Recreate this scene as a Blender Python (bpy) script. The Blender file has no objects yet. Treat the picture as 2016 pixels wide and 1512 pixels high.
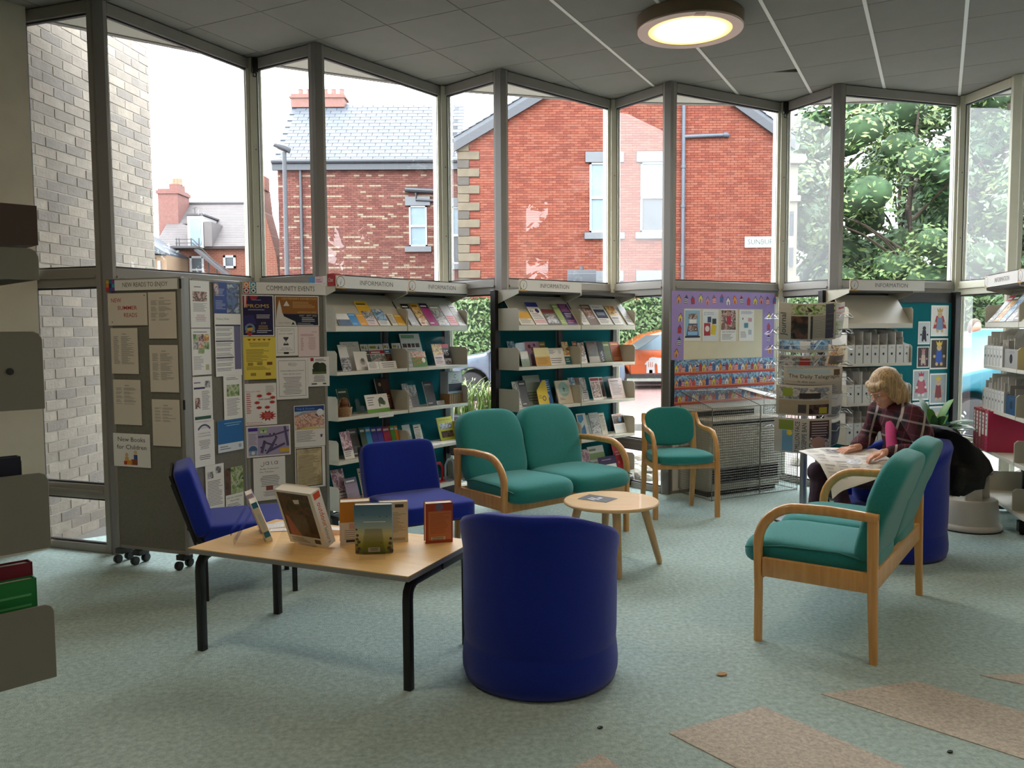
import bpy, bmesh, math, random
from mathutils import Matrix, Vector, Euler, noise
random.seed(7)
S = bpy.context.scene
COL = S.collection
PI = math.pi
# ---------------------------------------------------------------- camera, sky, exposure
cam_d = bpy.data.cameras.new('camera')
cam_d.sensor_fit = 'HORIZONTAL'; cam_d.sensor_width = 36.0
cam_d.lens = 36.0 * 1627.4 / 2016.0
cam_d.clip_start = 0.05; cam_d.clip_end = 400
cam = bpy.data.objects.new('camera', cam_d); COL.objects.link(cam)
PITCH, ROLL = 0.0668224, 0.0058675
fwd = Vector((0, math.cos(PITCH), -math.sin(PITCH))); rgt = Vector((1, 0, 0)); dwn = fwd.cross(rgt)
r2 = math.cos(ROLL) * rgt + math.sin(ROLL) * dwn
d2 = -math.sin(ROLL) * rgt + math.cos(ROLL) * dwn
mw = Matrix.Identity(4)
for i in range(3):
    mw[i][0] = r2[i]; mw[i][1] = -d2[i]; mw[i][2] = -fwd[i]
mw[2][3] = 1.485
cam.matrix_world = mw
S.camera = cam
S.view_settings.view_transform = 'Standard'
S.view_settings.look = 'None'
S.view_settings.gamma = 1.0
S.view_settings.use_curve_mapping = False
S.view_settings.exposure = 0.0
SKY = 12.0
w = bpy.data.worlds.new('overcast_sky'); S.world = w; w.use_nodes = True
nt = w.node_tree; nt.nodes.clear()
wo = nt.nodes.new('ShaderNodeOutputWorld'); bg = nt.nodes.new('ShaderNodeBackground')
tc = nt.nodes.new('ShaderNodeTexCoord'); nz = nt.nodes.new('ShaderNodeTexNoise'); cr = nt.nodes.new('ShaderNodeValToRGB')
nz.inputs['Scale'].default_value = 2.2; nz.inputs['Detail'].default_value = 4
cr.color_ramp.elements[0].position = .3; cr.color_ramp.elements[0].color = (.84, .9, 1, 1)
cr.color_ramp.elements[1].position = .75; cr.color_ramp.elements[1].color = (1, 1, 1, 1)
nt.links.new(tc.outputs['Generated'], nz.inputs['Vector']); nt.links.new(nz.outputs['Fac'], cr.inputs['Fac'])
nt.links.new(cr.outputs['Color'], bg.inputs['Color']); bg.inputs['Strength'].default_value = SKY
nt.links.new(bg.outputs[0], wo.inputs[0])
# overcast daylight still has a soft direction: a very large, weak sun disc behind the cloud
sd = bpy.data.lights.new('clouded_sun', 'SUN'); sd.energy = 2.9; sd.angle = math.radians(50); sd.color = (1, .97, .92)
so = bpy.data.objects.new('clouded_sun', sd); COL.objects.link(so); so.rotation_euler = (math.radians(42), math.radians(-18), 0)
LAMP_W = 20.0
# ---------------------------------------------------------------- materials
def lin(c):
    if isinstance(c, str):
        c = [int(c[i:i + 2], 16) for i in (0, 2, 4)]
    return tuple(((x / 255) / 12.92 if x / 255 <= .04045 else ((x / 255 + .055) / 1.055) ** 2.4) for x in c) + (1,)
MATS = {}
ALB = 1.0      # albedo scale of the group of materials being defined
def mat(key, col, rough=.6, metal=0., var=0., vs=8., bump=0., bs=60., emit=0., spec=.5, sheen=0., coat=0., alpha=None, det=3.):
    if key in MATS: return MATS[key]
    m = bpy.data.materials.new(key); m.use_nodes = True
    n = m.node_tree.nodes; l = m.node_tree.links; b = n['Principled BSDF']
    c = lin(col); c = tuple(x * ALB for x in c[:3]) + (1,)
    b.inputs['Base Color'].default_value = c; b.inputs['Roughness'].default_value = rough; b.inputs['Metallic'].default_value = metal
    b.inputs['Specular IOR Level'].default_value = spec; b.inputs['Sheen Weight'].default_value = sheen; b.inputs['Coat Weight'].default_value = coat
    if emit: b.inputs['Emission Color'].default_value = c; b.inputs['Emission Strength'].default_value = emit
    if var or bump: t = n.new('ShaderNodeTexCoord')
    if var:
        z = n.new('ShaderNodeTexNoise'); z.inputs['Scale'].default_value = vs; z.inputs['Detail'].default_value = det; z.inputs['Roughness'].default_value = .65
        l.new(t.outputs['Object'], z.inputs['Vector'])
        r = n.new('ShaderNodeValToRGB'); r.color_ramp.elements[0].position = .28; r.color_ramp.elements[1].position = .72
        r.color_ramp.elements[0].color = tuple(x * (1 - var) for x in c[:3]) + (1,)
        r.color_ramp.elements[1].color = tuple(min(1, x * (1 + var)) for x in c[:3]) + (1,)
        l.new(z.outputs['Fac'], r.inputs['Fac']); l.new(r.outputs['Color'], b.inputs['Base Color'])
    if bump:
        z2 = n.new('ShaderNodeTexNoise'); z2.inputs['Scale'].default_value = bs; z2.inputs['Detail'].default_value = 2
        l.new(t.outputs['Object'], z2.inputs['Vector']); bp = n.new('ShaderNodeBump'); bp.inputs['Strength'].default_value = bump; bp.inputs['Distance'].default_value = .01
        l.new(z2.outputs['Fac'], bp.inputs['Height']); l.new(bp.outputs['Normal'], b.inputs['Normal'])
    if alpha is not None: b.inputs['Alpha'].default_value = alpha
    MATS[key] = m
    return m
def photo(key, cols, scale=14., rough=.35):
    """print of a photograph: soft blotches of its few colours"""
    if key in MATS: return MATS[key]
    m = mat(key, cols[0], rough); n = m.node_tree.nodes; l = m.node_tree.links; b = n['Principled BSDF']
    t = n.new('ShaderNodeTexCoord'); z = n.new('ShaderNodeTexNoise'); z.inputs['Scale'].default_value = scale; z.inputs['Detail'].default_value = 3
    z.inputs['Distortion'].default_value = .6
    l.new(t.outputs['Object'], z.inputs['Vector']); r = n.new('ShaderNodeValToRGB')
    e = r.color_ramp.elements
    while len(e) < len(cols): e.new(.5)
    for i, c in enumerate(cols):
        e[i].position = .32 + .36 * i / max(1, len(cols) - 1); e[i].color = lin(c)
    l.new(z.outputs['Fac'], r.inputs['Fac']); l.new(r.outputs['Color'], b.inputs['Base Color'])
    return m
def gradient(key, cols, axis=2, z0=0., z1=1., rough=.35):
    """print that runs from one colour to the next across the sheet"""
    if key in MATS: return MATS[key]
    m = mat(key, cols[0], rough); n = m.node_tree.nodes; l = m.node_tree.links; b = n['Principled BSDF']
    t = n.new('ShaderNodeTexCoord'); s = n.new('ShaderNodeSeparateXYZ'); mr = n.new('ShaderNodeMapRange'); r = n.new('ShaderNodeValToRGB')
    mr.inputs[1].default_value = z0; mr.inputs[2].default_value = z1
    l.new(t.outputs['Object'], s.inputs[0]); l.new(s.outputs[axis], mr.inputs[0]); l.new(mr.outputs[0], r.inputs['Fac'])
    e = r.color_ramp.elements
    while len(e) < len(cols): e.new(.5)
    for i, c in enumerate(cols): e[i].position = i / (len(cols) - 1); e[i].color = lin(c)
    l.new(r.outputs['Color'], b.inputs['Base Color'])
    return m
def coursed(key, c1, c2, mortar, bw=.225, bh=.075):
    """brickwork too far off to tell the bricks apart"""
    m = mat(key, c1, .9, spec=.2); n = m.node_tree.nodes; l = m.node_tree.links; b = n['Principled BSDF']
    t = n.new('ShaderNodeTexCoord'); mp = n.new('ShaderNodeMapping'); mp.inputs['Rotation'].default_value = (math.radians(90), 0, 0); k = n.new('ShaderNodeTexBrick')
    sc = lambda c: tuple(x * ALB for x in lin(c)[:3]) + (1,)
    k.inputs['Color1'].default_value = sc(c1); k.inputs['Color2'].default_value = sc(c2); k.inputs['Mortar'].default_value = sc(mortar); k.inputs['Scale'].default_value = 1
    k.inputs['Mortar Size'].default_value = .008; k.inputs['Brick Width'].default_value = bw; k.inputs['Row Height'].default_value = bh
    l.new(t.outputs['Object'], mp.inputs[0]); l.new(mp.outputs[0], k.inputs['Vector']); l.new(k.outputs['Color'], b.inputs['Base Color']); return m
def thin_glass(key, ior=1.6, tint=(1, 1, 1), rough=0., dust=0.):
    if key in MATS: return MATS[key]
    m = bpy.data.materials.new(key); m.use_nodes = True; n = m.node_tree.nodes; l = m.node_tree.links; n.clear()
    o = n.new('ShaderNodeOutputMaterial'); mx = n.new('ShaderNodeMixShader'); tr = n.new('ShaderNodeBsdfTransparent'); gl = n.new('ShaderNodeBsdfGlossy'); fr = n.new('ShaderNodeFresnel')
    tr.inputs[0].default_value = tuple(tint) + (1,); gl.inputs['Roughness'].default_value = rough; fr.inputs[0].default_value = ior
    ge = n.new('ShaderNodeNewGeometry'); sb = n.new('ShaderNodeMath'); sb.operation = 'SUBTRACT'; sb.inputs[0].default_value = 1; ml = n.new('ShaderNodeMath'); ml.operation = 'MULTIPLY'
    l.new(ge.outputs['Backfacing'], sb.inputs[1]); l.new(fr.outputs[0], ml.inputs[0]); l.new(sb.outputs[0], ml.inputs[1]); l.new(ml.outputs[0], mx.inputs[0]); l.new(tr.outputs[0], mx.inputs[1]); l.new(gl.outputs[0], mx.inputs[2])
    out = mx
    if dust:
        df = n.new('ShaderNodeBsdfDiffuse'); m2 = n.new('ShaderNodeMixShader'); t = n.new('ShaderNodeTexCoord'); z = n.new('ShaderNodeTexNoise'); z.inputs['Scale'].default_value = 1.7; z.inputs['Detail'].default_value = 6
        mr = n.new('ShaderNodeMapRange'); mr.inputs[1].default_value = .45; mr.inputs[2].default_value = .8; mr.inputs[4].default_value = dust
        df.inputs[0].default_value = (.8, .8, .78, 1)
        l.new(t.outputs['Object'], z.inputs['Vector']); l.new(z.outputs['Fac'], mr.inputs[0]); l.new(mr.outputs[0], m2.inputs[0]); l.new(mx.outputs[0], m2.inputs[1]); l.new(df.outputs[0], m2.inputs[2]); out = m2
    l.new(out.outputs[0], o.inputs[0]); MATS[key] = m
    return m
# ---------------------------------------------------------------- mesh builder
def rot(deg_z=0, loc=(0, 0, 0), rx=0, ry=0):
    return Matrix.Translation(loc) @ Euler((math.radians(rx), math.radians(ry), math.radians(deg_z)), 'XYZ').to_matrix().to_4x4()
TXT = {}
def text_geo(s, bold=0., italic=0.):
    k = (s, bold, italic)
    if k not in TXT:
        cu = bpy.data.curves.new('lettering', 'FONT'); cu.body = s; cu.size = 1.0; cu.resolution_u = 2; cu.offset = bold; cu.shear = italic
        ob = bpy.data.objects.new('lettering', cu); COL.objects.link(ob)
        dg = bpy.context.evaluated_depsgraph_get(); me = bpy.data.meshes.new_from_object(ob.evaluated_get(dg))
        v = [tuple(p.co) for p in me.vertices]; f = [tuple(p.vertices) for p in me.polygons]
        bpy.data.objects.remove(ob); bpy.data.curves.remove(cu); bpy.data.meshes.remove(me)
        x0 = min([p[0] for p in v] or [0]); x1 = max([p[0] for p in v] or [1]); y0 = min([p[1] for p in v] or [0]); y1 = max([p[1] for p in v] or [1])
        TXT[k] = (v, f, x0, x1, y0, y1)
    return TXT[k]
class MB:
    def __init__(s): s.v = []; s.f = []; s.m = []
    def add(s, vs, fs, mi=0, M=None):
        o = len(s.v)
        s.v += [tuple(M @ Vector(p)) for p in vs] if M is not None else [tuple(p) for p in vs]
        s.f += [tuple(i + o for i in f) for f in fs]; s.m += [mi] * len(fs)
        return s
    def box(s, a, b, mi=0, M=None):
        (x0, y0, z0), (x1, y1, z1) = a, b
        return s.add([(x0, y0, z0), (x1, y0, z0), (x1, y1, z0), (x0, y1, z0), (x0, y0, z1), (x1, y0, z1), (x1, y1, z1), (x0, y1, z1)],
                     [(0, 3, 2, 1), (4, 5, 6, 7), (0, 1, 5, 4), (1, 2, 6, 5), (2, 3, 7, 6), (3, 0, 4, 7)], mi, M)
    def prism(s, poly, z0, z1, mi=0, M=None):
        n = len(poly)
        if sum(poly[i][0] * poly[(i + 1) % n][1] - poly[(i + 1) % n][0] * poly[i][1] for i in range(n)) < 0: poly = poly[::-1]
        return s.add([(x, y, z0) for x, y in poly] + [(x, y, z1) for x, y in poly],
                     [tuple(range(n))[::-1], tuple(range(n, 2 * n))] + [(i, (i + 1) % n, n + (i + 1) % n, n + i) for i in range(n)], mi, M)
    def sweep(s, pts, sec, mi=0, M=None, cap=True, up=(0, 0, 1), closed=False):
        """section (list of 2-D points, side/up) carried along a path"""
        P = [Vector(p) for p in pts]; n = len(sec); vs = []
        for i, p in enumerate(P):
            a = P[i - 1] if i else (P[-1] if closed else P[0]); b = P[i + 1] if i + 1 < len(P) else (P[0] if closed else P[-1])
            t = (b - a).normalized(); u = Vector(up)
            sd_ = t.cross(u)
            if sd_.length < 1e-4: sd_ = t.cross(Vector((0, 1, 0)))
            sd_.normalize(); u2 = sd_.cross(t)
            k = sec[i] if isinstance(sec[0][0], (list, tuple)) else sec
            vs += [p + sd_ * q[0] + u2 * q[1] for q in k]
        n = len(sec[0]) if isinstance(sec[0][0], (list, tuple)) else n
        L = len(P); fs = []
        for i in range(L if closed else L - 1):
            j = (i + 1) % L
            fs += [(i * n + k, i * n + (k + 1) % n, j * n + (k + 1) % n, j * n + k) for k in range(n)]
        if cap and not closed: fs += [tuple(range(n))[::-1], tuple(range((L - 1) * n, L * n))]
        return s.add(vs, fs, mi, M)
    def tube(s, pts, r, n=8, mi=0, M=None, cap=True, up=(0, 0, 1), closed=False):
        if isinstance(r, (int, float)): sec = [(r * math.cos(2 * PI * k / n), r * math.sin(2 * PI * k / n)) for k in range(n)]
        else: sec = [[(q * math.cos(2 * PI * k / n), q * math.sin(2 * PI * k / n)) for k in range(n)] for q in r]
        return s.sweep(pts, sec, mi, M, cap, up, closed)
    def lathe(s, prof, n=24, mi=0, M=None):
        vs = []; fs = []; L = len(prof)
        for r, z in prof: vs += [(r * math.cos(2 * PI * k / n), r * math.sin(2 * PI * k / n), z) for k in range(n)]
        for i in range(L - 1): fs += [(i * n + k, i * n + (k + 1) % n, (i + 1) * n + (k + 1) % n, (i + 1) * n + k) for k in range(n)]
        fs += [tuple(range(n))[::-1], tuple(range((L - 1) * n, L * n))]
        return s.add(vs, fs, mi, M)
    def ball(s, c, r, n=8, mi=0, M=None):
        rx, ry, rz = (r, r, r) if isinstance(r, (int, float)) else r
        T = Matrix.Translation(c) @ Matrix.Diagonal((rx, ry, rz, 1))
        if M is not None: T = M @ T
        pr = [(max(.02, math.sin(PI * k / n)), -math.cos(PI * k / n)) for k in range(n + 1)]
        return s.lathe(pr, 2 * n, mi, T)
    # flat print: drawn in a sheet's own plane, x across, z up, standing out towards -y
    def rect(s, x0, z0, x1, z1, mi, y=0., M=None):
        return s.add([(x0, y, z0), (x1, y, z0), (x1, y, z1), (x0, y, z1)], [(0, 1, 2, 3)], mi, M)
    def flat(s, poly, mi, y=0., M=None):
        return s.add([(p[0], y, p[1]) for p in poly], [tuple(range(len(poly)))], mi, M)
    def disc(s, cx, cz, r, mi, y=0., n=16, rz=None, M=None):
        return s.flat([(cx + r * math.cos(2 * PI * k / n), cz + (rz or r) * math.sin(2 * PI * k / n)) for k in range(n)], mi, y, M)
    def ring(s, cx, cz, r0, r1, mi, y=0., n=20, M=None, a0=0, a1=360):
        for k in range(n):
            a, b = [math.radians(a0 + (a1 - a0) * q / n) for q in (k, k + 1)]
            s.flat([(cx + r0 * math.cos(a), cz + r0 * math.sin(a)), (cx + r1 * math.cos(a), cz + r1 * math.sin(a)), (cx + r1 * math.cos(b), cz + r1 * math.sin(b)), (cx + r0 * math.cos(b), cz + r0 * math.sin(b))], mi, y, M)
        return s
    def text(s, st, x, z, h, mi, y=0., align='L', width=None, M=None, bold=0., ang=0., italic=0.):
        """h = cap height, (x, z) = baseline point"""
        v, f, x0, x1, y0, y1 = text_geo(st, bold, italic)
        k = h / .69; kx = k if width is None else width / (x1 - x0)
        dx = {'L': -x0, 'C': -(x0 + x1) / 2, 'R': -x1}[align]
        ca, sa = math.cos(math.radians(ang)), math.sin(math.radians(ang)); pts = []
        for p in v:
            a, b = (p[0] + dx) * kx, p[1] * k
            pts.append((x + a * ca - b * sa, y, z + a * sa + b * ca))
        return s.add(pts, f, mi, M)
    def lines(s, x0, x1, z_top, n, pitch, mi, y=0., M=None, h=.35, rag=.35, center=False, gap=0):
        for k in range(n):
            if gap and (k + 1) % gap == 0: continue
            wd = (x1 - x0) * (1 - rag * random.random()); a = (x0 + x1 - wd) / 2 if center else x0
            s.rect(a, z_top - k * pitch - pitch * h, a + wd, z_top - k * pitch, mi, y, M)
        return s
    def mesh(s, name, mats, smooth=0):
        me = bpy.data.meshes.new(name); me.from_pydata(s.v, [], s.f)
        if not isinstance(mats, (list, tuple)): mats = [mats]
        for m in mats: me.materials.append(MATS[m] if isinstance(m, str) else m)
        if len(mats) > 1: me.polygons.foreach_set('material_index', s.m)
        if smooth:
            me.polygons.foreach_set('use_smooth', [True] * len(s.f)); me.set_sharp_from_angle(angle=math.radians(smooth))
        me.update()
        return me
    def build(s, name, mats, parent=None, loc=None, rz=0, smooth=0, bevel=0., seg=2, M=None):
        me = s.mesh(name, mats, smooth)
        if bevel or smooth:
            bm = bmesh.new(); bm.from_mesh(me)
            bmesh.ops.recalc_face_normals(bm, faces=bm.faces)
            if bevel: bmesh.ops.bevel(bm, geom=[e for e in bm.edges if e.is_manifold and e.calc_face_angle(0) > .5], offset=bevel, segments=seg, affect='EDGES', profile=.5)
            bm.to_mesh(me); bm.free()
            if bevel:
                me.polygons.foreach_set('use_smooth', [True] * len(me.polygons)); me.set_sharp_from_angle(angle=math.radians(smooth or 38))
        return link(name, me, parent, loc, rz, M)
def link(name, data, parent=None, loc=None, rz=0, M=None):
    o = bpy.data.objects.new(name, data); COL.objects.link(o)
    if parent is not None: o.parent = parent
    if M is not None: o.matrix_local = M
    else:
        if loc is not None: o.location = loc
        if rz: o.rotation_euler = (0, 0, math.radians(rz))
    return o
def tag(o, label=None, cat=None, group=None, kind=None):
    if label: o['label'] = label
    if cat: o['category'] = cat
    if group: o['group'] = group
    if kind: o['kind'] = kind
    return o
def thing(name, label, cat, loc=(0, 0, 0), rz=0, group=None, M=None):
    return tag(link(name, None, None, loc, rz, M), label, cat, group)
def structure(name, loc=(0, 0, 0), rz=0):
    return tag(link(name, None, None, loc, rz), kind='structure')
def dup(root, loc=None, rz=None, label=None, group=None):
    def cp(o, par):
        c = o.copy(); COL.objects.link(c); c.parent = par
        for ch in KIDS.get(o.name, []): cp(ch, c)
        return c
    KIDS = {}
    for o in bpy.data.objects:
        if o.parent: KIDS.setdefault(o.parent.name, []).append(o)
    c = cp(root, root.parent)
    if loc is not None: c.location = loc
    if rz is not None: c.rotation_euler = (0, 0, math.radians(rz))
    if label: c['label'] = label
    if group: c['group'] = group
    return c
# everyday materials
mat('grey_frame', '8f8a84', .45, var=.05, vs=3)
mat('grey_frame_dark', '6d6863', .5)
mat('cream_paint', 'cfcbb8', .5, var=.05, vs=4)
mat('glazing_seal', '2c2c30', .5)
thin_glass('window_glass', 1.5, (.97, .985, .98), dust=.035)
thin_glass('clear_acrylic', 1.45, (.96, .965, .97), rough=.08)
mat('white_paper', 'e9e6e2', .7); mat('cream_paper', 'ded5c4', .75); mat('grey_ink', '77747a', .7); mat('black_ink', '1d1c20', .6)
mat('red_ink', 'b52a2e', .6); mat('black_metal', '101012', .45); mat('black_plastic', '141416', .4)
mat('chrome', 'b4b6ba', .38, 1.); mat('steel', '9a9ea4', .32, 1.)
# ---------------------------------------------------------------- the room shell
CH = 3.611
P = [(-3.29, 5.67), (-2.04, 6.67), (-.60, 7.445), (.957, 7.90), (2.60, 8.04), (4.20, 7.84), (5.74, 7.32), (7.15, 6.50)]
Mm = [(-2.655, 5.449), (-1.446, 6.30), (-.081, 6.954), (1.384, 7.319), (2.886, 7.423), (4.32, 7.17), (5.66, 6.60)]
mat('carpet', 'a9bcb8', .95, var=.30, vs=42, bump=.5, bs=150, spec=.1, det=8)
mat('carpet_inlay', 'c2b8ac', .95, var=.32, vs=60, bump=.5, bs=160, spec=.1, det=6)
mat('ceiling_board', '807d77', .9, var=.03, vs=5)
mat('tee_bar', 'dcdad4', .5); mat('plenum', '2a2a28', .9)
mat('plaster', 'c9bfae', .85, var=.09, vs=2.2, bump=.1, bs=12); mat('inner_wall', 'cdc9be', .85)
mat('soffit_board', 'c9c6bc', .8, var=.05, vs=3); mat('roof_edge', '4a4844', .7); mat('fascia', '8d8a84', .6)
ROOM = [(-9, -7), (9.5, -7), (9.5, 4.9), P[7], P[6], P[5], P[4], P[3], P[2], P[1], P[0], (-6.1, 1.95), (-9, 1.95)]
fl = MB().prism(ROOM, -.12, 0).build('floor', 'carpet'); tag(fl, kind='structure')
# beige carpet strips let into the floor, fanning round a circle
def strip(a, b, dx, dy, L):
    q = [a, b, (b[0] + dx * L, b[1] + dy * L), (a[0] + dx * L, a[1] + dy * L)]
    MB().prism(q, 0, .003).build('carpet_strip', 'carpet_inlay', fl)
STRIPS = [((.568, 2.94), (.973, 3.151), .600, -.800), ((1.245, 3.256), (1.688, 3.371), .700, -.714), ((1.986, 3.427), (2.47, 3.45), .80, -.60), ((-.03, 2.52), (.306, 2.794), .48, -.877)]
for a, b, dx, dy in STRIPS: strip(a, b, dx, dy, 1.15)
# suspended ceiling: 600 mm boards on tee bars
ceil_root = structure('ceiling')
def clip(poly, hull):
    for i in range(len(hull) - 1):
        (ax, ay), (bx, by) = hull[i], hull[i + 1]
        out = []; side = lambda p: (bx - ax) * (p[1] - ay) - (by - ay) * (p[0] - ax)
        for k, p in enumerate(poly):
            q = poly[(k + 1) % len(poly)]; s0, s1 = -side(p), -side(q)
            if s0 >= 0: out.append(p)
            if (s0 > 0) != (s1 > 0) and s0 != s1:
                t = s0 / (s0 - s1); out.append((p[0] + (q[0] - p[0]) * t, p[1] + (q[1] - p[1]) * t))
        poly = out
        if len(poly) < 3: return None
    return poly
ga = -0.47642; e1 = (math.cos(ga), math.sin(ga)); e2 = (-e1[1], e1[0]); G0 = (-1.6693, 5.6831)
gp = lambda s, t: (G0[0] + .6 * (s * e1[0] + t * e2[0]), G0[1] + .6 * (s * e1[1] + t * e2[1]))
wall_l = [(-6.1, 1.95), P[0]]
hull = [(-6.1, 1.95)] + P + [(9.5, 4.9)]
rest = []
for s in range(-10, 16):
    for t in range(-20, 12):
        g = .005; q = [gp(s + g, t + g), gp(s + 1 - g, t + g), gp(s + 1 - g, t + 1 - g), gp(s + g, t + 1 - g)]
        if (s, t) == (4, 5): q = [gp(s + g, t + g), gp(s + 1 - .34, t + g), gp(s + 1 - g, t + .17), gp(s + 1 - g, t + 1 - g), gp(s + g, t + 1 - g)]
        cx = sum(p[0] for p in q) / 4; cy = sum(p[1] for p in q) / 4
        if not (-9 < cx < 9.5 and cy > -7): continue
        q = clip(q, hull)
        if not q: continue
        if cy > 4.2 and abs(cx) < cy * .75: MB().prism(q, CH, CH + .018).build('ceiling_tile', 'ceiling_board', ceil_root)
        else: rest.append(q)
mb = MB()
for q in rest: mb.prism(q, CH, CH + .018)
tag(mb.build('ceiling_tile_rest', 'ceiling_board', ceil_root), kind='stuff')
for s in range(-10, 17):
    q = clip([(gp(s, -20)[0] - e1[0] * .012, gp(s, -20)[1] - e1[1] * .012), (gp(s, -20)[0] + e1[0] * .012, gp(s, -20)[1] + e1[1] * .012), (gp(s, 12)[0] + e1[0] * .012, gp(s, 12)[1] + e1[1] * .012), (gp(s, 12)[0] - e1[0] * .012, gp(s, 12)[1] - e1[1] * .012)], hull)
    if q and s >= 3: MB().prism(q, CH - .003, CH).build('tee_bar', 'tee_bar', ceil_root)
    elif q: MB().prism(q, CH + .019, CH + .03).build('tee_bar', 'plenum', ceil_root)
rp = [(-9, -7), (9.5, -7), (9.5, 4.9)] + [(x, y + .03) for x, y in P[::-1]] + [(-6.1, 1.95), (-9, 1.95)]
tag(MB().prism(rp, 3.80, 4.0).build('roof', 'plenum'), kind='structure')  # unseen slab over the whole room, added to block light from above
# walls that close the room behind and beside the camera
def wall(name, a, b, z0=0, z1=3.9, th=.12, m='inner_wall'):
    d = Vector((b[0] - a[0], b[1] - a[1])).normalized(); n = (d.y * th, -d.x * th)
    o = MB().prism([a, b, (b[0] + n[0], b[1] + n[1]), (a[0] + n[0], a[1] + n[1])], z0, z1).build(name, m); return tag(o, kind='structure')
wall('wall_left', (-3.29, 5.66), (-6.1, 1.95), m='plaster', th=-.14)
wall('wall_left_rear', (-6.1, 1.95), (-9, 1.95), th=-.12); wall('wall_west', (-9, 1.95), (-9, -7), th=-.12)
wall('wall_back', (-9, -7), (9.5, -7)); wall('wall_right', (9.5, -7), (9.5, 4.9)); wall('wall_right_front', (9.5, 4.9), (7.15, 6.50), th=.12)
# folded window wall
TH = .055
def panel(no, a, b, cream=False, skip_low=False):
    A, B = Vector(a), Vector(b); L = (B - A).length; d = (B - A).normalized()
    root = structure('window_%d' % no, (a[0], a[1], 0), math.degrees(math.atan2(d.y, d.x)))
    fm = 'cream_paint' if cream else 'grey_frame'
    y0, y1 = -TH / 2, TH / 2; f = MB(); sw = .058
    f.box((0, y0, 0), (sw, y1, CH)); f.box((L - sw, y0, 0), (L, y1, CH))
    f.build('window_frame', fm, root, bevel=.004, seg=1)
    for nm, z0, z1 in (('head', 3.525, CH - .006), ('transom', 1.775, 1.90), ('transom', .365, .46), ('sill', 0, .055)):
        MB().box((sw, y0 + .002, z0), (L - sw, y1 - .002, z1)).build(nm, fm, root, bevel=.004, seg=1)
        if nm == 'transom': MB().box((sw, y0 - .012, (z0 + z1) / 2 - .003), (L - sw, y0 + .002, (z0 + z1) / 2 + .012)).build('transom_rib', fm, root)
    for z0, z1 in ((.055, .365), (.46, 1.775), (1.90, 3.525)):
        g = MB()
        for p, q, r, s_ in ((sw, z0, L - sw, z0 + .012), (sw, z1 - .012, L - sw, z1), (sw, z0, sw + .012, z1), (L - sw - .012, z0, L - sw, z1)):
            g.box((p, -.012, q), (r, .012, s_))
        g.build('glazing_bead', 'glazing_seal', root)
        MB().box((sw + .006, -.003, z0 + .006), (L - sw - .006, .003, z1 - .006)).build('pane', 'window_glass', root)
    return root
wn = 0
for k in range(7):
    wn += 1; panel(wn, P[k], Mm[k], cream=(k >= 5))
    wn += 1; panel(wn, Mm[k], P[k + 1], cream=(k >= 5))
    mb = MB(); x, y = Mm[k]
    mb.tube([(x, y, 0), (x, y, CH - .004)], .045, 4)
    tag(mb.build('trim_%d' % (k + 1), 'cream_paint' if k >= 5 else 'grey_frame_dark'), kind='structure')
for k in range(1, 8):
    x, y = P[k]; a, b = P[max(0, k - 1)], P[min(7, k + 1)]; an = math.degrees(math.atan2(b[1] - a[1], b[0] - a[0]))
    f = MB(); f.box((-.062, -.05, 0), (.062, .10, CH - .004)); f.box((-.034, -.066, 0), (.034, -.05, CH - .004))
    o = f.build('trim_%d' % (k + 7), 'cream_paint', None, (x, y, 0), an, bevel=.005, seg=1); tag(o, kind='structure')
    m = MB()
    for z in (.7, 1.5, 2.3, 2.9): m.box((-.005, -.0672, z), (.005, -.066, z + .01))
    m.build('screw_head', 'grey_frame_dark', o)
# outer soffit between the folds and the roof line
sf = structure('ceiling_soffit')
for k in range(7):
    q = [P[k], Mm[k], P[k + 1]]; ux, uy = P[k + 1][0] - P[k][0], P[k + 1][1] - P[k][1]; l = math.hypot(ux, uy); nx, ny = -uy / l, ux / l
    MB().prism([(P[k][0] + nx * .02, P[k][1] + ny * .02), (Mm[k][0] + nx * .03, Mm[k][1] + ny * .03), (P[k + 1][0] + nx * .02, P[k + 1][1] + ny * .02)], CH - .004, CH - .0005).build('soffit_board', 'soffit_board', sf)
    f = MB(); an = math.degrees(math.atan2(uy, ux)); f.box((-.01, .02, CH - .012), (l + .01, .07, 4.0)); f.build('roof_edge', 'fascia', sf, (P[k][0], P[k][1], 0), an)
    cx = P[k][0] + ux / l * .47 + nx * -.33; cy = P[k][1] + uy / l * .47 + ny * -.33
    dl = thing('soffit_light', 'round recessed soffit light outside the ' + ['first', 'second', 'third', 'fourth', 'fifth', 'sixth', 'seventh'][k] + ' fold of the window wall from the brick wall', 'light', (cx, cy, CH - .004), group='soffit lights outside the windows')
    mat('dull_lens', '6f6d69', .4)
    MB().lathe([(.135, -.012), (.15, -.012), (.15, 0), (.135, 0)], 24).build('bezel', 'soffit_board', dl); MB().lathe([(.09, -.008), (.134, -.008), (.134, 0), (.09, 0)], 24).build('bezel_ring', 'soffit_board', dl)
    MB().lathe([(.01, -.004), (.1, -.004), (.1, -.001), (.01, -.001)], 24).build('lens', 'dull_lens', dl)
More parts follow.
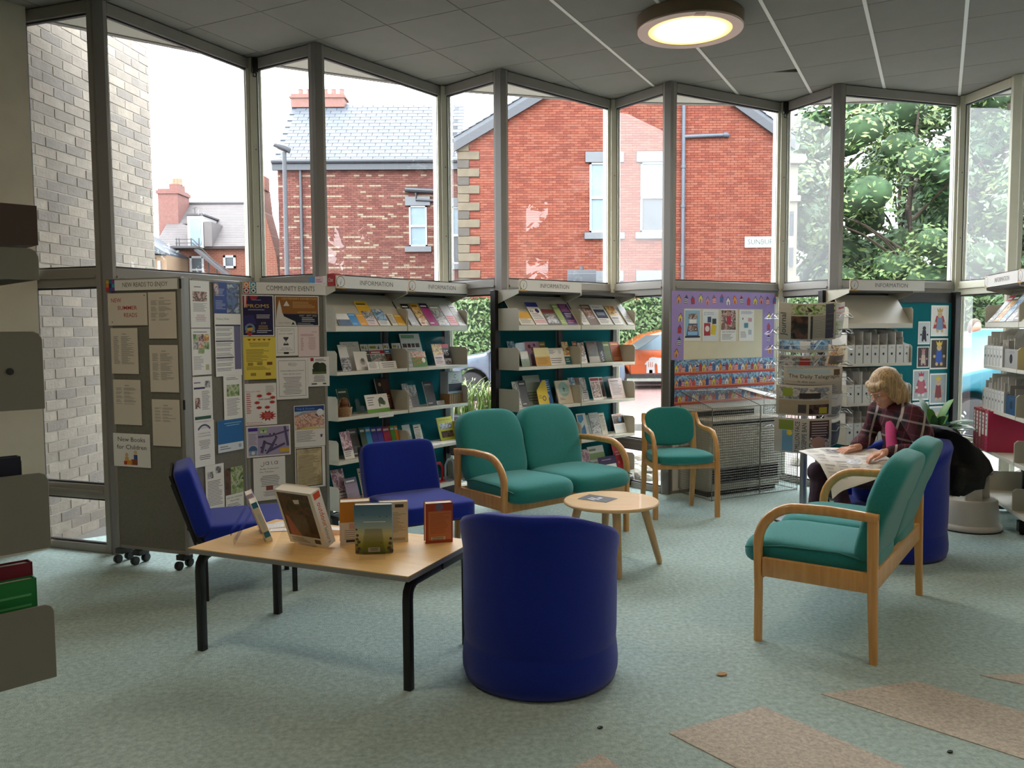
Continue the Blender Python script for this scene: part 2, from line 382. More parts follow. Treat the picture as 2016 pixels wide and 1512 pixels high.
# small dark cable box at the head of the first and fourth posts
for k, nm in ((1, 'black cable box at the ceiling where the first and second window bays meet'), (4, 'black cable box at the ceiling above the post beside the noticeboard window')):
    x, y = P[k]; b = MB(); b.box((-.022, -.105, CH - .12), (.022, -.067, CH - .012)); b.tube([(-.01, -.08, CH - .11), (-.012, -.083, CH - .15), (.012, -.083, CH - .15), (.01, -.08, CH - .11)], .005, 6)
    a, bb = P[k - 1], P[k + 1]; o = b.build('cable_box', 'black_plastic', None, (x, y, 0), math.degrees(math.atan2(bb[1] - a[1], bb[0] - a[0])), bevel=.004); tag(o, nm, 'cable box')
# ceiling lamps
mat('brushed_bronze', '8c7a66', .35, .8, var=.1, vs=2); mat('pale_ring', 'c4b2a6', .4, .3)
def lamp(x, y, label):
    t = thing('ceiling_light', label, 'ceiling light', (x, y, CH), group='round ceiling lights')
    R = .36
    MB().lathe([(R * .96, 0), (R, -.004), (R, -.088), (R - .004, -.092), (R - .02, -.0925), (R - .02, -.004)], 56).build('drum', 'brushed_bronze', t, smooth=40)
    MB().lathe([(R - .004, -.093), (R - .006, -.098), (.285, -.098), (.28, -.09), (.285, -.086), (R - .02, -.086)], 56).build('rim', 'pale_ring', t, smooth=40)
    MB().box((-.035, -.335, -.1005), (.035, -.285, -.0975)).build('catch', 'brushed_bronze', t, bevel=.001, seg=1)
    if 'lamp_diffuser' not in MATS:
        m = mat('lamp_diffuser', 'fff0cf', .5); n = m.node_tree.nodes; l = m.node_tree.links; b = n['Principled BSDF']
        tx = n.new('ShaderNodeTexCoord'); ln = n.new('ShaderNodeVectorMath'); ln.operation = 'LENGTH'; r = n.new('ShaderNodeValToRGB'); mu = n.new('ShaderNodeMapRange')
        l.new(tx.outputs['Object'], ln.inputs[0]); mu.inputs[1].default_value = .0; mu.inputs[2].default_value = .29; l.new(ln.outputs['Value'], mu.inputs[0]); l.new(mu.outputs[0], r.inputs['Fac'])
        r.color_ramp.elements[0].position = .62; r.color_ramp.elements[0].color = (1, .94, .8, 1); r.color_ramp.elements[1].position = 1; r.color_ramp.elements[1].color = (.62, .38, .12, 1)
        l.new(r.outputs['Color'], b.inputs['Emission Color']); b.inputs['Emission Strength'].default_value = 2.2; l.new(r.outputs['Color'], b.inputs['Base Color'])
    MB().lathe([(.284, -.094), (.284, -.08), (.01, -.08), (.01, -.094)], 48).build('diffuser', 'lamp_diffuser', t)
    ld = bpy.data.lights.new('lamp_glow', 'AREA'); ld.shape = 'DISK'; ld.size = .5; ld.energy = LAMP_W; ld.color = (1, .83, .6)
    lo = bpy.data.objects.new('lamp_glow', ld); COL.objects.link(lo); lo.parent = t; lo.location = (0, 0, -.104)
lamp(1.235, 5.82, 'round ceiling light with a bronze drum, lit warm white, above the round table')
for x, y, wd in ((-1.9, 2.9, 'over the low table of books'), (2.6, 2.2, 'over the beige carpet strips'), (-3.2, -1.2, 'in the rear left of the room'), (.6, -1.6, 'in the rear middle of the room'), (4.4, -1.4, 'in the rear right of the room'), (5.6, 3.2, 'at the right end of the room')):  # more lamps out of view, added to fill the interior
    lamp(x, y, 'unseen round ceiling fill light with a bronze drum ' + wd)
# ---------------------------------------------------------------- outside
GZ = -.06
ALB = .28
mat('paving', 'b9b4ac', .9, var=.14, vs=1.5, bump=.3, bs=20); mat('mortar', 'a79f93', .95); mat('mortar_pale', 'b3a698', .95)
BRICKS = {}
def brick_mats(key, cols, **k):
    BRICKS[key] = [key + '_%d' % i for i in range(len(cols))]
    for n_, c in zip(BRICKS[key], cols): mat(n_, c, .9, var=.13, vs=9, bump=.25, bs=40, spec=.2, **k)
ALB = .62
brick_mats('grey_brick', ['b3a89c', 'aaa095', 'b9aea1', 'a29a92', 'beb3a4'])
mat('mortar_grey', 'd6ccbe', .95)
ALB = .28
brick_mats('red_brick', ['b06450', 'a85a48', 'b66a54', '9e5646', 'b26c58'])
brick_mats('mixed_brick', ['8f5a50', '986258', '86544c', 'a0685c', 'bda890'])
mat('slate', '6f7884', .55, var=.14, vs=2); mat('slate_2', '667080', .55, var=.14, vs=2); mat('slate_brown', '857c7c', .7, var=.12, vs=3)
mat('stone_grey', '8f959c', .8, var=.08); mat('stone_buff', '8a7c64', .85, var=.2, vs=4); mat('stone_dark', '645c52', .85, var=.2, vs=4)
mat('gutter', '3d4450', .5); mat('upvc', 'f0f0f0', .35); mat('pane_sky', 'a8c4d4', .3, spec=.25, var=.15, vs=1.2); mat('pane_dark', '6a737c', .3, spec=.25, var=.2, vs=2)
g = MB().prism([(-40, 5.0), (-9, 1.0), (-6.3, 1.8), (-3.3, 5.69)] + [(x, y + .08) for x, y in P[1:]] + [(9.4, 5), (40, 5), (40, 70), (-40, 70)], -.4, GZ).build('ground_outside', 'paving'); tag(g, kind='structure')
mat('road_setts', 'b98f88', .9, var=.16, vs=6, bump=.3, bs=18); mat('kerb', 'a5a39d', .85)
MB().box((-40, 12.5, GZ), (40, 22.3, GZ + .012)).build('street_surface', 'road_setts', g)
for k in range(30): MB().box((-3 + k * .6, 12.38, GZ), (-3 + k * .6 + .59, 12.5, GZ + .1)).build('kerb', 'kerb', g)
MB().box((-40, 22.3, GZ), (40, 24.6, GZ + .1)).build('pavement_far', 'paving', g)
def bricks(root, poly_ok, u0, u1, z0, z1, key, bl=.225, ch=.075, depth=.012, limit=300, view=None, odd=None, gap=.01):
    """lay a stretcher-bond face in the root's x-z plane, facing -y; bricks nearest the viewer's sight go in singly, the rest as stuff"""
    meshes = {}; rest = MB(); nk = BRICKS[key]; single = 0; ms = list(nk)
    rows = int((z1 - z0) / ch); cells = []
    for r in range(rows):
        off = (r % 2) * bl / 2; c = 0; u = u0 - off
        while u < u1:
            a, b = max(u, u0), min(u + bl, u1); u += bl
            if b - a < .04: continue
            za = z0 + r * ch
            segs = poly_ok(a, b, za, za + ch) if poly_ok else [(a, b)]
            for a2, b2 in segs:
                if b2 - a2 > .04: cells.append((a2, b2, za, r))
    pri = sorted(range(len(cells)), key=lambda i: view(cells[i]) if view else i)
    pick = set(pri[:limit])
    for i, (a, b, za, r) in enumerate(cells):
        rnd = random.random(); mi = odd(r, rnd) if odd else None
        if mi is None: mi = random.randrange(len(nk) - (1 if odd else 0))
        pr = random.uniform(-.0015, .0025)
        if i in pick:
            w_ = round(b - a, 3); kk = (w_, mi)
            if kk not in meshes: meshes[kk] = MB().box((gap / 2, -depth, gap / 2), (w_ - gap / 2, .003, ch - gap / 2)).mesh('brick', nk[mi])
            link('brick', meshes[kk], root, (a, -pr, za))
        else: rest.box((a + gap / 2, -depth - pr, za + gap / 2), (b - gap / 2, .003, za + ch - gap / 2), mi)
    if rest.f: tag(rest.build('brickwork', ms, root), kind='stuff')
# -- the grey brick return wall beyond the left-hand window
an = math.degrees(math.atan2(.9935, .114)); BW = 1.62
gw = structure('wall_outside_brick', (-3.33, 5.74, 0), an)
MB().box((0, -.002, GZ), (BW, .34, 5.2)).build('core', 'mortar_grey', gw)
bricks(gw, None, 0, BW, GZ, 4.6, 'grey_brick', gap=.011, depth=.006, view=lambda c: (c[2] < .02) + (c[2] > 4.02))
ge = structure('wall_outside_brick_end', (-3.33 + BW * .114 , 5.74 + BW * .9935, 0), an + 90)
MB().box((0, .002, GZ), (.34, .01, 5.2)).build('core', 'mortar', ge)
# weeds and moss at its foot
mat('weed_green', '7c9a3c', .8, var=.2); mat('weed_red', '8c5a48', .8); mat('moss', '93a250', .95, var=.25, vs=12, bump=.6, bs=60)
def blades(mb, n, r, h, w_, mi=0, lean=.5, c=(0, 0, 0)):
    for _ in range(n):
        a = random.uniform(0, 2 * PI); q = r * math.sqrt(random.random()); x, y = c[0] + q * math.cos(a), c[1] + q * math.sin(a)
        hh = h * random.uniform(.55, 1.1); b = random.uniform(0, 2 * PI); l = lean * hh * random.uniform(.2, 1); pts = []
        for t in (0, .5, .85, 1): pts.append((x + math.cos(b) * l * t * t, y + math.sin(b) * l * t * t, c[2] + hh * (t - .25 * lean * t ** 3)))
        px, py = -math.sin(b), math.cos(b); vs = []
        for t, p in zip((1, .85, .5, .05), pts): vs += [(p[0] - px * w_ * t / 2, p[1] - py * w_ * t / 2, p[2]), (p[0] + px * w_ * t / 2, p[1] + py * w_ * t / 2, p[2])]
        mb.add(vs, [(0, 1, 3, 2), (2, 3, 5, 4), (4, 5, 7, 6)], mi)
def rock(r, seed, sq=(1, .8, .6)):
    rg = random.Random(seed); bm = bmesh.new(); bmesh.ops.create_icosphere(bm, subdivisions=2, radius=1)
    for v in bm.verts:
        n_ = noise.noise(v.co * 1.4 + Vector((seed * 3.1, 0, 0))) * .45; v.co *= 1 + n_
        v.co = Vector((v.co.x * sq[0], v.co.y * sq[1], v.co.z * sq[2])) * r
    me = bpy.data.meshes.new('stone'); bm.to_mesh(me); bm.free(); return me
t = thing('weed', 'thin reddish weed growing against the grey brick wall outside', 'weed', (-2.99, 6.78, GZ))
m = MB(); m.tube([(0, 0, 0), (.02, .02, .2), (-.02, 0, .45), (.01, .01, .62)], [.006, .005, .004, .002], 5); m.build('stem', 'weed_red', t)
m = MB()
for k in range(26): blades(m, 1, .02, .09, .03, 0, .9, (.015 * math.sin(k), .015 * math.cos(k), .06 + k * .021))
tag(m.build('foliage', 'weed_red', t), kind='stuff')
mo = MB(); mo.ball((0, 0, 0), (.42, .2, .06), 8); o = mo.build('moss_cushion', 'moss', None, (-2.62, 6.85, GZ + .005), 84, smooth=80); tag(o, 'green moss cushion at the foot of the outside brick wall', 'moss')
mb = MB(); blades(mb, 160, .28, .12, .012, 0, .8, (-2.6, 7.0, GZ)); o = mb.build('grass', 'weed_green'); tag(o, 'short grass in the corner by the outside brick wall', 'grass', kind='stuff')
# pale rubble bed outside the lower panes
mat('pale_stone', 'd9d2c2', .9, var=.12, vs=5, bump=.4, bs=14)
sp = [rock(.13, k, (1, .75 + .1 * (k % 3), .55 + .1 * (k % 2))) for k in range(6)]
for me in sp:
    me.materials.append(MATS['pale_stone'])
rg = random.Random(3); n = 0; spots = []
while n < 75:
    k = rg.choice([2, 2, 2, 3, 3, 3, 3, 1, 4, 5]); f = rg.random(); x = P[k][0] + (P[k + 1][0] - P[k][0]) * f; y = P[k][1] + (P[k + 1][1] - P[k][1]) * f + rg.uniform(.22, 1.5)
    if any((x - a) ** 2 + (y - b) ** 2 < .018 for a, b in spots): continue
    spots.append((x, y)); o = link('stone', sp[n % 6], None, (x, y, GZ + .05), rg.uniform(0, 360)); sc = rg.uniform(.55, 1.25); o.scale = (sc, sc, sc)
    tag(o, 'rough pale stone in the rubble bed outside the window wall', 'stone', 'rubble stones outside the windows'); n += 1
for k in (2, 3):
    m = MB(); blades(m, 70, .5, .3, .025, 0, .9, (P[k + 1][0] - .5, P[k + 1][1] + .9, GZ)); tag(m.build('undergrowth', 'weed_green'), 'low weeds among the rubble stones outside bay %s' % ('three', 'four')[k - 2], 'weeds', kind='stuff')
# -- windows of the houses
def sash(root, x0, x1, z0, z1, y, top='pane_sky', bot='pane_sky', mid=.5, frame=.06, lintel=True, label=None):
    f = MB(); d = .07
    for a, b, c, e in ((x0, z0, x0 + frame, z1), (x1 - frame, z0, x1, z1), (x0, z0, x1, z0 + frame), (x0, z1 - frame, x1, z1)): f.box((a, y - .03, b), (c, y + d, e))
    zm = z0 + (z1 - z0) * mid
    if mid: f.box((x0, y - .04, zm - .04), (x1, y + d, zm + .04))
    wf = f.build('window', 'upvc', root)
    MB().box((x0 + frame, y + .02, z0 + frame), (x1 - frame, y + .03, zm if mid else z1 - frame)).build('pane', bot, wf)
    if mid: MB().box((x0 + frame, y + .015, zm), (x1 - frame, y + .025, z1 - frame)).build('pane', top, wf)
    if lintel:
        MB().box((x0 - .13, y - .09, z1), (x1 + .13, y + .05, z1 + .32)).build('lintel', 'stone_grey', root); MB().box((x0 - .16, y - .12, z0 - .2), (x1 + .16, y + .05, z0)).build('window_sill', 'stone_grey', root)
    return wf
def holes(rects, outline=None):
    def ok(a, b, za, zb):
        segs = [(a, b)]
        if outline:
            lo, hi = outline(zb); segs = [(max(a, lo), min(b, hi))]
        for (x0, x1, z0, z1) in rects:
            if zb > z0 and za < z1:
                out = []
                for p, q in segs:
                    if p < x0: out.append((p, min(q, x0)))
                    if q > x1: out.append((max(p, x1), q))
                segs = out
        return segs
    return ok
# -- house with the red gable (street sign on its flank)
YB = 26.0
hb = thing('gabled_house', 'bright red brick house with a steep gable, stone quoins and a soil pipe', 'house', (0, YB, 0))
XL, XR, ZE, XA, ZA = -1.63, 8.62, 7.22, 4.04, 10.42
body = [(XL, GZ), (XR, GZ), (XR, ZE), (XA, ZA), (XL, ZE)]
m = MB(); m.prism(body, 0, 9, 0, Matrix(((1, 0, 0, 0), (0, 0, 1, .012), (0, 1, 0, 0), (0, 0, 0, 1)))); m.build('wall', 'red_brick_1', hb)
W1, W2 = (2.44, 3.36, 4.45, 6.60), (4.02, 4.94, 4.45, 6.60); W3, W4 = (2.44, 3.36, .9, 2.95), (4.02, 4.94, .9, 2.95)
hl = []
for W in (W1, W2, W3, W4): hl += [(W[0], W[1], W[2], W[3]), (W[0] - .13, W[1] + .13, W[3], W[3] + .32), (W[0] - .16, W[1] + .16, W[2] - .2, W[2])]
qz = []; z = GZ; k = 0
while z < 7.0:
    wd = .34 if k % 2 else .66; h = .26; qz.append((XL, XL + wd, z, z + h, k)); z += h; k += 1
for a, b, z0, z1, k in qz: hl.append((a, b, z0, z1))
def outB(z):
    if z < ZE: return XL, XR
    return XL + (XA - XL) * (z - ZE) / (ZA - ZE) + .1, XR - (XR - XA) * (z - ZE) / (ZA - ZE) - .1
def oddB(r, rnd): return 3 if rnd < .1 else None
bricks(hb, holes(hl, outB), XL, XR, 2.0, ZA, 'red_brick', view=lambda c: abs(c[2] - 5.0) + abs(c[0] - .8), odd=None)
for a, b, z0, z1, k in qz: MB().box((a - .02, -.05, z0 + .006), (b, .03, z1 - .006)).build('quoin', 'stone_buff' if k % 2 == 0 and k > 8 else ('stone_dark' if k % 3 else 'stone_buff'), hb, bevel=.01, seg=1)
for W, tp, bt in ((W1, 'pane_sky', 'pane_sky'), (W2, 'pane_sky', 'pane_dark'), (W3, 'pane_dark', 'pane_dark'), (W4, 'pane_dark', 'pane_dark')): sash(hb, *W, -.01, tp, bt)
# roof slopes with slates along the verge
for sgn, (xa, za), (xb, zb) in ((1, (XL - .12, ZE - .02), (XA, ZA + .1)), (-1, (XR + .12, ZE - .02), (XA, ZA + .1))):
    m = MB(); th = .13; m.prism([(xa, za), (xb, zb), (xb, zb + th), (xa, za + th)], -.18, 9, 0, Matrix(((1, 0, 0, 0), (0, 0, 1, 0), (0, 1, 0, 0), (0, 0, 0, 1)))); m.build('roof', 'slate', hb)
    m = MB(); m.prism([(xa, za - .28), (xb, zb - .28), (xb, zb), (xa, za)], -.2, -.1, 0, Matrix(((1, 0, 0, 0), (0, 0, 1, 0), (0, 1, 0, 0), (0, 0, 0, 1)))); m.build('bargeboard', 'gutter', hb)
    nS = 26
    for k in range(nS):
        t0, t1 = k / nS, (k + 1.12) / nS; p = (xa + (xb - xa) * t0, za + (zb - za) * t0 + th + .03); q = (xa + (xb - xa) * t1, za + (zb - za) * t1 + th + .005)
        MB().prism([p, q, (q[0], q[1] + .03), (p[0], p[1] + .03)], -.22, .25, 0, Matrix(((1, 0, 0, 0), (0, 0, 1, 0), (0, 1, 0, 0), (0, 0, 0, 1)))).build('slate', 'slate_2', hb)
m = MB(); m.tube([(5.33, -.09, .2), (5.33, -.09, 8.35)], .06, 10)
for z in (1.5, 3.4, 5.2, 6.4): m.tube([(5.33, -.09, z), (5.33, -.09, z + .09)], .078, 10)
m.tube([(5.33, -.09, 7.35), (6.6, -.09, 7.4)], .06, 10); m.tube([(6.55, -.09, 7.4), (6.65, -.09, 7.4), (6.72, .02, 7.4)], .08, 10); m.build('soil_pipe', 'slate_2', hb, smooth=50)
o = MB(); o.ball((.0, -.12, 0), .12, 6); o.box((-.06, -.12, -.03), (.06, 0, .05)); o.build('camera_dome', 'upvc', hb, (1.22, 0, 8.78))
sg = thing('street_sign', 'white street name plate reading SUNBURY on the red gable wall', 'sign', (7.27, YB - .05, 3.96))
MB().box((0, 0, 0), (1.55, .03, .34)).build('plate', 'upvc', sg)
mat('sign_green', '39635a', .5)
m = MB(); m.text('SUNBURY', .09, .1, .155, 0, -.004, width=.92, bold=0); m.build('lettering', 'sign_green', sg)
# -- house with the slate roof and speckled brickwork
YA = 31.0
ha = thing('slate_roofed_house', 'red and cream speckled brick house under a grey slate roof', 'house', (0, YA, 0))
X0, X1, ZE2, ZR = -8.62, -1.72, 7.62, 10.42
MB().box((X0, .012, GZ), (X1, 6, ZE2)).build('wall', 'mixed_brick_1', ha)
WA1, WA2 = (-3.78, -3.12, 4.55, 6.05), (-2.2, -1.5, 3.9, 6.0)
hl = []
for W in (WA1, WA2): hl += [(W[0], W[1], W[2], W[3]), (W[0] - .13, W[1] + .13, W[3], W[3] + .32), (W[0] - .16, W[1] + .16, W[2] - .2, W[2])]
def oddA(r, rnd): return 4 if rnd < (.5 if r % 5 == 0 else .035) else None
bricks(ha, holes(hl), X0, X1, 3.0, ZE2 - .1, 'mixed_brick', view=lambda c: abs(c[2] - 5.5) + abs(c[0] + 6.5), odd=oddA)
sash(ha, *WA1, -.01, 'pane_sky', 'pane_sky'); sash(ha, *WA2, -.01, 'pane_sky', 'pane_dark')
m = MB(); m.box((X0 - .15, -.22, ZE2 - .28), (X1, -.02, ZE2)); m.tube([(X0 - .15, -.26, ZE2 + .02), (X1, -.26, ZE2 + .02)], .08, 8); m.build('gutter', 'gutter', ha)
rl = math.hypot(3, ZR - ZE2); rs = thing('roof', None, None); rs.parent = ha; rs.matrix_local = Matrix.Translation((X0 - .1, -.25, ZE2 + .02)) @ Euler((math.atan2(ZR - ZE2, 3), 0, 0)).to_matrix().to_4x4()
MB().box((0, 0, -.1), (X1 - X0, rl, 0)).build('roof_deck', 'slate', rs)
nr, ncs = 17, 17; sw, sl = (X1 - X0) / ncs, rl / nr; sm = [MB().prism([(.01, 0), (sw - .01, 0), (sw - .01, sl * 1.2), (.01, sl * 1.2)], 0, .02).mesh('slate', q) for q in ('slate', 'slate_2')]
for r in range(nr):
    for c in range(ncs):
        o = link('slate', random.choice(sm), rs, (c * sw + (sw / 2 if r % 2 and c < ncs - 1 else 0), r * sl, .012)); o.rotation_euler = (-.035, 0, 0)
brick_mats('pink_brick', ['b88a80', 'b08078', 'c49a90'])
m = MB(); m.box((-8.72, 2.5, ZR - .1), (-6.6, 3.2, ZR + .42)); m.box((-8.78, 2.45, ZR + .25), (-6.54, 3.25, ZR + .33)); m.build('chimney', 'pink_brick_0', ha)
for k in range(6): MB().lathe([(.1, 0), (.13, .03), (.1, .06), (.09, .22), (.11, .25)], 10).build('chimney_pot', 'pink_brick_2', ha, (-8.4 + k * .33, 2.85, ZR + .42))
m = MB(); m.tube([(-7.75, -.1, .2), (-7.75, -.1, 7.4)], .055, 8); m.build('drainpipe', 'gutter', ha)
m = MB(); m.tube([(-3.9, -.12, 6.62), (-2.6, -.12, 6.55)], .09, 8); m.tube([(-3.5, -.1, 6.5), (-3.5, -.1, 6.25), (-2.6, -.1, 6.2)], .05, 8); m.build('waste_pipe', 'gutter', ha)
# -- terraced backs further off, seen past the brick wall
YC = 38.0
hc = thing('terraced_house', 'distant red brick terrace back with a grey roof, white dormer and fire escape', 'house', (0, YC, 0))
coursed('brick_far', 'b06a56', 'a45e4c', 'b89a88'); mat('render_buff', 'c9a887', .9); mat('ridge', '5f5c60', .8)
cx = lambda u, d=YC: (u - 1008) / 1627.4 * d
cz = lambda v, d=YC: 1.485 + (646 - v) / 1627.4 * d
MB().box((cx(280), .01, GZ), (cx(500), 6, cz(482))).build('wall', 'brick_far', hc)
rs = link('roof', None, hc, M=Matrix.Translation((cx(316), -.3, cz(484))) @ Euler((math.atan2(2.35, 3), 0, 0)).to_matrix().to_4x4())
Lr = cx(500) - cx(316); rr = math.hypot(3, 2.35)
MB().box((0, 0, -.12), (Lr, rr, 0)).build('roof_deck', 'slate_brown', rs)
m = MB()
for k in range(26): m.box((0, k * rr / 26, 0), (Lr, k * rr / 26 + rr / 26 * .9, .022))
tag(m.build('slate_courses', 'slate_brown', rs), kind='stuff')
MB().tube([(0, rr, .02), (Lr, rr, .02)], .09, 8).build('ridge', 'ridge', rs)
m = MB(); m.box((cx(300), 1.2, cz(500)), (cx(340), 2.6, cz(362))); m.box((cx(297), 1.15, cz(372)), (cx(343), 2.65, cz(365))); m.box((cx(318), 1.5, cz(362)), (cx(337), 2.3, cz(350))); m.build('chimney', 'pink_brick_1', hc)
for k in range(3): MB().lathe([(.12, 0), (.1, .1), (.1, .3)], 8).build('chimney_pot', 'render_buff', hc, (cx(321 + 6.5 * k), 1.9, cz(350)))
d = MB(); d.box((cx(385), -.45, cz(487)), (cx(415), 1.6, cz(426))); d.build('dormer', 'upvc', hc)
MB().box((cx(390), -.47, cz(482)), (cx(411), -.455, cz(431))).build('dormer_window', 'pane_sky', hc)
d = MB(); d.prism([(cx(383), cz(425)), (cx(418), cz(425)), (cx(418), cz(422)), (cx(383), cz(422))], -.5, 1.8, 0, Matrix(((1, 0, 0, 0), (0, 0, 1, 0), (0, 1, 0, 0), (0, 0, 0, 1)))); d.build('dormer_roof', 'ridge', hc)
d = MB(); d.box((cx(373), -.3, cz(440)), (cx(385), .6, cz(432))); d.box((cx(416), -.42, cz(484)), (cx(431), 1.2, cz(437))); d.build('dormer_cheek', 'slate_brown', hc)
sash(hc, cx(380), cx(408), cz(560), cz(501), -.02, 'pane_dark', 'pane_dark', .55, .1, False); sash(hc, cx(446), cx(470), cz(525), cz(500), -.02, 'pane_dark', 'pane_dark', 0, .1, False)
m = MB(); q = lambda u, v, y: (cx(u), y, cz(v))
for u in (369, 374, 397, 412): m.tube([q(u, 486, -.8), q(u, 470, -.8)], .025, 5)
for v in (472, 479): m.tube([q(367, v, -.8), q(400, v, -.8), q(440, v + 42, -.8), q(470, v + 62, -.8)], .022, 5)
m.box((cx(366), -1.2, cz(490)), (cx(412), -.4, cz(486))); m.sweep([q(408, 492, -.8), q(470, 545, -.8)], [(-.3, -.06), (.3, -.06), (.3, .06), (-.3, .06)])
for u, v in ((424, 505), (440, 516), (455, 528)): m.tube([q(u, v, -.5), q(u, 575, -.5)], .03, 5)
m.build('fire_escape', 'ridge', hc)
lt = MB(); lt.prism([(cx(280), cz(440)), (cx(378), cz(504)), (cx(378), cz(508)), (cx(280), cz(495))], -2.6, -.02, 0, Matrix(((1, 0, 0, 0), (0, 0, 1, 0), (0, 1, 0, 0), (0, 0, 0, 1)))); lt.build('lean_to_roof', 'slate', hc)
MB().box((cx(280), -2.5, GZ), (cx(345), -.1, cz(500))).build('outhouse', 'brick_far', hc); MB().box((cx(343), -2.45, GZ), (cx(378), -.1, cz(508))).build('outhouse_rear', 'render_buff', hc)
MB().box((cx(345), -2.55, cz(560)), (cx(352), -2.4, cz(522))).build('door', 'upvc', hc); MB().box((cx(363), -2.55, cz(560)), (cx(368), -2.4, cz(519))).build('window_frame', 'upvc', hc)
m = MB(); m.lathe([(.02, -.06), (.2, -.03), (.33, .05), (.32, .06), (.18, -.01)], 16, 0, rot(0, (cx(351), -3.0, cz(506)), rx=75)); m.tube([q(351, 506, -2.95), q(360, 514, -2.5)], .03, 6); m.build('satellite_dish', 'stone_grey', hc)
m = MB(); m.tube([q(383, 428, .6), q(383, 404, .6)], .02, 5); m.tube([q(379, 405, .6), q(387, 403, .6)], .015, 5); m.build('aerial', 'ridge', hc)
hs = thing('stepped_gable_house', 'tall narrow red brick gable end sloping down towards the lamp post', 'house', (0, 34, 0))
c2 = lambda u, v: ((u - 1008) / 1627.4 * 34, 1.485 + (646 - v) / 1627.4 * 34)
m = MB(); m.prism([(c2(497, 560)[0], GZ), (c2(554, 560)[0], GZ), c2(554, 560), c2(549, 500), c2(528, 415), c2(524, 370), c2(518, 362), c2(497, 362)], 0, 1.2, 0, Matrix(((1, 0, 0, 0), (0, 0, 1, 0), (0, 1, 0, 0), (0, 0, 0, 1)))); m.build('wall', 'brick_far', hs)
a = c2(500, 348); b = c2(527, 345); MB().box((a[0], .3, a[1] - .5), (b[0], .9, b[1])).build('chimney', 'brick_far', hs)
# -- street furniture
lp = thing('street_lamp', 'slim dark grey street lamp standing before the slate roofed house', 'street lamp', (-4.85, 18.0, GZ))
m = MB(); m.tube([(0, 0, 0), (0, 0, 1.1)], .08, 10); m.tube([(0, 0, 1.1), (0, 0, 5.35)], [.052, .045], 10); m.build('post', 'gutter', lp, smooth=50)
m = MB(); m.sweep([(-.2, -.1, 5.48), (.0, 0, 5.42), (.12, .05, 5.38)], [[(-.07, -.02), (.07, -.02), (.07, .03), (-.07, .03)], [(-.09, -.04), (.09, -.04), (.09, .05), (-.09, .05)], [(-.05, -.05), (.05, -.05), (.05, .05), (-.05, .05)]]); m.build('lantern', 'gutter', lp, bevel=.01)
rsn = thing('road_sign', 'dark back of a road sign on a post before the red gable', 'road sign', (1.72, 20.3, GZ))
MB().tube([(0, 0, 0), (0, 0, 3.05)], .045, 8).build('post', 'gutter', rsn)
m = MB(); m.box((-.36, -.07, 2.45), (.34, -.05, 2.96)); m.build('plate', 'gutter', rsn, bevel=.01); m = MB(); m.box((-.36, -.075, 2.55), (.34, -.07, 2.58)); m.box((-.36, -.075, 2.85), (.34, -.07, 2.88)); m.box((-.34, -.076, 2.5), (-.2, -.071, 2.62), 1); m.build('bracket', ['slate', 'upvc'], rsn)
# -- hedge
mat('hedge_core', '2c4a22', .95); mat('hedge_leaf', '5d8a3e', .7, var=.3, vs=2.5); mat('hedge_leaf_pale', '8aa86a', .7, var=.25, vs=2.5)
hg = thing('hedge', 'clipped green hedge behind the parked cars', 'hedge', (0, 23.6, GZ))
MB().box((-5, .12, 0), (14, .9, 2.3)).build('core', 'hedge_core', hg)
def leaf_cards(mb, pts, size, rg, nmat=1, up=.4):
    for p, nrm in pts:
        n_ = (Vector(nrm) + Vector((rg.uniform(-1, 1), rg.uniform(-1, 1), rg.uniform(-.6, 1))) * .8).normalized(); t_ = n_.orthogonal().normalized(); t_.rotate(Matrix.Rotation(rg.uniform(0, 6.28), 3, n_)); b_ = n_.cross(t_)
        s_ = size * rg.uniform(.6, 1.3); c = Vector(p)
        mb.add([c - t_ * s_, c - b_ * s_ * .45, c + t_ * s_, c + b_ * s_ * .45], [(0, 1, 2, 3)], rg.randrange(nmat))
rg = random.Random(5); pts = []
for _ in range(15000):
    x = rg.uniform(-5, 14)
    if rg.random() < .8: z = rg.uniform(0, 2.36); bul = .08 * noise.noise(Vector((x * .8, z * 1.2, 0))); pts.append(((x, .02 + bul + rg.uniform(-.06, .12), z), (0, -1, 0)))
    else: pts.append(((x, rg.uniform(0, .9), 2.32 + rg.uniform(-.05, .1)), (0, 0, 1)))
m = MB(); leaf_cards(m, pts, .075, rg, 2); tag(m.build('foliage', ['hedge_leaf', 'hedge_leaf_pale'], hg), kind='stuff')
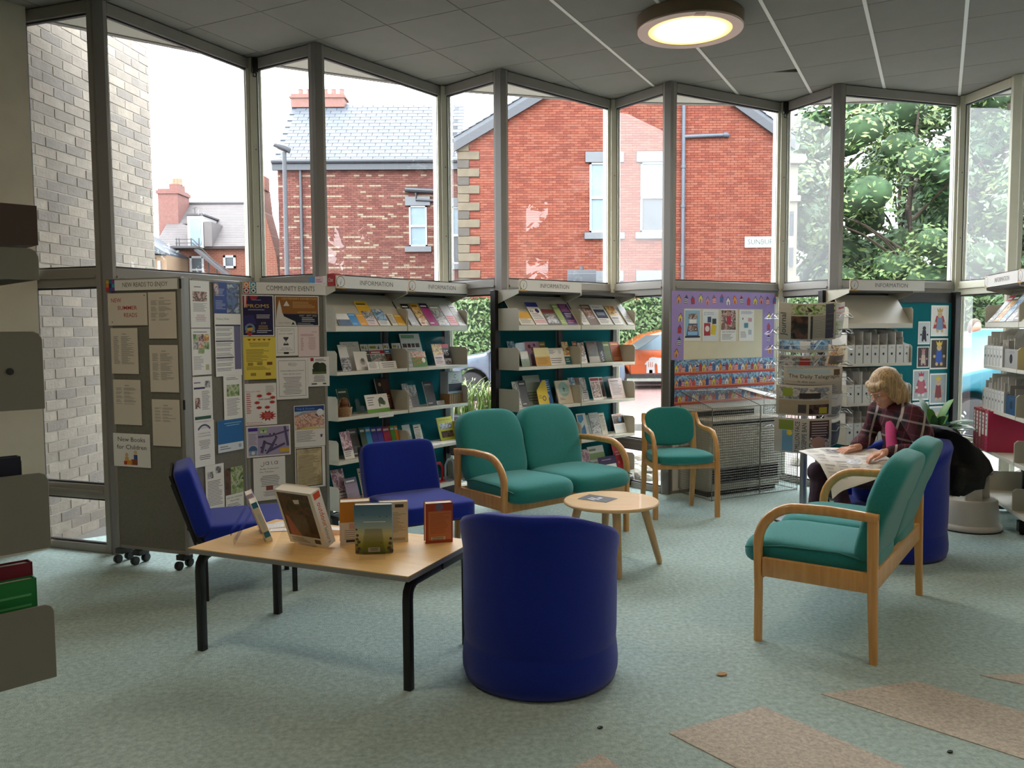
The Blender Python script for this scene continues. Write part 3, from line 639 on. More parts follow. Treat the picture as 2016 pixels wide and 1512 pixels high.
# -- trees
ALB = .36
mat('foliage_core', '4a6c42', .9, var=.5, vs=2.2, bump=.8, bs=7)
mat('bark', '5a4a3a', .9, var=.25, vs=5); 
for nm, c in (('leaf_deep', '4f7a40'), ('leaf_mid', '6c9450'), ('leaf_light', '93ae62'), ('leaf_blue', '648c64')):
    mm = mat(nm, c, .6, var=.3, vs=.6)
def tree(x, y, h, r, label, seed, cols, n=9000, size=.22, low=1.2, trunk=.25):
    rg = random.Random(seed); t = thing('tree', label, 'tree', (x, y, GZ), group='trees across the street'); m = MB()
    m.tube([(0, 0, 0), (.1, 0, h * .25), (-.1, .1, h * .5), (.1, 0, h * .8)], [trunk, trunk * .8, trunk * .55, trunk * .2], 9)
    for k in range(9):
        a = rg.uniform(0, 6.28); z = h * rg.uniform(.28, .65); l = r * rg.uniform(.5, .9); m.tube([(0, 0, z), (math.cos(a) * l * .5, math.sin(a) * l * .5, z + l * .35), (math.cos(a) * l, math.sin(a) * l, z + l * .55)], [trunk * .35, trunk * .2, trunk * .08], 6)
    m.build('trunk', 'bark', t, smooth=60)
    cl = []
    for _ in range(46):
        a = rg.uniform(0, 6.28); zz = rg.uniform(low, h); f = math.sin(PI * min(.97, max(.12, (zz - low) / (h - low) * .85 + .12))); q = r * f * math.sqrt(rg.random()) * .95
        cl.append((math.cos(a) * q, math.sin(a) * q, zz, r * rg.uniform(.16, .34)))
    pts = []
    for _ in range(n):
        c = rg.choice(cl); u = Vector((rg.gauss(0, 1), rg.gauss(0, 1), rg.gauss(0, 1))).normalized(); rr_ = c[3] * (rg.random() ** .35)
        pts.append((Vector(c[:3]) + Vector((u.x * rr_, u.y * rr_, u.z * rr_ * .75)), (u.x, u.y, abs(u.z) + .3)))
    m = MB()
    for c in cl: m.ball(c[:3], (c[3] * .62, c[3] * .62, c[3] * .48), 5)
    tag(m.build('inner_foliage', 'foliage_core', t, smooth=80), kind='stuff')
    m = MB(); leaf_cards(m, pts, size, rg, len(cols)); tag(m.build('foliage', cols, t), kind='stuff')
tree(12.6, 33.0, 12.5, 4.6, 'broad green tree between the red gable and the fourth window bay', 11, ['leaf_mid', 'leaf_blue', 'leaf_light'], 13000, .18)
tree(16.2, 34.5, 13.5, 5.0, 'big green tree behind the information shelf with the box files', 14, ['leaf_blue', 'leaf_mid', 'leaf_deep'], 15000, .18)
tree(12.6, 26.2, 10.4, 3.5, 'yellow green maple with open sprays in front of the taller trees', 21, ['leaf_light', 'leaf_mid', 'leaf_light', 'leaf_deep'], 15000, .10, low=1.8, trunk=.16)
tree(15.6, 26.5, 11.0, 3.4, 'dark leafy tree with a slanting bough beside the end window', 33, ['leaf_deep', 'leaf_blue', 'leaf_mid'], 13000, .13)
tree(13.6, 19.5, 7.0, 2.6, 'bushy dark tree low over the teal car', 41, ['leaf_deep', 'leaf_mid', 'leaf_blue'], 11000, .10, low=1.0)
tree(23.0, 36.0, 13.0, 6.0, 'large pale green tree at the far right end of the street', 52, ['leaf_mid', 'leaf_blue', 'leaf_light'], 12000, .2)
for k, (x, y, h, r_) in enumerate(((18.5, 8.5, 8.5, 3.2), (23.5, 12.5, 10, 4), (20.0, 16.5, 9, 3.4), (28, 20, 12, 5))):  # out-of-view row added to darken the sky mirrored in the left panes
    tree(x, y, h, r_, ('unseen tree at the far right of the street, nearest the building', 'tall unseen tree at the far right of the street, second from the building', 'broad unseen tree at the far right behind the white car', 'big unseen tree closing the street at the far right')[k], 60 + k, ['leaf_deep', 'leaf_mid', 'leaf_blue'], 6000, .2, low=.8)
ALB = .28
# cream bay window front past the gable
bayh = thing('bay_fronted_house', 'cream stone bay front rising at the edge of the red gable', 'house', (9.32, 27.2, GZ))
mat('cream_stone', 'd8cfb6', .8)
m = MB(); m.box((-.45, 0, 0), (.0, .6, 7.0)); m.box((-.5, -.12, 2.9), (.07, .6, 3.2)); m.box((-.5, -.12, 5.6), (.07, .6, 5.8)); m.box((-.55, -.2, 6.8), (.12, .6, 7.1)); m.build('bay', 'cream_stone', bayh, bevel=.02, seg=1)
MB().box((-.36, -.02, 3.5), (-.12, .0, 5.3)).build('window', 'pane_dark', bayh)
# -- parked cars
def car(name, label, loc, rz, paint, L=4.05, Hh=1.48, Wd=1.75, logo=False):
    t = thing('car', label, 'car', loc, rz)
    prof = [(0, .28), (.02, .62), (.12, .82), (.75, .95), (1.05, 1.0), (1.62, 1.36), (2.1, Hh), (3.0, Hh - .01), (3.55, 1.33), (3.92, .98), (L, .9), (L + .02, .5), (L - .05, .28)]
    wx = (.78, 3.25)
    low = []
    for c in wx[::-1]:
        low += [(c + .4 * math.cos(a), .3 + .4 * math.sin(a)) for a in [math.radians(q) for q in range(0, 181, 20)]]
    poly = prof + [(x, max(.26, z)) for x, z in low]
    sk = Matrix(((1, 0, 0, 0), (0, 0, 1, 0), (0, 1, 0, 0), (0, 0, 0, 1)))
    m = MB(); m.prism(poly, 0, Wd, 0, sk); m.build('body', paint, t, bevel=.05, seg=3, smooth=50)
    g = MB()
    for y in (-.008, Wd + .002): g.add([(1.18, y, 1.0), (2.28, y, .98), (2.28, y, 1.37), (1.98, y, 1.39), (1.7, y, 1.33)], [(0, 1, 2, 3, 4)]); g.add([(2.36, y, .98), (3.5, y, 1.0), (3.35, y, 1.28), (2.95, y, 1.38), (2.36, y, 1.37)], [(0, 1, 2, 3, 4)])
    g.build('side_window', 'pane_sky', t)
    g = MB(); g.sweep([(1.1, .14, 1.03), (1.6, .16, 1.355)], [(0, -.0), (0, .012), (1.44, .012), (1.44, 0)]); g.build('windscreen', 'pane_dark', t)
    g = MB()
    for y in (-.012, Wd + .004):
        for x in (1.16, 2.32): g.box((x, y, .35), (x + .012, y + .01, .98))
        g.box((2.05, y - .02, .88), (2.22, y + .02, .91)); g.box((.5, y, .3), (3.6, y + .012, .4))
    g.build('door_trim', 'black_plastic', t)
    for c in wx:
        for y, s_ in ((-.02, 1), (Wd + .02, -1)):
            wh = MB(); M_ = Matrix.Translation((c, y + .09 * s_, .3)) @ Euler((math.radians(90), 0, 0)).to_matrix().to_4x4()
            wh.lathe([(.2, -.1), (.3, -.1), (.315, -.06), (.315, .06), (.3, .1), (.2, .1)], 28, 0, M_); w_ = wh.build('wheel', 'black_plastic', t, smooth=40)
            hb_ = MB(); hb_.lathe([(.02, -.08), (.06, -.08), (.06, .08), (.02, .08)], 12, 0, M_); hb_.lathe([(.2, -.09), (.22, -.09), (.22, .09), (.2, .09)], 24, 0, M_)
            for k in range(10):
                a = 2 * PI * (k // 2) / 5 + (.14 if k % 2 else -.14); hb_.sweep([M_ @ Vector((.05 * math.cos(a), .05 * math.sin(a), .075 * s_)), M_ @ Vector((.205 * math.cos(a), .205 * math.sin(a), .085 * s_))], [(-.018, -.01), (.018, -.01), (.018, .01), (-.018, .01)])
            hb_.build('wheel_rim', 'chrome', w_)
    l = MB(); l.ball((.1, .3, .72), (.1, .2, .09), 6); l.ball((.1, Wd - .3, .72), (.1, .2, .09), 6); l.build('headlamp', 'upvc', t, smooth=60)
    if logo:
        l = MB(); y = -.014; cxl, czl, s_ = 1.52, .42, .5
        l.flat([(cxl + a * s_, czl + b * s_) for a, b in ((.1, 0), (.1, .42), (0, .42), (.12, .6), (.2, .62), (.24, .74), (.42, .8), (.62, .76), (.84, .74), (.98, .42), (.86, .42), (.86, 0), (.66, 0), (.64, .4), (.56, .5), (.5, .4), (.52, .0))], 0, y)
        l.rect(cxl + .24 * s_, czl, cxl + .4 * s_, czl + .16 * s_, 0, y)
        for k in range(3): l.rect(cxl + (.2 + .09 * k) * s_, czl + .3 * s_, cxl + (.23 + .09 * k) * s_, czl + .55 * s_, 1, y - .003)
        l.text('JUST EAT', cxl + .72, czl + .02, .24, 0, y, width=1.25, bold=0, italic=.2); l.build('logo', ['upvc', paint], t)
    return t
mat('orange_paint', 'f26a1e', .25, coat=.6); mat('grey_blue_paint', '93a6bd', .3, .3, coat=.5); mat('teal_paint', '2fb0cc', .35, spec=.4); mat('white_paint', 'd4d6da', .5, spec=.3)
car('car', 'orange delivery car with a white house and fork logo parked before the hedge', (1.75, 20.4, GZ + .01), 0, 'orange_paint', logo=True)
car('car', 'grey blue car parked before the hedge, wheel seen between the shelves', (-1.65, 17.6, GZ + .01), 0, 'grey_blue_paint')
car('car', 'teal car parked outside the end window', (5.15, 10.5, GZ + .01), 6, 'teal_paint')
car('car', 'white car parked beyond the teal car', (8.9, 16.6, GZ + .01), 14, 'white_paint')
# planter with tall grass
pl = thing('planter', 'dark grey trough planter with tall bright grass outside the windows', 'planter', (-.42, 9.55, GZ))
mat('planter_grey', '3f444c', .6); mat('soil', '2e261e', .95); mat('bright_grass', 'a3c94e', .6, var=.25, vs=6)
m = MB(); m.box((-.42, -.2, 0), (.42, .2, .55)); m.box((-.45, -.23, .5), (.45, .23, .56)); m.build('trough', 'planter_grey', pl, bevel=.012); MB().box((-.38, -.17, .5), (.38, .17, .565)).build('soil', 'soil', pl)
m = MB()
for k in range(8): blades(m, 26, .12, .48, .016, 0, .8, (-.3 + .09 * k, 0, .56))
tag(m.build('grass', 'bright_grass', pl), kind='stuff')

ALB = 1.0
# ---------------------------------------------------------------- furniture
def fabric(key, col, var=.12):
    return mat(key, col, .92, var=var, vs=140, bump=.25, bs=420, spec=.15, sheen=.25)
fabric('green_fabric', '2c8482'); fabric('blue_fabric', '122a90'); mat('green_piping', '226e66', .85)
def wood(key, c1, c2, sc=(1, 1, 14)):
    m = mat(key, c1, .38, coat=.25); n = m.node_tree.nodes; l = m.node_tree.links; b = n['Principled BSDF']
    t = n.new('ShaderNodeTexCoord'); mp = n.new('ShaderNodeMapping'); mp.inputs['Scale'].default_value = sc; z = n.new('ShaderNodeTexNoise'); z.inputs['Scale'].default_value = 3.5; z.inputs['Detail'].default_value = 5; z.inputs['Distortion'].default_value = .4
    r = n.new('ShaderNodeValToRGB'); r.color_ramp.elements[0].position = .3; r.color_ramp.elements[0].color = lin(c2); r.color_ramp.elements[1].position = .7; r.color_ramp.elements[1].color = lin(c1)
    l.new(t.outputs['Object'], mp.inputs[0]); l.new(mp.outputs[0], z.inputs['Vector']); l.new(z.outputs['Fac'], r.inputs['Fac']); l.new(r.outputs['Color'], b.inputs['Base Color'])
wood('beech', 'd9a562', 'cb924e', (12, 12, 1.2)); wood('beech_top', 'dfba88', 'd3aa74', (2, 14, 6)); wood('maple_top', 'f0c888', 'e6b874', (2.2, 16, 8)); wood('pale_leg', 'c9a677', 'bd9764', (12, 12, 1.2))
def softbox(name, m, parent, size, e=6., fn=None, cuts=9, loc=(0, 0, 0), M=None):
    bm = bmesh.new(); bmesh.ops.create_cube(bm, size=2); bmesh.ops.subdivide_edges(bm, edges=bm.edges[:], cuts=cuts, use_grid_fill=True)
    for v in bm.verts:
        x, y, z = v.co
        # spread vertices so the rounded rims are well sampled
        x, y, z = [math.sin(q * PI / 2) * .35 + q * .65 for q in (x, y, z)]
        s_ = 1 / ((abs(x) ** e + abs(y) ** e + abs(z) ** e) ** (1 / e)) * max(abs(x), abs(y), abs(z))
        p = Vector((x * s_, y * s_, z * s_))
        q = fn(p) if fn else p
        v.co = Vector((q[0] * size[0] / 2, q[1] * size[1] / 2, q[2] * size[2] / 2))
    me = bpy.data.meshes.new(name); bm.to_mesh(me); bm.free(); me.materials.append(MATS[m]); me.polygons.foreach_set('use_smooth', [True] * len(me.polygons))
    return link(name, me, parent, loc, 0, M)
def rsec(w_, h, r, n=3):
    out = []
    for cx_, cy_, a0 in ((w_ / 2 - r, h / 2 - r, 0), (-w_ / 2 + r, h / 2 - r, 90), (-w_ / 2 + r, -h / 2 + r, 180), (w_ / 2 - r, -h / 2 + r, 270)):
        out += [(cx_ + r * math.cos(math.radians(a0 + 90 * k / n)), cy_ + r * math.sin(math.radians(a0 + 90 * k / n))) for k in range(n + 1)]
    return out
def sofa(loc, rz, label):
    t = thing('two_seat_sofa', label, 'sofa', loc, rz)
    W, D, AH = 1.15, .50, .655
    for s_ in (-1, 1):
        x = s_ * W / 2
        m = MB(); m.sweep([(x, D / 2 + .015, 0), (x, D / 2 + .005, .3), (x, D / 2, AH - .012)], [rsec(.032, .034, .008), rsec(.034, .042, .008), rsec(.036, .046, .008)], up=(0, 1, 0)); m.build('leg', 'beech', t, smooth=50)
        pts = [(x, -D / 2, 0), (x, -D / 2, .25), (x, -D / 2 - .005, .44)]
        for k in range(9):
            a = math.radians(180 - 12 * k * .95); pts.append((x, -D / 2 + .185 + .19 * math.cos(a), .47 + .185 * math.sin(a)))
        pts += [(x, .06, AH + .004), (x, .17, AH), (x, D / 2 + .022, AH - .006)]
        sec = [rsec(.034, .040, .009)] * 2 + [rsec(.038, .046, .014)] + [rsec(.046, .042, .017)] * 10 + [rsec(.042, .042, .014), rsec(.038, .042, .010)]
        # the front leg runs up and round into the arm in one bend
        m = MB(); m.sweep(pts, sec[:len(pts)], up=(1, 0, 0)); m.build('armrest', 'beech', t, smooth=50)
        MB().box((x - .014, -D / 2 + .018, .315), (x + .014, D / 2 - .01, .405)).build('side_rail', 'beech', t, bevel=.004)
    MB().box((-W / 2 + .014, -D / 2 - .01, .30), (W / 2 - .014, -D / 2 + .02, .375)).build('front_rail', 'beech', t, bevel=.004)
    MB().box((-W / 2 + .014, D / 2 - .012, .315), (W / 2 - .014, D / 2 + .014, .405)).build('back_rail', 'beech', t, bevel=.004)
    for s_ in (-1, 1):
        def fs(p):
            y, z = p.y, p.z
            if z > 0: z = z * (1 - .10 * max(0, y)) + .16 * max(0, -y) ** 2 * (1 - p.x ** 2 * .5) + .10 * (1 - p.x ** 2)
            if y < -.4: y -= .06 * (1 - z * z); z -= (.28 if z > 0 else .05) * ((-y - .4) / .6) ** 2
            return (p.x, y, z)
        softbox('seat', 'green_fabric', t, (.553, .60, .135), 5.5, fs, loc=(s_ * .277, -.045, .415))
        def fb(p):
            x, y, z = p.x, p.y, p.z
            if z > .2: x *= 1 - .10 * ((z - .2) / .8) ** 2
            y = y * (1 - .12 * (z < 0)) + (.18 * math.sin((z + 1) * 1.5) - .2) * -.55
            zz = z + (.075 * (1 - x * x) if z > 0 else 0)
            return (x, y + (z * z * .2 if z > 0 else 0), zz)
        M_ = Matrix.Translation((s_ * .277, .250, .655)) @ Euler((math.radians(-16), 0, 0)).to_matrix().to_4x4()
        softbox('backrest', 'green_fabric', t, (.553, .125, .50), 5.5, fb, cuts=11, M=M_)
        m = MB(); pp = [(-.27, -.295, .0), (-.272, 0, .008), (-.27, .2, .0)]
        m.tube([(s_ * .552, -.325, .435), (s_ * .553, -.15, .462), (s_ * .553, .1, .468), (s_ * .553, .22, .45)], .004, 6); m.build('piping', 'green_piping', t, smooth=60)
    return t
sofa((.2275, 5.80, 0), 39.6, 'green two seat sofa with wooden arms, in front of the information shelves')
sofa((1.70, 4.173, 0), -125.2, 'green two seat sofa with wooden arms, seen from behind next to the reading woman')
def armchair(loc, rz):
    t = thing('armchair', 'single green armchair with bent wooden arms beside the caged heater', 'armchair', loc, rz)
    for s_ in (-1, 1):
        xf, xb = s_ * .253, s_ * .212
        m = MB(); m.sweep([(xf, -.215, 0), (xf * 1.0, -.21, .3), (xf * 1.0, -.195, .50), (xf * 1.0, -.165, .60), (xf, -.115, .655), (xf * .99, -.04, .668), (xf * .95, .06, .672), (xb * 1.10, .13, .69), (xb * 1.08, .175, .735), (xb * 1.06, .19, .785)],
                          [rsec(.030, .040, .006)] * 2 + [rsec(.032, .036, .006), rsec(.038, .030, .008), rsec(.042, .026, .008), rsec(.042, .026, .008), rsec(.038, .026, .008), rsec(.032, .026, .006), rsec(.03, .024, .006), rsec(.028, .02, .006)], up=(1, 0, 0)); m.build('armrest', 'beech', t, smooth=50)
        m = MB(); m.sweep([(xb, .235, 0), (xb, .20, .25), (xb, .185, .45), (xb * .99, .205, .66), (xb * .98, .225, .785)], [rsec(.028, .036, .006), rsec(.03, .04, .006), rsec(.03, .042, .006), rsec(.028, .036, .006), rsec(.024, .028, .006)], up=(1, 0, 0)); m.build('leg', 'beech', t, smooth=50)
        MB().add([(xf - s_ * .012, -.2, .385), (xb - s_ * .012, .19, .385), (xb - s_ * .012, .19, .43), (xf - s_ * .012, -.2, .43), (xf + s_ * .010, -.2, .385), (xb + s_ * .010, .19, .385), (xb + s_ * .010, .19, .43), (xf + s_ * .010, -.2, .43)], [(0, 1, 2, 3), (7, 6, 5, 4), (0, 4, 5, 1), (1, 5, 6, 2), (2, 6, 7, 3), (3, 7, 4, 0)]).build('side_rail', 'beech', t, bevel=.003)
    MB().box((-.24, -.2, .385), (.24, -.178, .425)).build('front_rail', 'beech', t, bevel=.003); MB().box((-.2, .175, .39), (.2, .195, .43)).build('back_rail', 'beech', t, bevel=.003)
    def fs(p): return (p.x * (1 - .12 * max(0, p.y)) * (1 + .05 * (1 - p.y * p.y)), p.y + (-.06 * (1 - p.x * p.x) if p.y < 0 else 0), p.z + (.12 * (1 - p.x ** 2) * (1 - p.y ** 2) if p.z > 0 else 0))
    softbox('seat', 'green_fabric', t, (.475, .46, .085), 4.5, fs, loc=(0, -.02, .462))
    def fb(p):
        x, z = p.x, p.z; w_ = 1.0 if z < .1 else math.sqrt(max(.0, 1 - ((z - .1) / 1.02) ** 2)) * .55 + .45
        return (x * w_, p.y + .35 * (x * x - 1) * -.9 , z + (-.12 * (1 - x * x) if z < 0 else .0))
    M_ = Matrix.Translation((0, .205, .685)) @ Euler((math.radians(-10), 0, 0)).to_matrix().to_4x4()
    softbox('backrest', 'green_fabric', t, (.43, .05, .30), 4.5, fb, cuts=11, M=M_)
    return t
armchair((1.323, 6.58, 0), 9.0)
# round coffee table
t = thing('round_table', 'low round pale wooden table with splayed round legs before the green sofa', 'coffee table', (.617, 5.117, 0))
MB().lathe([(.285, .388), (.297, .394), (.298, .404), (.292, .41)], 64).build('tabletop', 'beech_top', t, smooth=45)
for k in range(4):
    a = math.radians(-88 + 90 * k); c, s_ = math.cos(a), math.sin(a)
    m = MB(); m.tube([(c * .308, s_ * .308, 0), (c * .306, s_ * .306, .015), (c * .20, s_ * .20, .39)], [.014, .019, .027], 14); m.build('leg', 'pale_leg', t, smooth=50)
m = MB(); m.box((-.2, -.02, .365), (.2, .02, .388)); m.box((-.02, -.2, .365), (.02, .2, .388)); m.build('underframe', 'pale_leg', t)
m = MB(); m.add([(.409, 5.157, .4105), (.576, 5.04, .4105), (.662, 5.159, .4105), (.498, 5.297, .4105), (.409, 5.157, .412), (.576, 5.04, .412), (.662, 5.159, .412), (.498, 5.297, .412)], [(0, 3, 2, 1), (4, 5, 6, 7), (0, 1, 5, 4), (1, 2, 6, 5), (2, 3, 7, 6), (3, 0, 4, 7)])
M_ = rot(35, (.43, 5.165, .4124), rx=-90)
m.rect(.03, -.09, .045, -.03, 1, 0, M_); m.rect(.06, -.1, .075, -.02, 1, 0, M_); m.rect(.09, -.08, .12, -.05, 1, 0, M_)
mat('charcoal_paper', '33313a', .5); mat('pale_ink', 'c9c8cc', .6)
o = m.build('leaflet', ['charcoal_paper', 'pale_ink']); tag(o, 'dark charcoal leaflet lying on the round wooden table', 'leaflet')
# low rectangular table
TT = .49
t = thing('rectangular_table', 'low rectangular maple topped table on black bent tube legs, carrying books', 'table', (-.835, 3.79, 0), -23.3)
mat('table_edge', '8f8d8a', .6)
MB().box((-.5825, -.31, TT - .004), (.5825, .31, TT)).build('tabletop', 'maple_top', t); MB().box((-.583, -.3105, TT - .024), (.583, .3105, TT - .0042)).build('edge_band', 'table_edge', t)
for s_ in (-1, 1):
    x = s_ * .553; z1 = TT - .044; sq = rsec(.036, .036, .006, 2)
    for q in (-1, 1):
        pts = [(x, q * .268, 0), (x, q * .268, z1 - .07)] + [(x, q * (.268 - .06 + .06 * math.cos(math.radians(a))), z1 - .06 + .06 * math.sin(math.radians(a))) for a in (22, 45, 68, 90)] + [(x, q * .01, z1)]
        m = MB(); m.sweep(pts, sq, up=(1, 0, 0)); m.build('leg', 'black_metal', t, smooth=40)
m = MB(); m.box((-.55, -.02, TT - .05), (.55, .0, TT - .026)); m.build('crossbar', 'black_metal', t)
# low blue easy chairs
def low_chair(loc, rz, label):
    t = thing('low_chair', label, 'chair', loc, rz, 'low blue chairs by the book table')
    softbox('seat', 'blue_fabric', t, (.53, .56, .115), 9, lambda p: (p.x, p.y, p.z + (.1 * (1 - p.x ** 2) * (1 - p.y ** 2) if p.z > 0 else 0)), loc=(0, -.03, .365))
    M_ = Matrix.Translation((0, .285, .545)) @ Euler((math.radians(-17), 0, 0)).to_matrix().to_4x4()
    softbox('backrest', 'blue_fabric', t, (.53, .105, .40), 8, lambda p: (p.x * (1 - .04 * max(0, p.z)), p.y, p.z), M=M_)
    MB().box((-.25, .055, -.215), (.25, .068, .19)).build('back_board', 'black_metal', t, M=M_)
    sq = rsec(.028, .028, .004, 2)
    for s_ in (-1, 1):
        for y in (-.24, .235): MB().sweep([(s_ * .225, y, 0), (s_ * .225, y, .30)], sq, up=(0, 1, 0)).build('leg', 'black_metal', t)
        m = MB(); m.sweep([(s_ * .225, -.27, .30), (s_ * .225, .24, .30)], sq); m.sweep([(s_ * .225, .235, .30), (s_ * .225, .30, .40), (s_ * .225, .385, .66)], sq, up=(1, 0, 0)); m.build('side_frame', 'black_metal', t)
    m = MB(); m.sweep([(-.225, -.2, .30), (.225, -.2, .30)], sq); m.sweep([(-.225, .2, .30), (.225, .2, .30)], sq); m.build('cross_frame', 'black_metal', t)
    return t
low_chair((-1.55, 4.755, 0), math.degrees(math.atan2(.933, -.36)) , 'blue low easy chair side on, in front of the folding notice boards')
low_chair((-.60, 5.22, 0), math.degrees(math.atan2(.534, .845)), 'blue low easy chair facing forward, in front of the left information shelves')
# blue tub chairs
def tub(loc, rz, label):
    """opening towards local -y"""
    t = thing('tub_chair', label, 'tub chair', loc, rz, 'blue tub chairs')
    R = .333; n = 64
    m = MB(); prof = [(.06, .0), (R - .03, 0), (R - .008, .012), (R + .002, .05), (R + .003, .09), (R - .003, .15), (R - .012, .20), (R - .014, .345), (.05, .36)]
    m.lathe(prof, n); m.build('base', 'blue_fabric', t, smooth=70)
    # barrel back: a padded section swept round the rear, falling to the arms
    A0 = -38; A1 = 218; N = 60; m = MB(); vs = []; K = 18
    for i in range(N + 1):
        f = i / N; a = math.radians(A0 + (A1 - A0) * f); b = abs(2 * f - 1)
        u_ = max(0., min(1., (b - .15) / .95)); h = .752 - .18 * u_ * u_ * (3 - 2 * u_); endf = min(1, (1 - b) / .085); endf = math.sqrt(max(0, 1 - (1 - endf) ** 2))
        z0 = .10; h2 = .36 + (h - .36) * (.06 + .94 * endf); th = .088 * (.25 + .75 * endf); ro = R - .002; roll = .042 * (1 - b * .7) ** .6 - .004
        sec = []
        for k in range(K):
            q = 2 * PI * k / K; cx_, sz_ = math.cos(q), math.sin(q)
            ex = math.copysign(abs(cx_) ** .45, cx_); ez = math.copysign(abs(sz_) ** .55, sz_)
            r_ = ro - th / 2 + ex * th / 2; z_ = (z0 + h2) / 2 + ez * (h2 - z0) / 2
            r_ -= .012 * max(0, 1 - (z_ - z0) / .05) if z_ < z0 + .05 else 0
            u = max(0, (z_ - (h2 - .12)) / .12)
            if endf > .3: r_ += roll * u * u * (3 - 2 * u) * (1 if ex > -.2 else .5)
            sec.append((r_, z_))
        vs += [(r_ * math.cos(a), r_ * math.sin(a), z_) for r_, z_ in sec]
    fs = [(i * K + k, i * K + (k + 1) % K, (i + 1) * K + (k + 1) % K, (i + 1) * K + k) for i in range(N) for k in range(K)] + [tuple(range(K)), tuple(range(N * K, (N + 1) * K))[::-1]]
    m.add(vs, fs); m.build('backrest', 'blue_fabric', t, smooth=75)
    m = MB(); m.lathe([(.02, .34), (.225, .34), (.245, .36), (.248, .41), (.238, .435), (.2, .45), (.02, .456)], 48); m.build('seat', 'blue_fabric', t, smooth=70)
    return t
tub((.115, 3.505, 0), 166, 'blue tub chair in the middle of the room, its back to the viewer')
TUB2 = (2.50, 5.38)
tub((2.50, 5.38, 0), -73, 'blue tub chair the reading woman sits in, a black coat over its back')
# kick stool
t = thing('kick_stool', 'grey round two step kick stool below the red files', 'stool', (3.36, 6.02, 0))
mat('stool_grey', 'b5b0a6', .5, var=.04); mat('stool_top', '8f8b84', .8)
m = MB(); m.lathe([(.215, .0), (.222, .012), (.222, .03), (.215, .042), (.203, .05), (.190, .215), (.184, .225), (.05, .225)], 48); m.build('base', 'stool_grey', t, smooth=40)
MB().lathe([(.19, 0), (.224, .002), (.224, .01), (.19, .012)], 48).build('rubber_rim', 'black_plastic', t)
m = MB()
for a in (0, 120, 240): c, s_ = math.cos(math.radians(a + 15)), math.sin(math.radians(a + 15)); m.sweep([(c * .12, s_ * .12, .2), (c * .105, s_ * .105, .41)], [(-.055, -.02), (.055, -.02), (.055, .02), (-.055, .02)], up=(c, s_, 0))
m.build('column', 'stool_grey', t, bevel=.006); MB().lathe([(.12, .405), (.15, .41), (.155, .425), (.145, .435), (.02, .437)], 40).build('step_top', 'stool_top', t, smooth=50)
# ---------------------------------------------------------------- printed sheets
def ink(c):
    if c in MATS: return c
    k = 'print_' + c
    mat(k, c, .55, spec=.35); return k
class Sheet(MB):
    """flat printed matter: a body plus layers of print on its front (-y) face"""
    def __init__(s): super().__init__(); s.mats = []
    def c(s, col):
        k = ink(col)
        if k not in s.mats: s.mats.append(k)
        return s.mats.index(k)
    def base(s, w, h, col='white_paper', th=.0012, x0=0, z0=0): s.box((x0, 0, z0), (x0 + w, th, z0 + h), s.c(col)); s.w, s.h = w, h; return s
    def R(s, x0, z0, x1, z1, col, lay=1): return s.rect(x0 * s.w, z0 * s.h, x1 * s.w, z1 * s.h, s.c(col), -.0003 * lay)
    def T(s, st, x, z, hh, col, lay=2, align='C', width=None, bold=0., **k): return s.text(st, x * s.w, z * s.h, hh * s.h, s.c(col), -.0003 * lay, align, None if width is None else width * s.w, None, bold, **k)
    def Ln(s, x0, x1, zt, n, pitch, col='grey_ink', lay=1, **k): return s.lines(x0 * s.w, x1 * s.w, zt * s.h, n, pitch * s.h, s.c(col), -.0003 * lay, **k)
    def Dk(s, x, z, r, col, lay=2, rz=None, n=16): return s.disc(x * s.w, z * s.h, r * s.w, s.c(col), -.0003 * lay, n, None if rz is None else rz * s.w)
    def F(s, poly, col, lay=2): return s.flat([(a * s.w, b * s.h) for a, b in poly], s.c(col), -.0003 * lay)
    def frame(s, x0, z0, x1, z1, t, col, lay=1):
        for a in ((x0, z0, x1, z0 + t), (x0, z1 - t, x1, z1), (x0, z0, x0 + t, z1), (x1 - t, z0, x1, z1)): s.R(*a, col, lay)
        return s
    def done(s, name, label, cat, M, group=None, parent=None): return tag(s.build(name, s.mats, parent, M=M), label, cat, group)
def PL(o, deg): return Matrix.Translation((o[0], o[1], 0)) @ Matrix.Rotation(math.radians(deg), 4, 'Z')
def at(fr, x, y, z, tilt=0, yaw=0, roll=0): return fr @ Matrix.Translation((x, y, z)) @ Euler((math.radians(tilt), math.radians(roll), math.radians(yaw)), 'ZXY' if False else 'XYZ').to_matrix().to_4x4()
mat('board_felt', '76746a', .95, var=.1, vs=60, bump=.2, bs=300); mat('board_frame', '8b8983', .5)
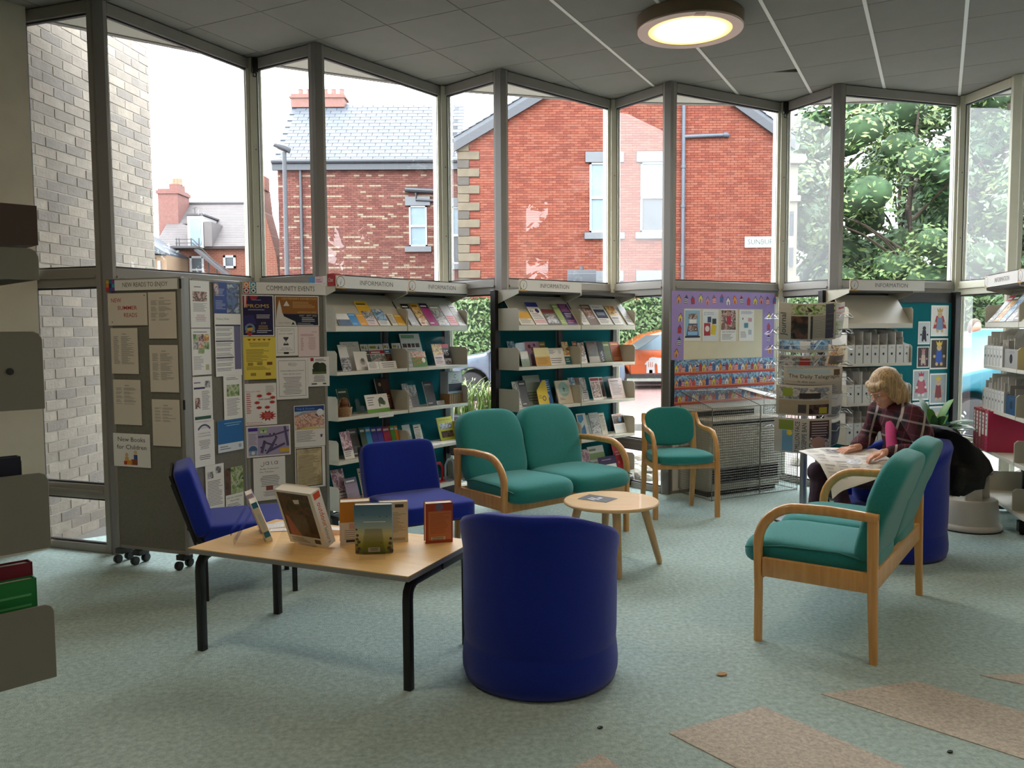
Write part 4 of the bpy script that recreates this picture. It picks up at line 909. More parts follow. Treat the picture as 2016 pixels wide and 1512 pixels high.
# ---------------------------------------------------------------- folding notice boards
BA = PL((-2.551, 5.255), -20.31); BB = PL((-1.999, 5.157), 63.94); BC = PL((-1.80, 5.564), 31.77)
fb = thing('folding_display_board', 'grey felt three panel folding notice board on castors by the left windows', 'display board', (0, 0, 0))
for fr, w_, hd in ((BA, .575, 1), (BB, .455, 0), (BC, .575, 1)):
    pn = link('panel', MB().box((.022, .004, .11), (w_ - .022, .03, 1.79)).mesh('panel', 'board_felt'), fb, M=fr)
    m = MB()
    for a, b, c, d in ((0, .09, .022, 1.812), (w_ - .022, .09, w_, 1.812), (.022, .09, w_ - .022, .112), (.022, 1.79, w_ - .022, 1.812)): m.box((a, 0, b), (c, .034, d))
    m.build('panel_frame', 'board_frame', pn, bevel=.003, seg=1)
for fr, xs in ((BA, (.03, .17, .52)), (BC, (.08, .5))):
    for x in xs:
        cs = MB(); cs.box((x - .03, -.02, .058), (x + .03, .06, .09)); 
        for y in (-.03, .06): cs.lathe([(.012, -.014), (.026, -.014), (.028, 0), (.026, .014), (.012, .014)], 16, 0, rot(0, (x, y, .028), ry=90))
        cs.build('castor', 'black_plastic', fb, M=fr)
for z in (.25, 1.0, 1.74): MB().tube([(.577, -.004, z), (.577, -.004, z + .06)], .007, 8).build('hinge', 'black_metal', fb, M=BA)
MB().prism([(-2.012, 5.056), (-1.999, 5.157), (-2.03, 5.172), (-2.038, 5.066)], .09, 1.81).build('hinge_strip', 'board_frame', fb)
def header(fr, x0, z0, x1, z1, st, tx0, twid, cols, label):
    s = Sheet(); s.base(x1 - x0, z1 - z0, 'white_paper', .003); s.T(st, tx0, .32, .42, '3b3a3a', width=twid, align='L', bold=-.004)
    cols(s); s.done('header_sign', label, 'sign', at(fr, x0, -.0045, z0))
def lg1(s):
    for i, c in enumerate(('c7322f', '3c5a9c', '6b3f8a', 'e07b2f', '2e2f6a', '3aa0b8', 'd4a92c', '2d6f8f', '8f4a9a')): s.rect(-.068 + .0225 * (i % 3), -.004 + .024 * (i // 3), -.0465 + .0225 * (i % 3), .019 + .024 * (i // 3), s.c(c), -.0006)
    s.box((-.07, 0, -.006), (-.001, .002, .07), s.c('2b2e50'))
header(BA, .06, 1.738, .555, 1.803, 'NEW READS TO ENJOY', .13, .72, lg1, 'cream header sign reading NEW READS TO ENJOY')
def lg2(s):
    for i, (c, r) in enumerate((('d9803a', 0), ('3a8fa8', 0), ('96282e', 0), ('2f7f8f', 0))):
        x, z = .004 + .046 * (i % 2), .043 - .039 * (i // 2)
        s.rect(x, z, x + .04, z + .036, s.c(c), -.0003); s.ring(x + .02, z + .018, .008, .015, s.c('e9e6e2'), -.0006); s.disc(x + .02, z + .018, .007, s.c('3a3440' if i > 1 else c), -.0006)
header(BC, .0, 1.729, .573, 1.808, 'COMMUNITY EVENTS', .275, .585, lg2, 'cream header sign reading COMMUNITY EVENTS')
YP = -.0025
mat('list_paper', 'ddd2c4', .75); mat('yellow_paper', 'e6cf52', .7); mat('pink_paper', 'e8d3d2', .7)
def post(fr, box, label, fn, paper='white_paper', tilt=0, cat='notice'):
    x0, z0, x1, z1 = box; s = Sheet(); s.base(x1 - x0, z1 - z0, paper); fn(s); return s.done('notice', label, cat, at(fr, x0, YP - .001, z0, roll=tilt), 'notices on the folding board')
def summer(s):
    s.T('NEW', .09, .72, .125, 'red_ink', align='L', bold=0); s.T('SUMMER', .25, .49, .115, 'red_ink', align='L', bold=0.004, width=.50); s.T('READS', .41, .26, .125, 'red_ink', align='L', bold=0)
    s.Dk(.94, .92, .012, '1d1c20'); s.Dk(.1, .11, .012, '1d1c20')
post(BA, (-.002, 1.519, .313, 1.721), 'white sign in red handwritten capitals reading NEW SUMMER READS', summer, 'list_paper')
def listing(n, gap, top=.82):
    def f(s):
        s.R(.42, .865, .58, .877, 'grey_ink'); s.Ln(.1, .34, top, n, .022, 'grey_ink', gap=gap, rag=.4); s.Ln(.38, .86, top, n, .022, 'grey_ink', gap=gap, rag=.6)
    return f
for bx, lb, f in (((.322, 1.437, .537, 1.722), 'book list pinned top right under the NEW READS TO ENJOY header', listing(20, 6)), ((.012, 1.215, .229, 1.503), 'book list pinned directly under the NEW SUMMER READS sign', listing(28, 0)), ((.319, 1.105, .541, 1.397), 'book list in the right column of the left board, second from the top', listing(27, 9)), ((.017, .892, .239, 1.178), 'book list pinned just above the New Books for Children sign', listing(17, 4)), ((.324, .769, .541, 1.06), 'lowest book list in the right column of the left board', listing(14, 3))):
    post(BA, bx, lb, f, 'list_paper')
def child(s):
    s.T('New Books', .5, .76, .13, '2a2a30', width=.74); s.T('for Children', .5, .53, .13, '2a2a30', width=.8)
    for x, h_, c in ((.36, .3, 'd9b35a'), (.6, .4, '39538a')): s.Dk(x, .1 + h_ * .85, .045, 'e2b592', 3); s.R(x - .05, .1, x + .05, h_ * .8 + .05, c, 2)
    for k, c in enumerate(('c2462f', 'e0983a', '8c4a3a')): s.R(.28 + .1 * k, .06, .37 + .14 * k, .17 + .03 * k, c, 4)
post(BA, (-.0, .624, .299, .836), 'white sign reading New Books for Children with a small drawing', child)
photo('photo_people', ['6b4a42', 'd8c2b4', '8c5a50', '3d3434', 'e6dcd4'], 30); photo('photo_garden', ['3d5a30', '7f9a58', 'c6c9a8', '24331f'], 26); photo('photo_train', ['2c3e6e', '56709f', '1d2440', 'a7b2c6'], 16)
photo('photo_kids', ['d89a7e', 'e7c4ae', 'b06a58', 'f0ddd0', '704a40'], 26); photo('photo_dark', ['1a1614', '3a2a24', '6d4a3c', '0e0c0c'], 14); photo('photo_town', ['9a9490', 'c8c3ba', '6a6664', '8a9ab0'], 28); photo('photo_sea', ['4d86b8', 'a8c8dc', '2d5a8c', 'dfe8ec'], 18); photo('photo_warm', ['d8a24a', 'b5642e', 'e8cf8a', '6b3a22'], 20); photo('photo_grey', ['8c8a8c', 'd2d0d0', '55545a', 'b5b3b5'], 26); photo('photo_pink', ['d8a0b4', '8c4a6a', 'efd3dc', 'b56a80'], 24); photo('parchment', ['c8b48c', 'd8c8a4', 'ab9468'], 9)
def f1(s): s.R(.2, .86, .55, .875, '2a2a30'); s.R(.12, .56, .86, .77, 'photo_people'); s.Ln(.14, .86, .52, 9, .021); s.Ln(.22, .8, .27, 6, .025, 'a06a80', center=True)
post(BB, (.002, 1.503, .159, 1.797), 'white flyer with a group photo at the top of the hinged middle panel', f1)
def f2(s): s.R(0, 0, 1, 1, '31498c', 1); s.R(.5, 0, 1, 1, 'photo_train', 2); s.R(.02, .55, .2, .97, 'photo_people', 2); s.Ln(.06, .46, .78, 5, .05, 'aeb8d8', 3); s.Ln(.06, .46, .4, 6, .05, 'aeb8d8', 3)
post(BB, (.194, 1.597, .416, 1.797), 'blue poster of a railway station on the hinged middle panel', f2)
def f3(s):
    s.T('Walking Walks', .3, .9, .03, '8a8680', width=.5); s.R(.02, .8, .98, .825, '2f3050')
    for k in range(9): s.Ln(.04, .68, .77 - .08 * k, 3, .019, '6a6878', rag=.2)
    for z in (.55, .29): s.R(.02, z, .7, z + .018, '3a3c5c', 2)
    s.R(.72, .1, .98, .8, '6a6688', 2)
post(BB, (.195, 1.186, .425, 1.594), 'long timetable flyer with grey violet bars, below the blue station poster', f3)
def f4(s):
    for i, c in enumerate(('photo_garden', 'photo_people', 'photo_warm', 'photo_town', 'photo_kids', 'photo_garden')): s.R(.08 + .28 * (i % 3), .72 - .17 * (i // 3), .35 + .28 * (i % 3), .88 - .17 * (i // 3), c)
    s.R(.32, .46, .66, .58, 'photo_garden'); s.R(.1, .92, .8, .935, '5a5a60'); s.Ln(.08, .6, .4, 11, .027, '8a8a90'); s.R(.7, .1, .88, .22, 'b8b48a')
post(BB, (.002, 1.205, .158, 1.497), 'white flyer with a cluster of small garden photographs', f4)
def f5(s): s.R(.06, .86, .4, .88, '5a3a6a'); s.R(.05, .73, .62, .77, '3a2f5a'); s.R(.62, .75, .9, .9, 'photo_grey'); s.R(.1, .3, .36, .54, 'photo_people'); s.Ln(.45, .9, .68, 17, .025, '77747a'); s.R(.06, .06, .9, .13, '2f5a4a')
post(BB, (-.0, .905, .158, 1.194), 'white flyer with a violet bar and a dark green foot', f5)
def f6(s): s.Ln(.15, .85, .94, 2, .035); s.R(.16, .52, .86, .78, 'photo_garden'); s.Ln(.15, .9, .47, 13, .03)
post(BB, (.256, .895, .418, 1.192), 'white flyer with one dark woodland photograph', f6)
def f7(s):
    s.ring(.5 * s.w, .72 * s.h, .05, .062, s.c('5a5a78'), -.0006, a0=30, a1=150); s.T('MONITORED', .5, .84, .025, '6a6a7a', width=.6); s.T('LOOKING FOR', .5, .72, .028, '6a6a70', width=.6); s.T('VOLUNTEERS', .5, .66, .028, '6a6a70', width=.66); s.Ln(.2, .8, .58, 8, .026, center=True); s.Ln(.2, .8, .25, 3, .04, '4a4a52', center=True)
post(BB, (.0, .621, .164, .91), 'white appeal flyer asking for volunteers under an arched logo', f7)
def f8(s): s.R(0, .26, 1, 1, '2568a4'); s.Ln(.25, .95, .9, 2, .07, '8ab4d4', 2, center=True); s.R(0, 0, 1, .26, 'd8dde4', 2); s.Dk(.86, .14, .06, '9ab0c4', 3); s.Ln(.08, .5, .18, 2, .07, '6a7a8c', 3)
post(BB, (.194, .688, .418, .898), 'bright blue landscape flyer with a pale foot', f8)
def f9(s): s.R(.1, .72, .42, .86, 'photo_grey'); s.R(.55, .8, .85, .95, 'photo_grey'); s.Ln(.1, .9, .66, 17, .032)
post(BB, (.08, .315, .237, .62), 'white flyer partly behind the blue chair back', f9)
def f10(s): s.R(0, .42, 1, 1, 'photo_garden'); s.R(0, .42, .3, 1, 'photo_dark', 2); s.T('Join our volunteer', .5, .34, .035, '5a5a50', width=.86); s.T('family', .5, .27, .035, '5a5a50', width=.5); s.Ln(.08, .9, .22, 6, .03)
post(BB, (.247, .269, .408, .577), 'flyer with a garden photograph over a white text block, lowest on the middle panel', f10)
def proms(s):
    s.R(.035, .025, .965, .975, '241f48'); s.F([(.04, .97), (.2, .97), (.14, .7), (.07, .68), (.04, .8)], 'a83038', 2); s.F([(.25, .97), (.52, .97), (.44, .88), (.3, .87)], 'a83038', 2); s.F([(.09, .97), (.15, .97), (.12, .7), (.09, .69)], 'd8d0d0', 3)
    s.T('PROMS', .5, .69, .085, 'dcb45c', width=.70, bold=0); s.Ln(.2, .84, .645, 1, .03, 'c8c4d4', 3); s.R(.32, .87, .6, .885, '9a94b4', 3)
    s.F([(.05, .2), (.45, .3), (.35, .52), (.06, .5)], '353068', 2); s.Ln(.45, .88, .52, 3, .035, 'd8d4e0', 3, rag=.1); s.T('£14', .66, .295, .05, 'dcb45c', bold=0); s.Ln(.45, .85, .26, 4, .027, 'b49a60', 3, center=True); s.Ln(.45, .92, .14, 2, .04, 'd8d4e0', 3)
    s.ring(.24 * s.w, .19 * s.h, .02, .034, s.c('6f8aa4'), -.0012); s.F([(.1, .08), (.4, .1), (.36, .22), (.14, .2)], 'c8a24a', 3); s.Dk(.23, .07, .08, 'b03038', 4)
post(BC, (-.011, 1.444, .205, 1.723), 'dark purple poster with gold lettering PROMS', proms)
def cent(s):
    s.R(.02, .4, .98, .97, '94602c'); s.R(.02, .025, .98, .4, '1b2238', 1); s.F([(.02, .02), (.48, .02), (.45, .15), (.2, .32), (.16, .45), (.14, .62), (.1, .86), (.06, .62), (.04, .45), (.02, .2)], 'd6d0c8', 2)
    s.T('CENTENARY EXHIBITION', .55, .87, .07, 'd8b070', width=.8, bold=0); s.F([(.19, .66), (.33, .66), (.26, .84)], 'd6d0c8', 3); s.Ln(.4, .93, .8, 5, .045, 'cfa468', 3, rag=.5); s.T('ADMISSION FREE', .72, .43, .05, 'd8b070', width=.44); s.T('MAY - SEPT 2022', .75, .315, .055, 'c0b8a8', width=.4); s.Ln(.6, .94, .28, 3, .055, 'd0ccc8', 3, rag=.3)
    s.T('HOLY TRINITY', .21, .08, .045, '2a2a30', width=.28); s.F([(.36, .05), (.44, .05), (.4, .14)], '2a2a30', 3); s.Ln(.5, .94, .1, 2, .045, 'b0acb0', 3)
post(BC, (.212, 1.512, .521, 1.721), 'brown and navy landscape poster CENTENARY EXHIBITION with a white spire', cent)
def yel(s):
    for k in range(5): s.F([(.14 + .15 * k, .95), (.26 + .15 * k, .95), (.2 + .15 * k, .9)], 'a05a30', 2)
    s.Ln(.15, .85, .86, 4, .028, '7a6a3a', center=True); s.Ln(.1, .8, .7, 10, .03, '7a6a3a'); 
    for x, z in ((.22, .36), (.5, .37), (.8, .37), (.3, .12), (.75, .12)): s.R(x - .08, z - .035, x + .08, z + .035, 'a08a3c' if x < .7 else '7a4a2a', 2)
    s.Ln(.1, .9, .3, 3, .03, '7a6a3a')
post(BC, (-.011, 1.151, .212, 1.441), 'bright yellow notice with bunting and small drawings', yel, 'yellow_paper')
def hour(s):
    s.frame(.08, .1, .84, .92, .008, '3a3a3e'); s.T('TIME IS RUNNING', .46, .84, .022, '2a2a2e', width=.5); s.T('OUT FOR THE REEF', .46, .74, .026, '2a2a2e', width=.62)
    s.F([(.35, .64), (.58, .64), (.58, .6), (.48, .51), (.45, .51), (.35, .6)], '3a3a3e', 2); s.F([(.35, .36), (.58, .36), (.58, .4), (.48, .5), (.45, .5), (.35, .4)], '3a3a3e', 2); s.F([(.39, .42), (.54, .42), (.48, .48), (.45, .48)], 'e9e6e2', 3)
    s.T('WE FINANCE', .46, .25, .03, '2a2a2e', width=.4); s.T('LOCAL HERITAGE', .46, .19, .03, '2a2a2e', width=.56); s.R(.36, .06, .58, .13, '2a2a2e', 2)
post(BC, (.21, 1.307, .367, 1.509), 'small white notice with a black hourglass drawing', hour)
def pink(s): s.T('VOICES', .76, .8, .035, 'b5566a', width=.25); s.Ln(.12, .88, .74, 2, .04, 'b07a84'); s.Ln(.45, .85, .64, 12, .036, 'bc8a92', center=True); s.Ln(.12, .26, .62, 8, .055, 'a08a8c')
post(BC, (.369, 1.298, .519, 1.509), 'small pale pink programme notice beside the hourglass notice', pink, 'pink_paper')
def nf(s): s.frame(.07, .07, .93, .93, .008, '4a4a4e'); s.Dk(.42, .84, .05, 'c8c4bc'); s.Ln(.45, .68, .87, 4, .022, 'a8a49c', rag=.3); s.T('NORTHUMBERLAND & DURHAM', .5, .67, .026, '3a3a3e', width=.74); s.T('FAMILY HISTORY SOCIETY', .5, .59, .026, '3a3a3e', width=.58); s.Ln(.2, .8, .53, 12, .036, '77747a', center=True)
post(BC, (.211, 1.006, .433, 1.294), 'white framed notice of a family history society', nf)
def tree_p(s): s.R(.12, .86, .27, .97, 'a83038'); s.Ln(.34, .86, .93, 2, .05, '3a3a3e'); s.R(.2, .42, .86, .6, '2e3a22'); s.Dk(.42, .68, .2, '2a3622', 3); s.Dk(.66, .66, .2, '34422a', 4); s.R(.2, .42, .86, .5, '55613c', 5); s.Ln(.2, .84, .36, 5, .045, '4a4a4e', center=True); s.R(.15, .06, .4, .11, '5a5a5e'); s.R(.68, .06, .84, .11, '5a5a5e')
post(BC, (.434, 1.087, .588, 1.294), 'white notice with a photograph of dark trees, at the right board edge', tree_p)
def splat(s, x, z, r, col, lay, n=11, st=1.35, asp=1.):
    P_ = []
    for k in range(2 * n):
        q = r * (st if k % 2 else .82); P_.append((x + q * math.cos(PI * k / n), z + q * asp * math.sin(PI * k / n) * s.w / s.h))
    s.F(P_, col, lay)
def tutor(s):
    s.T('Dates for 2022', .05, .8, .022, 'red_ink', align='L', width=.44); s.Ln(.05, .2, .765, 10, .05, 'c05a58', h=.4, rag=.3); s.Ln(.66, .94, .93, 5, .032, 'a0a0a0', rag=.2)
    for x, z in ((.46, .7), (.76, .74), (.88, .65), (.38, .54), (.86, .54), (.44, .42), (.7, .42)): splat(s, x, z, .085, 'b5352f', 2, 9, 1.25, .55)
    s.T('WAR GAMES', .62, .6, .035, '3a2a2a', 4, width=.4); splat(s, .7, .22, .22, 'b5352f', 3, 12, 1.3, .62); s.Ln(.56, .84, .28, 5, .028, 'd88a84', 5, center=True); s.T('Bring Friends', .04, .06, .022, 'red_ink', align='L', width=.5); s.Ln(.04, .7, .03, 1, .02, 'c05a58')
post(BC, (-.006, .838, .208, 1.124), 'white notice with red ink splashes and a column of dates', tutor)
def sing(s):
    s.R(.02, .86, .98, .985, '2a4a90'); s.T('Sing & Shower', .38, .9, .045, '7fa6d8', width=.6); s.R(.02, .42, .98, .86, 'photo_kids', 2); s.F([(.02, .86), (.98, .86), (.98, .78), (.7, .87), (.3, .87), (.02, .76)], 'c8d4e0', 3); s.F([(.02, .42), (.98, .42), (.98, .44), (.6, .49), (.3, .47), (.02, .42)], 'd8c47a', 3); s.Dk(.84, .82, .11, 'e8ecf0', 4); s.Ln(.06, .7, .38, 9, .03, '77747a'); s.F([(.83, .22), (.88, .3), (.91, .22)], '5a5470', 3); s.F([(.83, .28), (.92, .28), (.875, .2)], '5a5470', 4)
post(BC, (.327, .664, .548, .956), 'poster with a blue top and a photograph of small children', sing)
def mapp(s):
    s.R(.03, .04, .97, .96, 'a89cbc'); s.R(.03, .04, .25, .96, 'c4bccc', 2); s.R(.04, .84, .25, .95, '4a3490', 3); s.Ln(.05, .24, .75, 8, .045, '8a84a0', 3)
    for p in (((.26, .68), (.55, .69), (.97, .84), (.97, .78), (.56, .63), (.26, .61)), ((.66, .62), (.71, .62), (.56, .2), (.46, .08), (.42, .1)), ((.84, .95), (.9, .95), (.97, .3), (.91, .3)), ((.3, .14), (.36, .1), (.44, .5), (.38, .54)), ((.38, .5), (.62, .38), (.6, .32), (.38, .44)), ((.5, .22), (.86, .42), (.88, .35), (.52, .14))): s.F(p, '5c5478', 3)
    s.R(.29, .75, .47, .95, '9ab48a', 4); s.R(.31, .77, .37, .84, 'c8d4b4', 5); s.R(.39, .77, .45, .84, 'c8d4b4', 5)
    for x, z in ((.38, .84), (.36, .66), (.53, .72), (.62, .73), (.66, .63), (.66, .36), (.42, .2), (.32, .3)): s.Dk(x, z, .018, '26203a', 6)
    s.R(.75, .1, .97, .24, 'd8b04a', 5); s.Dk(.14, .24, .095, '4a6a9c', 4); s.R(.06, .06, .22, .22, '8aa4c4', 5); s.Dk(.14, .14, .04, 'e0dcd8', 6)
post(BC, (-.002, .62, .298, .832), 'lilac street map poster with a yellow tab', mapp)
def jala(s):
    # the looped word mark: j a l a
    y, h_ = .83 * s.h, .055 * s.h; c = s.c('4a4650'); x = .25 * s.w
    s.rect(x + .016, y, x + .019, y + .02, c, -.0006); s.ring(x + .006, y + .001, .010, .013, c, -.0006, a0=200, a1=360)
    for q in (.052, .112): s.ring(x + q - .012, y + .009, .0085, .0115, c, -.0006); s.rect(x + q - .003, y - .002, x + q, y + .02, c, -.0006)
    s.ring(x + .076, y + .006, .005, .008, c, -.0006, a0=180, a1=300); s.rect(x + .068, y + .004, x + .071, y + .022, c, -.0006)
    s.T('Bodily Treatments', .5, .72, .026, '2a2a2e', width=.58); s.T('Day Therapies', .42, .65, .026, '2a2a2e', width=.44); s.Ln(.2, .82, .57, 7, .038, '77747a', center=True); s.R(.38, .23, .6, .33, '8c4a40', 2); s.Ln(.28, .72, .2, 4, .03, '77747a', center=True)
post(BC, (.038, .316, .257, .614), 'white notice with a looped grey wordmark JALA at the foot of the board', jala)
def parch(s): s.R(.03, .04, .9, .98, 'parchment'); s.frame(.03, .04, .9, .98, .02, '2e261c', 2); s.T('The Community Orchard', .47, .9, .024, '5a4a30', width=.7); s.T('Planting Day, Saltwell', .47, .86, .02, '5a4a30', width=.56); s.Ln(.1, .84, .8, 22, .033, '8a7650', 3)
post(BC, (.327, .371, .543, .661), 'parchment brown notice with a burnt dark edge', parch)
# ---------------------------------------------------------------- information shelving
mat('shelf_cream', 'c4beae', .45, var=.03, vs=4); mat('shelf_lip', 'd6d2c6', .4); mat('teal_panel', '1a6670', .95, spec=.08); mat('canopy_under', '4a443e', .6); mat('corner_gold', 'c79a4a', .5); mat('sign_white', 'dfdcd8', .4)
SH = (1.15, .815, .49, .145)
def end_plate(x, z0, hgt=.18, dep=.26, y0=0.): 
    r = .02; return [(y0 + r * .0, z0), (y0, z0 + hgt - r), (y0 + r, z0 + hgt), (y0 + dep, z0 + hgt), (y0 + dep, z0)]
SX = Matrix(((0, 0, 1, 0), (1, 0, 0, 0), (0, 1, 0, 0), (0, 0, 0, 1)))   # (y, z) profile extruded along x
def info_unit(name, label, o, rz, bays, signs, levels=SH, sloped=True, canopy=True, uprights=None, dp=.06, teal=True):
    t = thing('information_shelf', label, 'shelving unit', (o[0], o[1], 0), rz, 'information shelving units')
    xs = [0]
    for b in bays: xs.append(xs[-1] + b)
    for x in uprights or xs:
        m = MB(); m.box((x - .03, .30 - dp, .02), (x + .03, .36 - dp, 1.80)); m.build('upright', 'black_metal', t, bevel=.003, seg=1)
        m = MB(); m.box((x - .03, .04, .02), (x + .03, .31 - dp, .10)); m.tube([(x, .07, 0), (x, .07, .02)], .018, 10); m.build('base_foot', 'black_metal', t, bevel=.003, seg=1)
    for i, bw in enumerate(bays):
        x0, x1 = xs[i] + .004, xs[i + 1] - .004
        if teal: MB().box((x0 + .03, .328 - dp, .1), (x1 - .03, .34 - dp, 1.70)).build('back_panel', 'teal_panel', t)
        MB().box((x0 + .03, .312 - dp, 1.70), (x1 - .03, .345 - dp, 1.79)).build('top_rail', 'black_metal', t)
        for z in levels:
            m = MB(); m.box((x0, .003, z + .018), (x1, .298 - dp, z + .024)); sh = m.build('shelf', 'shelf_cream', t)
            MB().box((x0, 0, z), (x1, .004, z + .026)).build('shelf_lip', 'shelf_lip', sh, bevel=.001, seg=1)
            for x in (x0, x1 - .004): MB().prism(end_plate(x, z, dep=.298 - dp), x, x + .004, 0, SX).build('end_plate', 'shelf_cream', sh)
        if sloped:
            z = 1.47; th = .005; pr = [(.0, z + .03), (.004, z + .026), (.205, 1.752), (.201, 1.756)]
            sh = MB().prism(pr, x0 + .006, x1 - .006, 0, SX).build('sloped_shelf', 'shelf_cream', t)
            MB().prism([(0, z + .005), (.004, z), (.03, z), (.03, z + .004), (.006, z + .006), (.006, z + .042), (0, z + .042)], x0 + .004, x1 - .004, 0, SX).build('shelf_lip', 'shelf_lip', sh)
            for x in (x0, x1 - .004): MB().prism(end_plate(x, z, dep=.298 - dp), x, x + .004, 0, SX).build('end_plate', 'shelf_cream', sh)
        if canopy:
            cn = MB().prism([(.0, 1.795), (.3 - dp, 1.795), (.3 - dp, 1.80), (0, 1.80)], x0, x1, 0, SX).build('canopy', 'shelf_cream', t)
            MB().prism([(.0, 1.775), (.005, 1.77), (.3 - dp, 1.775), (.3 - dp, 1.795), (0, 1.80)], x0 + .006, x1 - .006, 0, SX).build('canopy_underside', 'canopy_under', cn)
            for x in (x0, x1 - .004): MB().prism([(.0, 1.765), (.3 - dp, 1.69), (.3 - dp, 1.80), (0, 1.80)], x, x + .004, 0, SX).build('canopy_bracket', 'shelf_cream', cn)
        if signs[i]:
            ex = signs[i] if signs[i] is not True else 0
            w_ = bw - .012 + ex; s = Sheet(); s.base(w_, .088, 'sign_white', .006)
            s.box((.012, .003, .088), (w_ - .01, .006, .094), s.c('black_metal'))
            s.text('INFORMATION', .235 * (1 if w_ < .75 else 1.1), .028, .034, s.c('4a4648'), -.0008, 'L', .345, None, -.006)
            s.box((-.001, -.0006, -.004), (.085, .0, .092), s.c('corner_gold')); s.rect(.003, .004, .088, .088, s.c('sign_white'), -.0008)
            s.ring(.043, .046, .036, .040, s.c('5a4a3a'), -.0012, 28, a0=-110, a1=215); s.flat([(.006, .006), (.03, .012), (.012, .03)], s.c('8a6a3a'), -.0011)
            s.text('i', .044, .024, .04, s.c('3a6a94'), -.0014, 'C', None, None, .0, italic=.25)
            s.build('header_sign', s.mats, t, (xs[i] + .004, -.012, 1.787))
    return t
U1 = PL((-1.276, 6.0), 53.8); U2 = PL((.053, 6.593), 43.6); U3 = PL((2.80, 6.9), 19.0); U4 = PL((3.77, 6.6), -104.9)
u = info_unit('a', 'two bay cream information shelf with teal back, right of the notice board', (-1.276, 6.0), 53.8, (.755, .755), (True, True))
u2 = info_unit('b', 'two bay information shelf with teal back, one header sign, behind the sofa', (.053, 6.593), 43.6, (.75, .75), (True, 0))
s = Sheet(); s.base(.20, .075, 'white_paper', .06); s.R(0, 0, .35, 1, '5a9ad0'); s.R(.35, 0, .8, 1, 'e8c8d0'); s.Ln(.4, .75, .7, 3, .2, 'b0687a', 2); s.done('box', 'small pale blue and pink box on top of the shelf behind COMMUNITY EVENTS', 'box', at(U1, .008, .29, 1.8015, yaw=-90))
s = Sheet(); s.base(.075, .09, 'red_ink', .06); s.T('Chat', .5, .35, .3, 'e9e6e2', width=.7, italic=.2); s.done('box', 'small red box lettered Chat on the left end of the shelf top', 'box', at(U1, .006, .085, 1.8015, yaw=-90))
u3 = info_unit('c', 'information shelf of white box files with a teal pinboard bay, behind the reader', (2.80, 6.9), 19.0, (.69,), (.11,), uprights=(0, .69, 1.49), dp=.02)
m = MB(); m.box((.72, .325, .1), (1.46, .345, 1.70)); pb = m.build('pinboard', 'teal_panel', u3); MB().box((.72, .318, 1.70), (1.46, .35, 1.79)).build('top_rail', 'black_metal', u3)
m = MB()
for k in range(18): m.box((1.513, .2985, .4 + .075 * k), (1.517, .2995, .41 + .075 * k))
m.build('slot_holes', 'pale_ink', u3)
u4 = info_unit('d', 'information shelf of box files and red lever arch files at the right edge', (3.77, 6.6), -104.9, (.80, .80), (True, True), teal=False, dp=.0)
MB().box((.0, .318, .1), (.77, .33, .5)).build('back_panel', 'teal_panel', u4); MB().box((.83, .318, .1), (1.57, .33, 1.7)).build('back_panel', 'teal_panel', u4)
# clear label strips hung on shelf lips
for fr, x, z, n_ in ((U1, .42, .815, 'clear label strip on the lip below the white landscape card'), (U2, .35, .815, 'clear label strip on the lip below the yellow house shaped leaflet'), (U2, 1.17, 1.15, 'clear label strip on the lip below the walking booklets')):
    s = Sheet(); s.base(.16, .03, 'white_paper', .001); s.Ln(.1, .9, .75, 1, .5, 'pale_ink'); s.done('shelf_label', n_, 'label', at(fr, x, -.002, z - .012), 'label strips on the shelf lips')
# foreground shelving, left edge of the room
mat('shelf_grey', '7f7b72', .5, var=.04, vs=3); mat('canopy_shade_brown', '4a3a34', .6)
FG = Matrix.Translation((-1.06, 1.87, 0)) @ Matrix.Rotation(math.radians(135), 4, 'Z')
t = thing('bookcase', 'grey steel bookcase seen end on at the left edge of the room', 'bookcase', None); t.matrix_world = FG
for i, z in enumerate((.685, .99, 1.31, 1.60)):
    m = MB(); m.box((.004, .008, z + .012), (.9, .255, z + .018)); sh = m.build('shelf', 'shelf_grey', t); MB().box((.004, .004, z), (.9, .008, z + .02)).build('shelf_lip', 'shelf_grey', sh)
    for x in (0, .896):
        h_ = .175 if i < 3 else .07; r = .018
        MB().prism([(0, z), (0, z + h_ - r), (r * .3, z + h_ - r * .3), (r, z + h_), (.26, z + h_), (.26, z)], x, x + .004, 0, SX).build('end_plate', 'shelf_grey', sh, bevel=.0015, seg=1)
MB().prism([(0, 1.678), (.0, 1.765), (.3, 1.765), (.3, 1.66)], 0, .9, 0, SX).build('canopy', 'canopy_shade_brown', t)  # dark brown carries the shadow on the canopy end
m = MB(); m.lathe([(.001, 0), (.008, .001), (.008, .002), (.001, .003)], 10, 0, rot(0, (-.001, .068, 1.397), ry=-90)); m.build('screw', 'black_metal', t)
for x in (.0, .9): MB().box((x - .02, .28, 0), (x + .02, .34, 1.80)).build('upright', 'black_metal', t)
